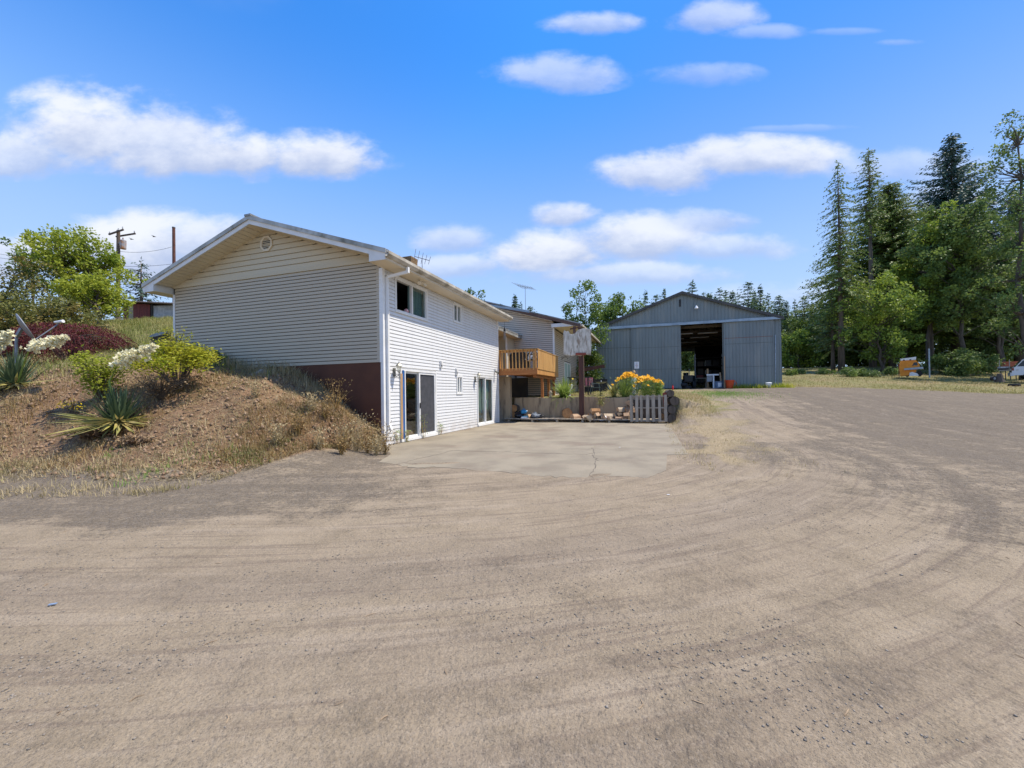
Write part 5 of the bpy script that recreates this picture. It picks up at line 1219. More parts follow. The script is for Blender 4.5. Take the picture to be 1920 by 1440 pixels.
for i, px in enumerate((1098, 1107, 1113, 1119, 1125, 1131, 1139, 1148, 1154, 1160, 1164, 1170, 1174, 1179)):
    split_log(px, 8.72 + .22 * (i % 3), PZ + (.16 if i in (2, 3, 10, 12) else 0), .26 + .03 * (i % 4), .085 + .012 * (i % 3), .5 + i * 1.3, ow[i] + ' small wedge from the left among the firewood right of the post', ('splitwood', 'bark', 'logend')[i % 3], i * .7)
boxpart('dark_log_sheet', M['bark'], rwl, 5.9, 7.4, RW - .06, RW - .005, .1, 1.0)  # dark sheet added behind the pallet, standing for logs in shade
# pallet leaning in front of the logs
p = onplat(1215, 8.55, .05); pal = thing('pallet', 'weathered wooden pallet standing on edge at the end of the platform', 'pallet', p, -YAW); pal.rotation_euler = (math.radians(-6), 0, -YAW)
for i, x in enumerate((-.76, -.53, -.33, -.09, .15, .42, .66)):
    w = (.11, .115, .095, .135, .13, .10, .115)[i]; mm = 1.18
    boxpart('slat', M['greywood'], pal, x, x + w, -.055, -.035, 0.02 + random.uniform(-.01, .01), mm)
    boxpart('slat', M['greywood'], pal, x + .02, x + w + .02, .055, .075, .02, mm)
for z in (.04, .60, 1.10): boxpart('stringer', M['greywood'], pal, -.77, .78, -.034, .054, z, z + .045)
def shovel(px, t_, z0, label, h, mt, dx, name='rake', cat='tool'):
    p = onplat(px, t_, z0); th = thing(name, label, cat, p, -YAW); MB().tube([(0, 0, 0), (dx, .25, h)], .016, 6).build('shaft', M[mt], th); boxpart('head', M['steel'], th, -.1, .1, -.015, .015, .0, .16)
shovel(951, 9.2, PZ, 'grey handled rake leaning in the corner by the house', 1.25, 'greywood', -.35)
shovel(945, 9.1, PZ, 'yellow handled shovel leaning in the corner by the house', .75, 'straw', -.3, 'shovel')
shovel(956, 9.1, PZ, 'dark steel bar leaning in the corner by the house', 1.05, 'steel', -.4, 'pry_bar')
p = onplat(1249, 8.72, .05); th = thing('red_beam', 'rust-red wedge-topped beam standing between the pallet and the dark logs', 'beam', p, -YAW)
MB().hexa([(-.05, -.05, 0), (.03, -.05, 0), (.03, .03, 0), (-.05, .03, 0), (-.14, -.05, 1.22), (.04, -.05, 1.22), (.04, .03, 1.22), (-.14, .03, 1.22)]).build('shaft', M['rustred'], th); boxpart('cap', M['rustred'], th, -.13, .03, -.04, .02, 1.221, 1.27)
p = onplat(1262, 8.95, 1.44); th = thing('red_bottle', 'small bright red bottle on top of the dark log stack', 'bottle', p, 0)
MB().lathe([(.03, 0), (.04, .02), (.04, .12), (.02, .16), (.02, .2)], 10).build('body', mat('bright_red', (.6, .02, .02)), th); MB().lathe([(.022, .201), (.022, .225)], 8).build('cap', M['black'], th)
# bags and jug
def bag(px, t_, z, r, label, mt, seed):
    p = onplat(px, t_, z); th = thing('trash_bag', label, 'bag', p, seed)
    r_ = np.random.default_rng(seed); b = MB(); n_, m_ = 12, 7
    for i in range(m_ + 1):
        f = i / m_; rad = r * math.sin(math.pi * min(.97, .12 + f * .86)) ** .7
        for k in range(n_): rr = rad * (1 + .16 * r_.normal() * .6); b.v.append((rr * 1.25 * math.cos(2 * math.pi * k / n_), rr * math.sin(2 * math.pi * k / n_), f * r * 1.25 + .02 * r_.normal() * (0 < i)))
    for i in range(m_):
        for k in range(n_): b.f.append((i * n_ + k, i * n_ + (k + 1) % n_, (i + 1) * n_ + (k + 1) % n_, (i + 1) * n_ + k))
    b.f.append(tuple(m_ * n_ + k for k in range(n_))); b.build('sack', mt, th); MB().lathe([(.05, r * 1.2), (.02, r * 1.3), (.06, r * 1.42)], 8).build('knot', mt, th)
M['bagblack'] = mat('bag_black', (.018, .02, .024), (.03, .032, .04), 8, .25); M['baggrey'] = mat('bag_grey', (.22, .25, .29), (.05, .055, .065), 5, .3)
bag(975, 9.05, PZ, .24, 'black rubbish bag in the corner under the deck', M['bagblack'], 1); bag(1003, 9.0, PZ, .22, 'shiny black and grey rubbish bag on the platform', M['baggrey'], 2); bag(1011, 9.1, PZ, .17, 'smaller dark bag at the right of the shiny bag', M['bagblack'], 3)
p = onplat(982, 8.95, PZ + .22); th = thing('blue_jug', 'blue plastic jug lying on the black bag', 'jug', p, .4)
MB().tube([(-.14, 0, .1), (-.1, 0, .1), (.08, 0, .1), (.14, 0, .12)], [.07, .1, .1, .05], 10).build('body', M['bluepl'], th); MB().tube([(-.06, 0, .2), (0, 0, .26), (.07, 0, .2)], .018, 6).build('handle', M['bluepl'], th); MB().tube([(.14, 0, .12), (.19, 0, .14)], .03, 8).build('cap', M['white'], th)
p = onplat(983, 8.8, PZ); th = thing('folded_cloth', 'blue and white folded cloth below the blue jug', 'cloth', p, .2); boxpart('layer', M['bluegrey'], th, -.18, .18, -.1, .1, 0, .05); boxpart('layer', M['white'], th, -.16, .1, -.09, .08, .051, .08); boxpart('layer', M['bluepl'], th, -.1, .15, -.08, .09, .081, .11)
p = atz(1128.5, 789, .012); th = thing('scrap_paper', 'white scrap of paper at the back edge of the pad', 'paper', (p.x, p.y, .014), .5)
MB().hexa([(-.16, -.1, .0), (.14, -.13, .01), (.17, .1, .06), (-.13, .12, .05), (-.16, -.1, .004), (.14, -.13, .014), (.17, .1, .064), (-.13, .12, .054)]).build('sheet', M['white'], th)
for i, (px, py, lb) in enumerate(((1253, 926, 'small white paper strip on the dirt in front of the pad'), (1162, 838, 'tiny white chip on the pad'), (98, 1132, 'pale blue scrap on the dirt at far left'))):
    p = atz(px, py, .02)
    th = tag(boxpart('litter', M['white'] if i < 2 else M['bluegrey'], None, -.018, .02, -.008, .01, 0, .005), lb, 'litter'); th.location = onground(p) + Vector((0, 0, .008)); th.rotation_euler = (0, 0, .2 * i)

# ------------------------------------------------------------------ terrace: sign, tables, chairs, flowers
def terr(px, Y): p = at(px, 735, Y); return Vector((p.x, p.y, gz(p.x, p.y)))
b = terr(1194.5, 20.5); th = thing('sign', 'small white notice sign on a thin post behind the orange flowers', 'sign', b, -.1)
MB().tube([(0, 0, -.1), (0, 0, 1.35)], .025, 8).build('post', M['steel'], th); z0 = at(1194, 691, 20.5).z - b.z
pl = boxpart('plate', M['white'], th, -.12, .12, -.04, -.03, z0, z0 + .36)
for (a, c, w_, mt) in ((.27, .035, .12, 'steel'), (.225, .02, .09, 'steel'), (.165, .03, .16, 'rustred'), (.11, .025, .10, 'steel'), (.06, .03, .12, 'steel')):
    for i in range(4): x = -w_ / 2 + i * w_ / 4; boxpart('lettering', M[mt], pl, x, x + w_ / 4 * .7, -.044, -.0405, z0 + a, z0 + a + c)
b = terr(1189, 20.2); th = thing('garden_figure', 'small garden figure in a straw hat behind the orange flowers', 'garden figure', b, -.1); zt = at(1189, 694, 20.2).z - b.z; k = zt / 1.0
MB().lathe([(.06 * k, 0), (.075 * k, .3 * k), (.085 * k, .55 * k), (.07 * k, .70 * k), (.03 * k, .76 * k)], 12).build('body', M['white'], th); MB().lathe([(.02 * k, .76 * k), (.045 * k, .8 * k), (.05 * k, .86 * k), (.035 * k, .92 * k)], 12).build('face', M['skin'], th); MB().lathe([(.085 * k, .90 * k), (.09 * k, .915 * k), (.055 * k, .93 * k), (.045 * k, .985 * k), (.02 * k, 1.0 * k)], 14).build('hat', M['straw'], th)
for s_ in (-1, 1): MB().tube([(s_ * .07 * k, 0, .66 * k), (s_ * .11 * k, -.03, .5 * k), (s_ * .08 * k, -.07, .4 * k)], [.025 * k, .02 * k, .018 * k], 7).build('arm', M['white'], th)
b = terr(1127.5, 19.6); th = thing('bird_bath', 'dark round pedestal bird bath on the terrace', 'bird bath', b); zt = at(1127, 716, 19.6).z - b.z
MB().lathe([(.12, -.05), (.06, .06), (.05, zt - .12), (.07, zt - .09)], 12).build('pedestal', M['black'], th); MB().lathe([(.08, zt - .09), (.24, zt - .04), (.30, zt), (.29, zt), (.22, zt - .025), (.02, zt - .05)], 18).build('bowl', M['steel'], th); MB().tube([(0, 0, zt - .05), (0, 0, zt + .07)], .02, 6).build('finial', M['white'], th)
b = terr(1103, 22.5); th = thing('garden_chair', 'dark garden chair draped with a pink cloth', 'chair', b, -.5)
boxpart('seat', M['black'], th, -.27, .27, -.27, .27, .40, .44); boxpart('backrest', M['black'], th, -.27, .27, .25, .29, .441, .95); boxpart('cloth', M['pinkcloth'], th, -.25, .2, .20, .249, .47, .98); boxpart('cushion', M['palewood'], th, -.24, .26, -.28, .18, .441, .50)
for a in (-.25, .25):
    for c in (-.25, .25): MB().tube([(a, c, -.02), (a, c, .4)], .018, 6).build('leg', M['black'], th)
    MB().tube([(a, -.25, .4), (a, -.25, .64), (a, .26, .66)], .018, 6).build('armrest', M['black'], th)
b = terr(1118, 21.0); th = thing('garden_chair', 'green-grey metal garden chair seen side-on beside the bird bath', 'chair', b, 1.2); M['chairgreen'] = mat('chair_green', (.10, .14, .13), None, rough=.5)
boxpart('seat', M['chairgreen'], th, -.25, .25, -.25, .25, .40, .43); MB().tube([(-.24, .24, .43), (-.24, .3, .85), (.24, .3, .85), (.24, .24, .43)], .02, 6).build('backrest', M['chairgreen'], th)
for a in (-.24, .24): MB().tube([(a, -.26, 0), (a, -.2, .62), (a, .2, .64), (a, .3, 0)], .018, 6).build('leg', M['chairgreen'], th)
b = terr(1086, 21.5); th = thing('picnic_table', 'dark long table behind the backboard post', 'table', b, -.25); zt = at(1086, 707, 21.5).z - b.z
boxpart('tabletop', M['black'], th, -.62, .62, -.3, .3, zt - .05, zt)
for a in (-.5, .5): MB().bar((a, 0, 0), (a, 0, zt - .05), .07).build('leg', M['black'], th)
b = terr(1066, 20.6); th = thing('white_planter', 'white planter half hidden by the daylily leaves', 'planter', b); MB().lathe([(.10, 0), (.12, .3), (.2, .42), (.24, .6), (.22, .62), (.18, .55)], 14).build('urn', M['white'], th); MB().lathe([(.17, .54), (.01, .56)], 10).build('soil', M['bark'], th)
b = terr(1113, 25.5); th = thing('lean_to_beam', 'dark sloping timber roof edge between the rear house and the barn', 'beam', b, -.2); z0 = at(1110, 690, 25.5).z - b.z
MB().bar((-1.0, 0, z0 - .18), (.75, 0, z0 + .12), .2, .2).build('rafter', M['brownpaint'], th); boxpart('post', M['brownpaint'], th, -.9, -.75, -.06, .06, 0, z0 - .25); boxpart('roof_sheet', M['barnroof'], th, -1.0, .75, .1, 2.0, z0 + .1, z0 + .14); boxpart('back_board', M['dark'], th, -.9, .9, 1.2, 1.3, 0, .9)
# plants on the terrace
def clump(px, Y, name, label, n, L, Wd, spread, mt, seed, bend=.6, group=None):
    b = terr(px, Y); th = thing(name, label, 'plant', b, 0, group); r = np.random.default_rng(seed)
    blades(None, n, r, L, Wd, spread, LM[mt], 'foliage', th, bend=bend); return th
dl_ = clump(1058, 19.35, 'daylily', 'wide clump of strappy green daylily leaves under the deck corner', 300, 1.1, .042, .85, 'iris', 81, .6)
fl = MB(); 
def blossom(r, c, R, n_=8, tilt=.5):
    P = []; 
    for k in range(n_):
        a = 2 * math.pi * k / n_; P.append((math.cos(a), math.sin(a), tilt * (r.random() - .3)))
    nn = Vector((r.normal() * .5, -.8 + r.normal() * .3, .7)).normalized(); qt = Vector((0, 0, 1)).rotation_difference(nn); P = [tuple(qt @ Vector(p_)) for p_ in P]; N_ = tuple(nn)
    return np.repeat(np.array([c]), n_, 0), np.array(P), np.tile(np.array([N_]), (n_, 1)), np.full(n_, R), np.full(n_, R * .7)
r = np.random.default_rng(82); A = [blossom(r, (x, -.1, z), .055) for x, z in ((.42, .92), (.28, .62), (.36, .7), (.3, .56))]
V, F = leafcloud(*[np.concatenate([q[i] for q in A]) for i in range(5)]); tag(link('blossoms', mesh_np('blossoms', V, F), LM['petaly'], dl_), kind='stuff')
clump(1152, 18.45, 'iris', 'pale sword-leaved iris left of the orange flowers', 60, .85, .055, .6, 'yuccay', 83, .2); clump(1170, 18.4, 'iris', 'green iris clump at the left foot of the orange flowers', 190, .85, .04, .55, 'iris', 84, .35)
b = terr(1126, 18.08); th = thing('trailing_plant', 'pale yellow-green plant trailing over the retaining wall', 'plant', Vector((b.x, b.y, 1.15))); r = np.random.default_rng(85)
n_ = 260; P = np.stack([r.normal(0, .17, n_), r.normal(0, .08, n_) - .1, r.uniform(-.38, .28, n_) * (1 - 0)], 1); P[:, 0] *= np.clip(.4 + (P[:, 2] + .4), .3, 1)
V, F = leafcloud(P, rdirs(n_, r), rdirs(n_, r, 1), r.uniform(.05, .1, n_), r.uniform(.03, .05, n_)); tag(link('foliage', mesh_np('foliage', V, F), LM['yuccay'], th), kind='stuff')
def coreopsis(px, Y, label, w, h, nfl, seed):
    b = terr(px, Y); th = thing('flowering_plant', label, 'flowers', b); r = np.random.default_rng(seed)
    st = MB(); A = []; pts = []
    for i in range(nfl):
        x = r.normal(0, w * .5); y = r.normal(0, .18); z = h * (1 - .35 * min(1.2, abs(x) / w) ** 2) * r.uniform(.84, 1.04); c = (x, y, z)
        if i % 2 == 0: st.tube([(x * .5, y * .5, 0), (x * .85, y, z * .6), c], .006, 4, False)
        A.append(blossom(r, c, r.uniform(.07, .10), 9, .6)); pts.append(c)
    st.build('stem', LM['iris'], th)
    V, F = leafcloud(*[np.concatenate([q[i] for q in A]) for i in range(5)]); tag(link('blossoms', mesh_np('blossoms', V, F), LM['petal'], th), kind='stuff')
    bm_ = MB()
    for c in pts: bm_.lathe([(.016, 0), (.02, .012), (.008, .024)], 6, c)
    bm_.build('flower_centres', mat('seed_brown%d' % seed, (.16, .05, .012)), th)
    n_ = 1500; x = r.normal(0, w * .42, n_); z = r.uniform(0, .82, n_) * h; P = np.stack([x * (.7 + .4 * z / h), r.normal(0, .16, n_), z], 1)
    V, F = leafcloud(P, rdirs(n_, r, .5), rdirs(n_, r), r.uniform(.07, .14, n_), r.uniform(.014, .03, n_)); tag(link('foliage', mesh_np('foliage', V, F), LM['iris'], th), kind='stuff')
coreopsis(1180, 18.35, 'taller left mass of orange daisies above the retaining wall', .66, 1.12, 64, 86); coreopsis(1213, 18.15, 'right mass of orange daisies above the pallet', .56, .94, 60, 87); coreopsis(1235, 18.0, 'sparse orange daisies at the right end of the flower bed', .22, .80, 6, 88)
b = terr(1032, 19.3); th = thing('garden_ornament', 'small stone ornament on the wall by the deck post', 'ornament', b); MB().lathe([(.09, 0), (.08, .15), (.1, .24), (.06, .34), (.02, .37)], 10).build('body', M['palewood'], th); MB().lathe([(.12, -.04), (.12, .0)], 10).build('base', M['wallcon'], th)

# ------------------------------------------------------------------ left hill: shed, poles, dish, shrubs
b = place(232, 30, 612); b.z = at(232, 612, 30).z - .1
sh = thing('shed', 'low red shed with a grey board end and sloping metal roof behind the house', 'shed', b, -.05)
HT = at(240, 567, 30).z - b.z; SW = (285 - 232) / FPX * 30
xs_ = [0, .35, .8]
boxpart('panel', M['redpaint'], sh, 0, .42, -.04, .0, 0, HT - .02); boxpart('panel', M['tanboard'], sh, .44, .82, -.03, .0, 0, HT - .03, label='tan board panel between red boards')
x = .84; 
while x < SW - .05: boxpart('board', M['redpaint'], sh, x, x + .165, -.035 + random.uniform(0, .008), 0, 0, HT - .04 - x * .09); x += .17
boxpart('grey_panel', M['osb'], sh, SW + .12, SW + 3.2, .1, .2, 0, HT - .30, label='grey weathered board end'); boxpart('gap', M['dark'], sh, SW - .1, SW + .14, .02, .09, 0, HT - .22)
boxpart('back_wall', M['redpaint'], sh, 0, SW + 3.2, 2.4, 2.5, 0, HT); boxpart('side_wall', M['redpaint'], sh, -.03, .0, 0, 2.5, 0, HT)
rr = MB(); rr.hexa([(-.1, -.45, HT + .02), (SW + 3.4, -.45, HT - .36), (SW + 3.4, 2.7, HT - .30), (-.1, 2.7, HT + .08), (-.1, -.45, HT + .06), (SW + 3.4, -.45, HT - .32), (SW + 3.4, 2.7, HT - .26), (-.1, 2.7, HT + .12)]); rfs = rr.build('roof', M['corr'], sh)
rr = MB()
for i in range(26): x = -.05 + i * .21; z = HT + .06 - .38 * (x + .1) / (SW + 3.5); rr.hexa([(x, -.46, z), (x + .05, -.46, z), (x + .05, 2.69, z + .06), (x, 2.69, z + .06), (x, -.46, z + .025), (x + .05, -.46, z + .025), (x + .05, 2.69, z + .085), (x, 2.69, z + .085)])
rr.build('corrugation', M['corr'], rfs, kind='stuff')
b = place(221, 35, 600); h = at(221, 432, 35).z - b.z; up_ = thing('utility_pole', 'utility pole with two crossarms and a rusty transformer', 'utility pole', b, 0)
MB().tube([(0, 0, -.3), (0.05, 0, h * .5), (.1, 0, h)], [.17, .145, .12], 10).build('pole', M['pole'], up_)
MB().bar((-.62, -.14, h - .42), (.78, -.2, h - .02), .1, .12).build('crossarm', M['pole'], up_); MB().bar((-.25, .12, h - .52), (1.35, .3, h - .18), .1, .12).build('crossarm', M['pole'], up_)
for x, y, z in ((-.55, -.14, h - .34), (.7, -.2, h + .07), (1.25, .3, h - .1), (.1, 0, h + .02)): MB().lathe([(.03, 0), (.05, .05), (.03, .1), (.045, .14), (.01, .18)], 8, (x, y, z)).build('insulator', M['steel'], up_)
MB().lathe([(.2, -1.75), (.22, -1.7), (.23, -.98), (.2, -.94), (.06, -.9), (.05, -.72)], 12, (.62, -.1, h)).build('transformer', mat('rusty_tank', (.34, .15, .05), (.30, .30, .32), 3, .7), up_)
MB().bar((.1, -.05, h - 1.2), (.45, -.1, h - 1.2), .06).build('bracket', M['steel'], up_)
b2 = place(327, 33, 600); h2 = at(326, 428, 33).z - b2.z; tp = thing('bare_pole', 'plain reddish pole rising behind the house roof', 'pole', b2); MB().tube([(0, 0, -.3), (0, 0, h2)], [.13, .105], 10).build('shaft', M['polered'], tp); MB().lathe([(.115, h2 + .0), (.115, h2 + .1), (.02, h2 + .12)], 10).build('cap', M['barnroof'], tp)
W0 = at(-60, 466, 34); W1 = at(224, 470, 35)
def wire(a, b, sag, label):
    n_ = 14; pts = [Vector(a).lerp(Vector(b), i / n_) - Vector((0, 0, sag * 4 * (i / n_) * (1 - i / n_))) for i in range(n_ + 1)]
    o = MB().tube(pts, .014, 4).build('wire', M['black']); tag(o, label, 'wire')
wire(at(-80, 462, 38), at(222, 487, 35), .5, 'upper wire running left from the utility pole'); wire(at(-80, 470, 38), at(222, 489, 35), .55, 'lower wire running left from the utility pole'); wire(at(222, 471, 35), at(322, 463, 33), .25, 'slack wire between the utility pole and the bare pole'); wire(at(222, 499, 35), at(322, 495, 33), .1, 'low wire behind the spruce top')
for px, py, lb in ((246, 449, 'tiny dark bird left in the cloud by the poles'), (288, 444, 'tiny dark bird right in the cloud by the poles')):
    p = at(px, py, 34); th = thing('bird', lb, 'bird', p); MB().tube([(-.1, 0, 0), (0, 0, .03), (.12, 0, 0)], [.01, .05, .015], 6).build('body', M['black'], th); MB().hexa([(-.02, -.2, .06), (.05, -.2, .06), (.05, .2, .06), (-.02, .2, .06), (-.02, -.2, .07), (.05, -.2, .07), (.05, .2, .07), (-.02, .2, .07)]).build('wings', M['black'], th)
# satellite dish seen from the side
p = at(31, 690, 11.5); b = Vector((p.x, p.y, gz(p.x, p.y))); dz = at(31, 632, 11.5).z - b.z
ds = thing('satellite_dish', 'grey satellite dish on a post seen edge-on at the left', 'satellite dish', b)
MB().tube([(0, 0, -.1), (0, 0, dz)], .035, 8).build('post', M['steel'], ds)
cx_ = Vector((.16, 0, dz + .26)); ax = Vector((.56, .72, .42)).normalized(); e2 = Vector((-.79, .61, 0)).normalized(); e1 = e2.cross(ax).normalized()
b_ = MB(); nr, na = 6, 22
for i in range(nr + 1):
    rr_ = .43 * i / nr
    for k in range(na): a = 2 * math.pi * k / na; q = cx_ + e1 * (rr_ * math.cos(a)) + e2 * (rr_ * .9 * math.sin(a)) + ax * (rr_ ** 2 * .42); b_.v.append(tuple(q))
for i in range(nr):
    for k in range(na): b_.f.append((i * na + k, i * na + (k + 1) % na, (i + 1) * na + (k + 1) % na, (i + 1) * na + k))
o = b_.build('reflector', M['steel'], ds, True); md = o.modifiers.new('s', 'SOLIDIFY'); md.thickness = .022
MB().bar((0, 0, dz), tuple(cx_), .07).build('mount', M['steel'], ds); fe = cx_ + ax * .80 + Vector((0, 0, -.02)); ed = cx_ - e1 * -.36 + ax * .05
MB().tube([tuple(cx_ - e1 * (.40 if e1.z > 0 else -.40) + ax * .07), tuple(Vector(fe) + Vector((-.1, 0, -.12))), tuple(fe)], .018, 6).build('feed_arm', M['steel'], ds); MB().tube([tuple(Vector(fe) - Vector((.16, 0, .03))), tuple(Vector(fe) + Vector((.10, 0, .0)))], [.035, .05], 8).build('feed_horn', M['white'], ds)
# red maple mound
p = at(130, 688, 13.2); b = onground(p); rm = thing('red_maple', 'low weeping dark red maple mound behind the white yucca flower', 'shrub', b); r = np.random.default_rng(91)
mb = MB()
for i in range(16):
    a = r.uniform(0, 6.28); R_ = r.uniform(.8, 1.9); mb.tube([(0, 0, 0), (R_ * .4 * math.cos(a), R_ * .4 * math.sin(a), 1.0), (R_ * math.cos(a), R_ * .8 * math.sin(a), .75 + .3 * r.random())], [.05, .03, .012], 5, False)
mb.build('branch', M['bark'], rm); n_ = 26000; a = r.uniform(0, 6.28, n_); q = np.sqrt(r.uniform(0, 1, n_)); 
layer = r.integers(0, 6, n_); Rm = 2.05; sh_ = 1.42 * np.sqrt(np.clip(1 - q ** 2.4, 0, 1)); lz = (.35 + .65 * (layer + 1) / 6)
P = np.stack([q * Rm * np.cos(a) * 1.0, q * Rm * .8 * np.sin(a), np.clip(sh_ * lz + .12 * np.sin(a * 5 + layer * 2) * q, .05, 3) + r.normal(0, .03, n_)], 1)
keep = fbm(P[:, 0] * 2.2 + 7, P[:, 1] * 2.2 + P[:, 2] * 3, 5, 3) > .40; P = P[keep]; n_ = len(P); D = np.stack([P[:, 0], P[:, 1], -1.1 * np.ones(n_)], 1) + r.normal(0, .5, (n_, 3))
V, F = leafcloud(P, D, rdirs(n_, r, 1), r.uniform(.05, .12, n_), r.uniform(.012, .028, n_)); link('crown', mesh_np('crown', V, F), LM['redleaf'], rm)
# yuccas
def yucca(px, py, Y, label, n, L, stalk, seed, dead=60, base=None):
    p = at(px, py, Y); b = onground(p); th = thing('yucca', label, 'plant', b); r = np.random.default_rng(seed)
    blades(None, int(n * 1.5), r, L, .036, .50, LM['yuccal'], 'foliage', th, bend=.22)
    o = blades(None, dead, r, L * 1.05, .032, .35, LM['yuccay'], 'old_leaves', th, bend=.9); me = o.data
    # old leaves hang outward and down
    nv = len(me.vertices); co = np.empty(nv * 3, np.float32); me.vertices.foreach_get('co', co); co = co.reshape(-1, 3)
    rad = np.hypot(co[:, 0], co[:, 1]); zz = co[:, 2].copy(); co[:, :2] *= (1 + .9 * zz / L)[:, None]; co[:, 2] = .16 + zz * .35 - rad * .42 - .25 * (zz / L); me.vertices.foreach_set('co', co.ravel()); me.update()
    r2 = np.random.default_rng(seed + 50); nn_ = dead // 3; az = r2.uniform(0, 6.28, nn_); P = np.stack([np.cos(az) * .08, np.sin(az) * .08, np.full(nn_, .14)], 1); D = np.stack([np.cos(az), np.sin(az), r2.uniform(-.35, .25, nn_)], 1); Lr = L * r2.uniform(.7, 1.25, nn_)
    V, F = leafcloud(P, D, rdirs(nn_, r2, 1.5), Lr, Lr * .05); link('dry_leaves', mesh_np('dry_leaves', V, F), LM['yuccay'], th)['kind'] = 'stuff'
    if stalk:
        pts = [Vector(q) - b for q in stalk]; n_s = len(pts)
        MB().tube(pts, [.022, .018, .014, .008][:n_s], 6, False).build('flower_stalk', LM['iris'], th)
        nf = 170; f = r.uniform(0, 1, nf); a, c = pts[-2], pts[-1]; ra = .125 * (1 - f ** 3 * .75)
        C = np.array([tuple(a.lerp(c, float(x))) for x in f]) + r.normal(0, 1, (nf, 3)) * (ra * .55)[:, None]
        A = []
        for cc in C:
            m = 6; d = rdirs(m, r, -.3); A.append((np.repeat(cc[None], m, 0), d, rdirs(m, r), np.full(m, .062), np.full(m, .05)))
        V, F = leafcloud(*[np.concatenate([q[i] for q in A]) for i in range(5)]); tag(link('blossoms', mesh_np('blossoms', V, F), LM['petalw'], th), kind='stuff')
    return th
yucca(28, 742, 9.6, 'yucca at the left edge with a leaning stalk of cream flowers', 110, 1.0, [at(28, 735, 9.6), at(45, 680, 9.5), at(57, 650, 9.4), at(126, 632, 9.3)], 101, 130)
yucca(222, 772, 8.2, 'dark green yucca with yellowed skirts on the bank face', 140, .90, [at(215, 760, 8.2), at(205, 715, 8.2), at(222, 682, 8.2), at(290, 648, 8.3)], 102, 260)
yucca(-38, 735, 9.4, 'yucca mostly beyond the left edge, only its cream flower in view', 40, .7, [at(-38, 730, 9.4), at(-25, 680, 9.4), at(-14, 655, 9.4), at(20, 622, 9.4)], 103, 30)
# shrubs on the bank
def bankshrub(px, py, Y, label, h, w, n, mt, seed, lf=.06, stems=12, low=.35, name='shrub'):
    p = at(px, py, Y); b = onground(p); th = thing(name, label, 'shrub', b); r = np.random.default_rng(seed); mb = MB(); tips = []
    for i in range(stems):
        a = r.uniform(0, 6.28); R_ = w * r.uniform(.2, 1.0); z = h * r.uniform(.6, 1.0) * (1 - .2 * R_ / w); tip = (R_ * math.cos(a), R_ * .7 * math.sin(a), z); mb.tube([(0, 0, 0), (tip[0] * .45, tip[1] * .45, z * .62), tip], [.016, .011, .005], 5, False); tips.append(tip)
    mb.build('stem', M['bark'], th); T_ = np.array(tips); ci = r.integers(0, stems, n); f = 1 - r.uniform(0, 1, n) ** 1.6 * (1 - low)
    P = T_[ci] * f[:, None] + r.normal(0, 1, (n, 3)) * np.array([w * .14, w * .1, h * .06]); D = rdirs(n, r); D[:, 2] *= .45
    V, F = leafcloud(P, D, rdirs(n, r, 1.6), r.uniform(.7, 1.3, n) * lf, r.uniform(.35, .6, n) * lf); tag(link('foliage', mesh_np('foliage', V, F), LM[mt], th), kind='stuff'); return th
bankshrub(335, 745, 9.3, 'bright chartreuse shrub with dark stems in front of the grey gable', 1.28, 1.12, 4600, 'chart', 111, .075, 26, .72)
bankshrub(325, 700, 10.6, 'taller sparse yellow-leaved twigs at the house left corner', 1.15, .45, 420, 'chart', 112, .065, 12, .5)
bankshrub(188, 745, 8.9, 'fresh green shrub left of the dark yucca', 1.25, .62, 2300, 'lime', 113, .075, 18, .3)
bankshrub(410, 690, 11.4, 'small dark green sprig against the grey siding', .55, .25, 160, 'green', 114, .09, 6, .5, 'sapling')
bankshrub(300, 760, 8.9, 'tangle of dry brown twigs under the chartreuse shrub', .62, .75, 500, 'deadleaf', 115, .06, 46, .2, 'dry_bush')
bankshrub(175, 825, 7.9, 'heap of dry brown leaves and twigs below the dark yucca', .25, .55, 900, 'deadleaf', 116, .07, 40, .1, 'dry_bush')
bankshrub(250, 845, 7.6, 'dry leaf litter skirt under the yellowed yucca leaves', .2, .5, 600, 'deadleaf', 117, .06, 20, .1, 'dry_bush')
bankshrub(138, 770, 8.6, 'yellow flowered weed left of the dark yucca', .45, .3, 90, 'petaly', 118, .05, 8, .7, 'weed')
p = at(310, 645, 13.5); b = onground(p); th = thing('tree_stump', 'pale cut tree stump beside the left corner of the house', 'stump', b); th.rotation_euler = (.55, -.1, 0); MB().lathe([(.36, -.1), (.28, .15), (.25, .42)], 12).build('bark', M['bark'], th); MB().lathe([(.245, .421), (.01, .425)], 12).build('cut_face', M['palewood'], th)
def rock(px, py, Y, R, label, mt, seed, sink=.3, sc=(1, 1, .7)):
    p = at(px, py, Y); b = onground(p); r = np.random.default_rng(seed); bm_ = MB(); n_, m_ = 9, 5
    for i in range(m_ + 1):
        ph = math.pi * i / m_
        for k in range(n_): q = R * (1 + .22 * r.normal() * .7); bm_.v.append((q * sc[0] * math.sin(ph) * math.cos(2 * math.pi * k / n_), q * sc[1] * math.sin(ph) * math.sin(2 * math.pi * k / n_), q * sc[2] * math.cos(ph)))
    for i in range(m_):
        for k in range(n_): bm_.f.append((i * n_ + k, (i + 1) * n_ + k, (i + 1) * n_ + (k + 1) % n_, i * n_ + (k + 1) % n_))
    o = bm_.build('rock', mt); o.location = b + Vector((0, 0, R * sc[2] * (1 - sink))); tag(o, label, 'rock'); return o
M['stone'] = mat('pale_stone', (.50, .44, .36), (.36, .31, .25), 6, .9, bump=.3, bscale=20); M['darkstone'] = mat('dark_stone', (.085, .085, .085), (.13, .125, .12), 6, .85)
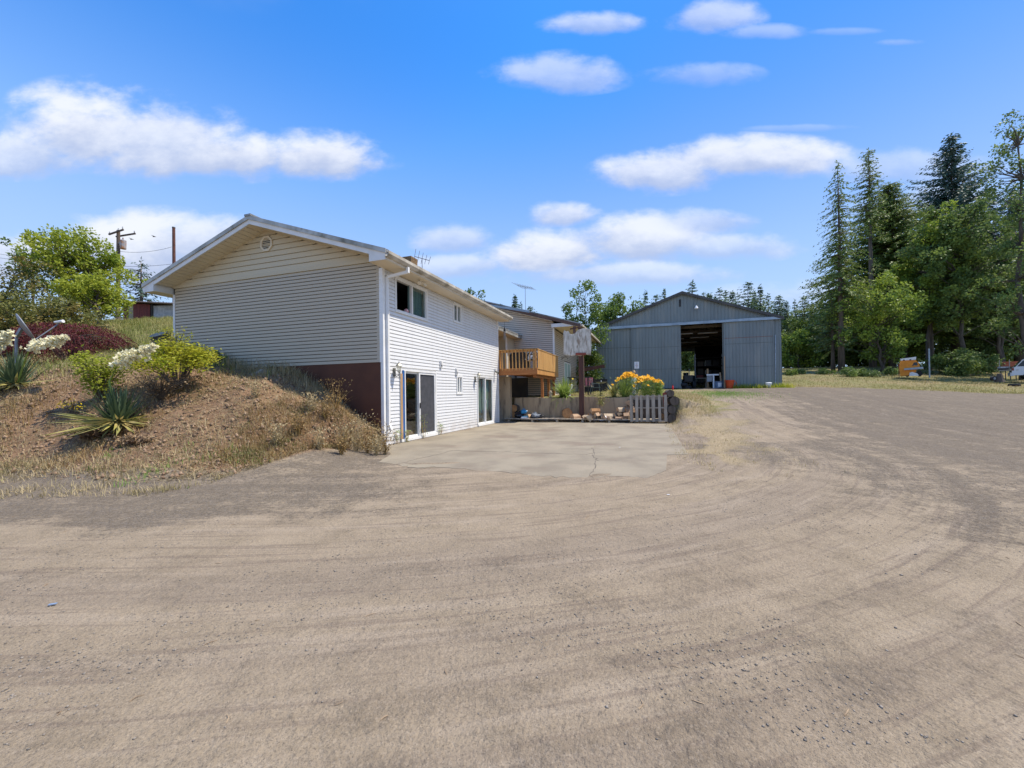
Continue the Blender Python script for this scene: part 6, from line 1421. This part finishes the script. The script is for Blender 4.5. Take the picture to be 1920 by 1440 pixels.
rock(493, 706, 10.9, .15, 'pale rounded rock at the top of the bank by the siding', M['stone'], 1); rock(507, 703, 11.0, .09, 'small pale rock right of the larger pale rock', M['stone'], 2); rock(480, 709, 10.8, .08, 'small tan rock left of the pale rock', M['stone'], 3)
# weeds at the house corner
def weed(px, py, Y, label, n, L, mt, seed, w=.02, spread=.3, lf=0, group=None):
    p = at(px, py, Y); b = onground(p); th = thing('weed', label, 'weed', b, 0, group); r = np.random.default_rng(seed); blades(None, int(n * .55), r, L, w * .8, spread * 1.35, LM[mt], 'stalks', th, bend=.5); lf = int(lf * 1.8)
    if lf:
        P = np.stack([r.normal(0, .16, lf) * L, r.normal(0, .14, lf) * L, r.uniform(.15, 1.0, lf) * L], 1); P[:, :2] *= (.5 + P[:, 2:3] / L); V, F = leafcloud(P, rdirs(lf, r), rdirs(lf, r), r.uniform(.03, .07, lf), r.uniform(.02, .035, lf)); tag(link('seed_heads', mesh_np('seed_heads', V, F), LM[mt], th), kind='stuff')
WD_ = [(652, 800, 9.2, 60, .95, 'brownweed'), (668, 815, 9.0, 70, .75, 'drygrass'), (690, 838, 8.9, 60, .6, 'brownweed'), (640, 830, 8.8, 60, .6, 'drygrass'), (612, 815, 8.9, 50, .55, 'brownweed'), (705, 850, 8.7, 50, .45, 'drygrass'), (585, 790, 9.0, 40, .45, 'drygrass'), (560, 840, 8.2, 50, .45, 'brownweed'), (520, 860, 7.8, 60, .42, 'drygrass'), (640, 862, 8.2, 60, .40, 'brownweed'), (480, 770, 9.0, 30, .4, 'drygrass'), (700, 812, 9.6, 60, .8, 'brownweed'), (712, 835, 9.35, 60, .62, 'drygrass'), (676, 790, 9.6, 70, .9, 'drygrass'), (722, 852, 8.9, 50, .5, 'brownweed'), (630, 785, 9.5, 60, .75, 'brownweed'), (600, 850, 8.2, 50, .5, 'drygrass')]
WL = ['tallest brown weed by the foundation, nearest the white corner board', 'straw-coloured weed in front of the tallest brown weed', 'brown weed clump at the foot of the house corner', 'straw weed left of the corner clump', 'brown weed on the slope below the foundation', 'low straw weed at the very corner of the pad', 'short straw weed on the shaded edge of the bank', 'brown weed low on the bank', 'straw weed low on the bank, left of the others', 'brown weed along the toe of the bank near the pad', 'lone straw weed on the upper bank face', 'brown weed against the white corner board', 'straw weed in front of the white corner board', 'tall straw weed against the brown foundation', 'low brown weed where the bank meets the pad', 'brown weed at the left end of the shaded foundation', 'straw weed midway along the foot of the bank']
for i, a in enumerate(WD_): weed(a[0], a[1], a[2], WL[i], a[3], a[4], a[5], 130 + i, .012, .32, 110, 'dry weeds on the bank by the house corner')
for i, (s, h_, lb) in enumerate(((.86, .35, 'small weed growing at the sill of the screened door, left'), (1.75, .75, 'tall thin weed in front of the insect screen'), (2.75, .42, 'weed growing at the wall right of the screened door'), (.45, .4, 'sparse weed at the wall under the first lantern'))):
    b = HP(.12, s, .012); th = thing('weed', lb, 'weed', b); r = np.random.default_rng(150 + i); blades(None, 7, r, h_, .012, .2, LM['brownweed'], 'stalks', th, bend=.3); n_ = 60; P = np.stack([r.normal(0, .06, n_), r.normal(0, .05, n_), r.uniform(.1, 1, n_) * h_], 1); V, F = leafcloud(P, rdirs(n_, r), rdirs(n_, r), r.uniform(.03, .07, n_), r.uniform(.015, .03, n_)); tag(link('leaves', mesh_np('leaves', V, F), LM['iris'], th), kind='stuff')

# ------------------------------------------------------------------ far right: orange cab, car, bench, trailer
b = place(1706, 36); b.z = at(1706, 706, 36).z; oc_ = thing('orange_cab', 'dented orange machine cab with a pale roof and grey bumper in the field', 'machine', b, -.76, None, (.64, .84, .96))
MB().prism([(-1.02, 0.05), (-1.12, .9), (-1.05, 1.45), (-.85, 1.62), (.62, 1.55), (.95, 1.2), (1.02, .75), (.65, .62), (.6, .4), (-.1, .1)], -.7, .7).build('body', M['orange'], oc_)
MB().hexa([(-.95, -.74, 1.56), (.62, -.74, 1.58), (.62, .74, 1.58), (-.95, .74, 1.56), (-.98, -.76, 1.74), (.66, -.76, 1.86), (.66, .76, 1.86), (-.98, .76, 1.74)]).build('roof', M['white'], oc_)
for x in (-.62, .05): boxpart('roof_hinge', M['black'], oc_, x - .09, x + .09, -.775, -.741, 1.54, 1.64)
MB().prism([(.18, .98), (.42, 1.32), (.72, 1.34), (.80, 1.1), (.62, 1.0), (.5, 1.06)], -.715, -.701).build('window', M['carglass'], oc_)
MB().hexa([(-.62, -.98, .62), (1.36, -.98, .68), (1.36, -.72, .68), (-.62, -.72, .62), (-.62, -.98, .78), (1.30, -.98, .88), (1.30, -.72, .88), (-.62, -.72, .78)]).build('bumper', M['galv'], oc_)
MB().prism([(-.1, .05), (.9, .05), (.75, .25), (.2, .42), (-.05, .35)], -.85, -.72).build('step', M['white'], oc_)
for x in (.95, -.3): MB().tube([(x, -.6, .26), (x, -.4, .26)], .3, 14).build('wheel', M['rubber'], oc_)
boxpart('side_rail', M['rustred'], oc_, -1.2, -1.12, -.7, -.6, -.1, 1.25)
b = place(1742.5, 37); b.z = at(1742, 708, 37).z; wp = thing('white_pole', 'thin white metal pole standing in the grass right of the orange cab', 'pole', b); hh = at(1742, 655, 37).z - b.z; MB().tube([(0, 0, -.2), (0, 0, hh)], .055, 8).build('shaft', M['galv'], wp); MB().lathe([(.06, hh), (.05, hh + .04), (.01, hh + .05)], 8).build('cap', M['white'], wp)
b = place(1862, 46); b.z = at(1862, 691, 46).z; tr_ = thing('flat_trailer', 'faded red-orange trailer side behind the dark tree trunk', 'trailer', b, -.82); M['fadedred'] = mat('faded_red', (.55, .17, .09), (.45, .12, .06), 3, .7)
boxpart('side_panel', M['fadedred'], tr_, -1.75, 1.9, -.05, .05, .15, .75); boxpart('bed', M['greywood'], tr_, -1.75, 1.9, .051, 1.6, .25, .35); MB().tube([(-1.3, -.2, .1), (-1.3, -.02, .1)], .3, 12).build('wheel', M['rubber'], tr_)
boxpart('patch', M['rustred'], tr_, .2, .9, -.056, -.051, .3, .6)
# silver car
b = place(1897, 33); b.z = at(1897, 712, 33).z; car = thing('parked_car', 'silver car cut by the right edge, only its rear in view', 'car', b, -.80)
prof = [(0.02, .38), (0.0, .75), (.10, 1.02), (.22, 1.10), (.62, 1.70), (.9, 1.80), (2.7, 1.82), (3.5, 1.25), (4.5, 1.05), (4.7, .7), (4.65, .35)]
MB().prism(prof, 0, 1.75).build('body', M['silver'], car)
MB().prism([(.28, 1.12), (.62, 1.62), (1.0, 1.66), (1.0, 1.12)], -.006, -.001).build('side_window', M['carglass'], car); MB().prism([(1.08, 1.12), (1.08, 1.66), (2.6, 1.66), (3.2, 1.15)], -.006, -.001).build('side_window', M['carglass'], car)
MB().hexa([(.235, .25, 1.16), (.235, 1.5, 1.16), (.57, 1.5, 1.66), (.57, .25, 1.66), (.22, .25, 1.17), (.22, 1.5, 1.17), (.555, 1.5, 1.67), (.555, .25, 1.67)]).build('rear_window', M['carglass'], car)
MB().box(-.08, .12, .05, 1.7, .32, .62).build('rear_bumper', M['silver'], car); boxpart('tail_light', M['rustred'], car, -.004, .12, -.008, .16, .78, 1.0)
for x in (.95, 3.75):
    for y0, y1 in ((-.02, .2), (1.55, 1.77)): wl = MB().tube([(x, y0, .33), (x, y1, .33)], .33, 18).build('wheel', M['rubber'], car); MB().tube([(x, y0 - .008, .33), (x, y0 + .01, .33)], .2, 12).build('rim', M['galv'], wl)
b = place(1883, 33.5); b.z = at(1883, 712, 33.5).z; wb = thing('yard_bench', 'dark work table with posts beside the silver car', 'table', b, -.85)
boxpart('tabletop', M['greywood'], wb, -.3, .75, -.3, .3, .78, .84)
for a in (-.2, .05, .32, .62): boxpart('leg', M['black'], wb, a - .03, a + .03, -.25, -.19, 0, .78)
for a in (-.25, .3): boxpart('upright', M['greywood'], wb, a - .025, a + .025, .2, .25, .841, 1.75)
th = thing('charcoal_grill', 'dark boxy barbecue on the work table beside the silver car', 'grill', (b.x - .12, b.y + .02, b.z + .845), -.85); boxpart('lid', M['steel'], th, -.28, .32, -.2, .2, .16, .30); boxpart('firebox', M['black'], th, -.25, .3, -.18, .18, 0, .16); boxpart('handle', M['white'], th, -.1, .15, -.24, -.21, .2, .23)
b = place(1874, 32.5); b.z = at(1874, 714, 32.5).z; th = thing('tree_stump', 'dark stump in front of the work table', 'stump', b); MB().lathe([(.34, -.1), (.26, .1), (.17, .5), (.14, .62)], 10).build('bark', M['bark'], th); MB().lathe([(.13, .621), (.01, .63)], 10).build('cut_face', M['greywood'], th)
b = place(1862, 32.5); b.z = at(1862, 713.5, 32.5).z; th = thing('tyre', 'dark tyre lying left of the dark stump', 'tyre', b); MB().tube([(0, -.1, .17), (0, .1, .17)], .2, 14).build('rubber', M['rubber'], th); MB().tube([(0, -.105, .17), (0, -.101, .17)], .1, 10).build('hub', M['steel'], th)
b = place(1901, 30.5); th = thing('tyre', 'flat dark tyre on the dirt below the silver car', 'tyre', b); MB().lathe([(.2, 0), (.32, .02), (.35, .1), (.32, .18), (.2, .2), (.18, .1)], 18).build('rubber', M['rubber'], th); MB().lathe([(.17, .05), (.17, .1)], 10).build('hub', M['steel'], th)
for i, (px, Y, w_, h_, lb) in enumerate(((1590, 38, 1.3, .8, 'dark low bush in the field below the tall drooping fir'), (1610, 38.5, 1.0, .6, 'smaller dark bush right of the low field bush'), (1628, 38, .9, .5, 'third low bush towards the orange cab'), (1483, 42, .9, .5, 'low dark bush near the barn corner'), (1500, 43, .7, .45, 'low bush right of the one by the barn corner'), (1543, 42, 1.1, .5, 'low bush left of the slim fir trunk'), (1672, 40, 1.0, .7, 'bush at the left of the orange cab'))):
    b = place(px, Y); th = thing('bush', lb, 'bush', b, i, 'low bushes in the field'); broadleaf(th, 160 + i, h_, w_ * .75, .0, .14, 12, 90, LM[('mapleb', 'hedge')[i % 2]], M['bark'], tr=.03)
for i, (px, Y, w_, h_, lb) in enumerate(((1772, 41, 1.7, 2.4, 'grey-green shrub left of the straight maple trunk'), (1800, 40, 1.9, 1.9, 'wide blue-green shrub at the foot of the straight maple'), (1830, 42, 1.6, 1.7, 'shrub between the straight maple and the trailer'), (1845, 50, 2.0, 3.2, 'shady shrub behind the trailer'))):
    b = place(px, Y); th = thing('shrub', lb, 'shrub', b, i, 'undergrowth shrubs below the maples'); broadleaf(th, 170 + i, h_, w_, .0, .2, 26, 130, LM['mapleb'], M['bark'], tr=.05)

# ------------------------------------------------------------------ grass, litter and gravel (uncountable)
def scatter(name, n, x0, x1, y0, y1, keep, L, Wd, mt, seed, tilt=.45, cell=None, label=None):
    r = np.random.default_rng(seed); x = r.uniform(x0, x1, n); y = r.uniform(y0, y1, n)
    z = ground_z(x, y); q = (x - HC.x) * HN.x + (y - HC.y) * HN.y; t_ = (x - HC.x) * HD.x + (y - HC.y) * HD.y
    pr = keep(x, y, q, t_, z); m = r.random(n) < pr; x, y, z = x[m], y[m], z[m]; n = len(x)
    az = r.uniform(0, 6.283, n); tl = np.abs(r.normal(0, tilt, n)); Ln = L * r.uniform(.4, 1.25, n)
    D = np.stack([np.sin(tl) * np.cos(az), np.sin(tl) * np.sin(az), np.cos(tl)], 1); P = np.stack([x, y, z - .01], 1); S = np.stack([-np.sin(az), np.cos(az), np.zeros(n)], 1) * (Wd * r.uniform(.6, 1.3, n))[:, None]
    bendv = np.stack([np.cos(az), np.sin(az), -.5 * np.ones(n)], 1) * (Ln * .28)[:, None]
    Mid = P + D * (Ln * .55)[:, None]; Tip = P + D * Ln[:, None] + bendv
    V = np.stack([P - S, P + S, Mid + S * .7, Mid - S * .7, Tip], 1).reshape(-1, 3); i = np.arange(n) * 5
    F = np.concatenate([np.stack([i, i + 1, i + 2], 1), np.stack([i, i + 2, i + 3], 1), np.stack([i + 3, i + 2, i + 4], 1)])
    o = link(name, mesh_np(name, V, F), LM[mt]); o['kind'] = 'stuff'; return o
inhouse = lambda q, t_: ((q < .25) & (q > -WD - .1) & (t_ > -.02) & (t_ < 13)) | ((q > -7) & (q < 1.9) & (t_ > 12.6) & (t_ < 20.6))
def n01(x, y, s, seed): return fbm(x * s, y * s, seed, 3)
lft = lambda q, t_: (q < .15) & (t_ < 3)
scatter('dry_grass', 90000, -16, -2.5, 5.6, 12.5, lambda x, y, q, t, z: lft(q, t) * ~inhouse(q, t) * sstep(z, .02, .15) * (.08 + .92 * sstep(n01(x, y, .9, 51), .46, .64)) * .6 * (1 - .8 * np.exp(-((x + 7.6) / 1.9) ** 2 - ((z - 1.2) / .55) ** 2)), .17, .0045, 'drygrass', 201, .55)
scatter('brown_grass', 75000, -12, -2.8, 5.8, 11.5, lambda x, y, q, t, z: lft(q, t) * ~inhouse(q, t) * sstep(z, .03, .2) * sstep(n01(x, y, .7, 52), .45, .62) * (1 - .7 * np.exp(-((x + 7.6) / 1.9) ** 2 - ((z - 1.2) / .55) ** 2)) * (.35 + .65 * sstep(x, -8, -4.5)), .22, .004, 'brownweed', 202, .4)
scatter('toe_grass', 50000, -13, -2.6, 5.4, 10, lambda x, y, q, t, z: lft(q, t) * (z < .45) * sstep(n01(x, y, .8, 53), .40, .58) * np.exp(-((z - .10) / .16) ** 2), .15, .0045, 'drygrass', 203, .6)
scatter('green_grass', 16000, -13, -2.6, 5.4, 10, lambda x, y, q, t, z: lft(q, t) * (z < .5) * sstep(n01(x, y, 1.4, 54), .60, .70), .12, .006, 'bright', 204, .6)
scatter('hill_grass', 150000, -34, -6, 10, 31, lambda x, y, q, t, z: ((q < -.2) & ((t < 3) | (q < -8.5))) * ~inhouse(q, t) * sstep(z + (n01(x, y, .6, 55) - .5) * .8, 1.75, 2.5) * (.25 + .75 * sstep(n01(x, y, .5, 56), .38, .55)), .30, .008, 'greengrass', 205, .4)
scatter('wall_grass', 9000, -13, -5, 9.4, 13, lambda x, y, q, t, z: (q < -1.5) * (q > -WD) * (t > -.9) * (t < -.05) * (z > 1.4), .42, .005, 'drygrass', 206, .3)
scatter('terrace_grass', 30000, -1, 9, 15, 30, lambda x, y, q, t, z: (t > RW + .2) * (q > 2.0) * (q < 9.5) * .8, .10, .006, 'fieldgrass', 207, .6)
scatter('straw', 42000, 2, 14, 6, 27, lambda x, y, q, t, z: zones(x, y, q, t, z)[4] * sstep(n01(x, y, 1.1, 57), .36, .56) * ~((q < 7.7) & (t < RW)), .10, .005, 'drygrass', 208, .9)
scatter('green_patch', 90000, 4, 16, 15, 27, lambda x, y, q, t, z: np.exp(-(((q - 10.6 - (t - 13) * .0) / 1.5) ** 2 + ((t - 14.5) / 1.7) ** 2)) * 1.0, .10, .007, 'bright', 209, .6)
scatter('slope_grass', 16000, 2, 9, 13, 22, lambda x, y, q, t, z: (q > 7.75) * (q < 9.6) * (t > 7.6) * (t < 17) * .8, .16, .006, 'fieldgrass', 210, .6)
scatter('pad_edge_grass', 9000, 2.5, 7, 6, 17, lambda x, y, q, t, z: (np.abs(q - 7.75) < .32) * (t < RW) * (t > -4) * sstep(n01(x, y, 1.5, 58), .4, .6), .11, .005, 'drygrass', 211, .8)
scatter('field_grass', 170000, 12, 75, 24, 62, lambda x, y, q, t, z: zones(x, y, q, t, z)[3] * (.4 + .6 * sstep(n01(x, y, .35, 59), .35, .6)) * np.clip(34 / y, .3, 1) * (np.abs(x / y - .75) < .75), .15, .014, 'fieldgrass', 212, .6)
scatter('barn_weeds', 9000, 12, 19, 25, 31, lambda x, y, q, t, z: ((x - BC.x) * BX.x + (y - BC.y) * BX.y > -3.3) * ((x - BC.x) * BX.x + (y - BC.y) * BX.y < .5) * (np.abs((x - BC.x) * BD.x + (y - BC.y) * BD.y + .55) < .5), .42, .012, 'chart', 213, .45)
scatter('field_verge', 26000, 14, 60, 22, 34, lambda x, y, q, t, z: np.exp(-((t - 24.5 + (q - 16) * .07) / 1.2) ** 2) * (q > 16), .11, .010, 'fieldgrass', 214, .6)
scatter('pad_grass', 1500, -3, 6, 6, 17.5, lambda x, y, q, t, z: (q > .2) * (q < 7.5) * (t > -3) * (t < 9.2) * (sstep(n01(x, y, 2.2, 60), .72, .76)), .07, .004, 'fieldgrass', 215, .9)
# gravel: small rough stones, denser in the grey bands
def stones(name, n, dist, keep, smin, smax, mt, seed):
    r = np.random.default_rng(seed); yy_ = 1.5 + (dist - 1.5) * r.random(n) ** 1.5; xx = yy_ * r.uniform(-1.5, 1.4, n); z = ground_z(xx, yy_)
    q = (xx - HC.x) * HN.x + (yy_ - HC.y) * HN.y; t_ = (xx - HC.x) * HD.x + (yy_ - HC.y) * HD.y
    m = r.random(n) < keep(xx, yy_, q, t_, z); m &= ~((q > -.1) & (q < 7.7) & (t_ > -3.2) & (t_ < RW)) & ~((q < .3) & (t_ > -.2)); xx, yy_, z = xx[m], yy_[m], z[m]; n = len(xx)
    s = smin + (smax - smin) * r.random(n) ** 3; base = np.array([[1, 0, 0], [-1, 0, 0], [0, 1, 0], [0, -1, 0], [0, 0, 1], [0, 0, -1], [.6, .6, .5], [-.6, -.6, .5]], float)
    B = base[None, :6] * (1 + r.normal(0, .22, (n, 6, 3)) ) * s[:, None, None] * np.array([1, 1, .62]); an = r.uniform(0, 6.28, n); c, s_ = np.cos(an), np.sin(an)
    R_ = np.stack([np.stack([c, -s_], 1), np.stack([s_, c], 1)], 1); B[:, :, :2] = np.einsum('nij,nkj->nki', R_, B[:, :, :2]); B += np.stack([xx, yy_, z + s * .2], 1)[:, None, :]
    f = np.array([[0, 2, 4], [2, 1, 4], [1, 3, 4], [3, 0, 4], [2, 0, 5], [1, 2, 5], [3, 1, 5], [0, 3, 5]]); F = (np.arange(n)[:, None, None] * 6 + f[None]).reshape(-1, 3)
    o = link(name, mesh_np(name, B.reshape(-1, 3), F), mt); o['kind'] = 'stuff'
mst = leafmat('gravel_stones', (.13, .115, .098), (.29, .25, .205), None, 0.0)
stones('gravel', 130000, 15, lambda x, y, q, t, z: (.25 + .75 * zones(x, y, q, t, z)[2]) * sstep(n01(x, y, .7, 61), .44, .62), .002, .0085, mst, 301)
stones('pebbles', 2600, 12, lambda x, y, q, t, z: .08 + .92 * sstep(n01(x, y, .6, 62), .5, .66) ** 2, .004, .0115, mst, 302)
# twigs and bark chips on the dirt
r = np.random.default_rng(303); n_ = 110; y = 1.6 + 11 * r.random(n_) ** 1.3; x = y * r.uniform(-1.4, 1.35, n_); ok = ~((((x - HC.x) * HN.x + (y - HC.y) * HN.y) < 7.8) & (((x - HC.x) * HD.x + (y - HC.y) * HD.y) > -3.4)); x, y = x[ok], y[ok]; z = ground_z(x, y); tw_ = MB()
for i in range(len(x)):
    a = r.uniform(0, 3.14); L = r.uniform(.02, .07) * (3.0 if r.random() < .06 else 1); a2 = a + r.normal() * .5; m_ = (x[i] + L * .5 * math.cos(a), y[i] + L * .5 * math.sin(a), z[i] + .003 + .004 * r.random()); w_ = r.uniform(.0012, .003); tw_.tube([(x[i], y[i], z[i] + .001), m_, (m_[0] + L * .5 * math.cos(a2), m_[1] + L * .5 * math.sin(a2), z[i] + .002)], [w_, w_, w_ * .5], 5)
tw_.build('twigs', mat('twig', (.40, .29, .18), (.22, .15, .09), 9, .85), kind='stuff')

# fallen leaves and dead stems lying on the bank
def litter(name, n, x0, x1, y0, y1, keep, L, mt, seed, w0=.12, w1=.5):
    r = np.random.default_rng(seed); x = r.uniform(x0, x1, n); y = r.uniform(y0, y1, n); z = ground_z(x, y); q = (x - HC.x) * HN.x + (y - HC.y) * HN.y; t_ = (x - HC.x) * HD.x + (y - HC.y) * HD.y
    m = r.random(n) < keep(x, y, q, t_, z); x, y, z = x[m], y[m], z[m]; n = len(x); D = rdirs(n, r); D[:, 2] = np.abs(D[:, 2]) * .35
    V, F = leafcloud(np.stack([x, y, z + .004], 1), D, rdirs(n, r, 2.0), L * r.uniform(.5, 1.4, n), L * r.uniform(w0, w1, n)); o = link(name, mesh_np(name, V, F), LM[mt]); o['kind'] = 'stuff'
litter('leaf_litter', 24000, -15, -2.8, 5.6, 11.5, lambda x, y, q, t, z: lft(q, t) * ~inhouse(q, t) * (z > .03) * (.12 + .88 * sstep(n01(x, y, 1.1, 71), .45, .65)), .042, 'deadleaf', 401)
litter('dead_stems', 45000, -15, -2.8, 5.6, 11.5, lambda x, y, q, t, z: lft(q, t) * ~inhouse(q, t) * (z > .03) * sstep(n01(x, y, .8, 72), .42, .62), .18, 'drygrass', 402, .02, .05)
def clods(name, n, keep, smin, smax, mt, seed):
    r = np.random.default_rng(seed); x = r.uniform(-15, -3, n); y = r.uniform(5.8, 11.4, n); z = ground_z(x, y); q = (x - HC.x) * HN.x + (y - HC.y) * HN.y; t_ = (x - HC.x) * HD.x + (y - HC.y) * HD.y
    m = r.random(n) < keep(x, y, q, t_, z); x, y, z = x[m], y[m], z[m]; n = len(x); s_ = smin + (smax - smin) * r.random(n) ** 3
    base = np.array([[1, 0, 0], [-1, 0, 0], [0, 1, 0], [0, -1, 0], [0, 0, 1], [0, 0, -1]], float); B = base[None] * (1 + r.normal(0, .25, (n, 6, 3))) * s_[:, None, None] + np.stack([x, y, z + s_ * .25], 1)[:, None, :]
    f = np.array([[0, 2, 4], [2, 1, 4], [1, 3, 4], [3, 0, 4], [2, 0, 5], [1, 2, 5], [3, 1, 5], [0, 3, 5]]); o = link(name, mesh_np(name, B.reshape(-1, 3), (np.arange(n)[:, None, None] * 6 + f[None]).reshape(-1, 3)), mt); o['kind'] = 'stuff'
clods('soil_clods', 8000, lambda x, y, q, t, z: lft(q, t) * ~inhouse(q, t) * (z > .05) * (z < 2.2), .012, .055, leafmat('soil_clod', (.19, .12, .072), (.30, .20, .125), None, 0.0), 403)

# far-off mixed wood behind the barn and the field, one mass
def wood(name, spans, mt, seed):
    r = np.random.default_rng(seed); Ps = []
    for x0, x1, Y, ztop, n in spans:
        for i in range(n):
            px = x0 + (x1 - x0) * (i + r.random()) / n; YY = Y + r.uniform(-6, 8); b = place(px, YY); h = max(3, htop(px, ztop + r.uniform(-8, 22), YY, b)); m = 420; rad = r.uniform(2.6, 4.6)
            d = rdirs(m, r, .2); k = r.uniform(.45, 1, m) ** .5; lob = 1 + .25 * np.sin(d[:, 0] * 5 + i) * np.cos(d[:, 2] * 4 + i * 2)
            Ps.append(np.array([b.x, b.y, b.z + h * .52]) + d * (k * lob)[:, None] * np.array([rad, rad, h * .5]))
    P = np.concatenate(Ps); n = len(P); V, F = leafcloud(P, rdirs(n, r), rdirs(n, r, 1.2), r.uniform(.35, .75, n), r.uniform(.25, .5, n)); o = link(name, mesh_np(name, V, F), LM[mt]); o['kind'] = 'stuff'
wood('distant_wood', [(1180, 1470, 104, 566, 26), (1470, 1560, 92, 572, 14), (1560, 1960, 84, 600, 34), (880, 1130, 96, 640, 12)], 'hedge', 501)
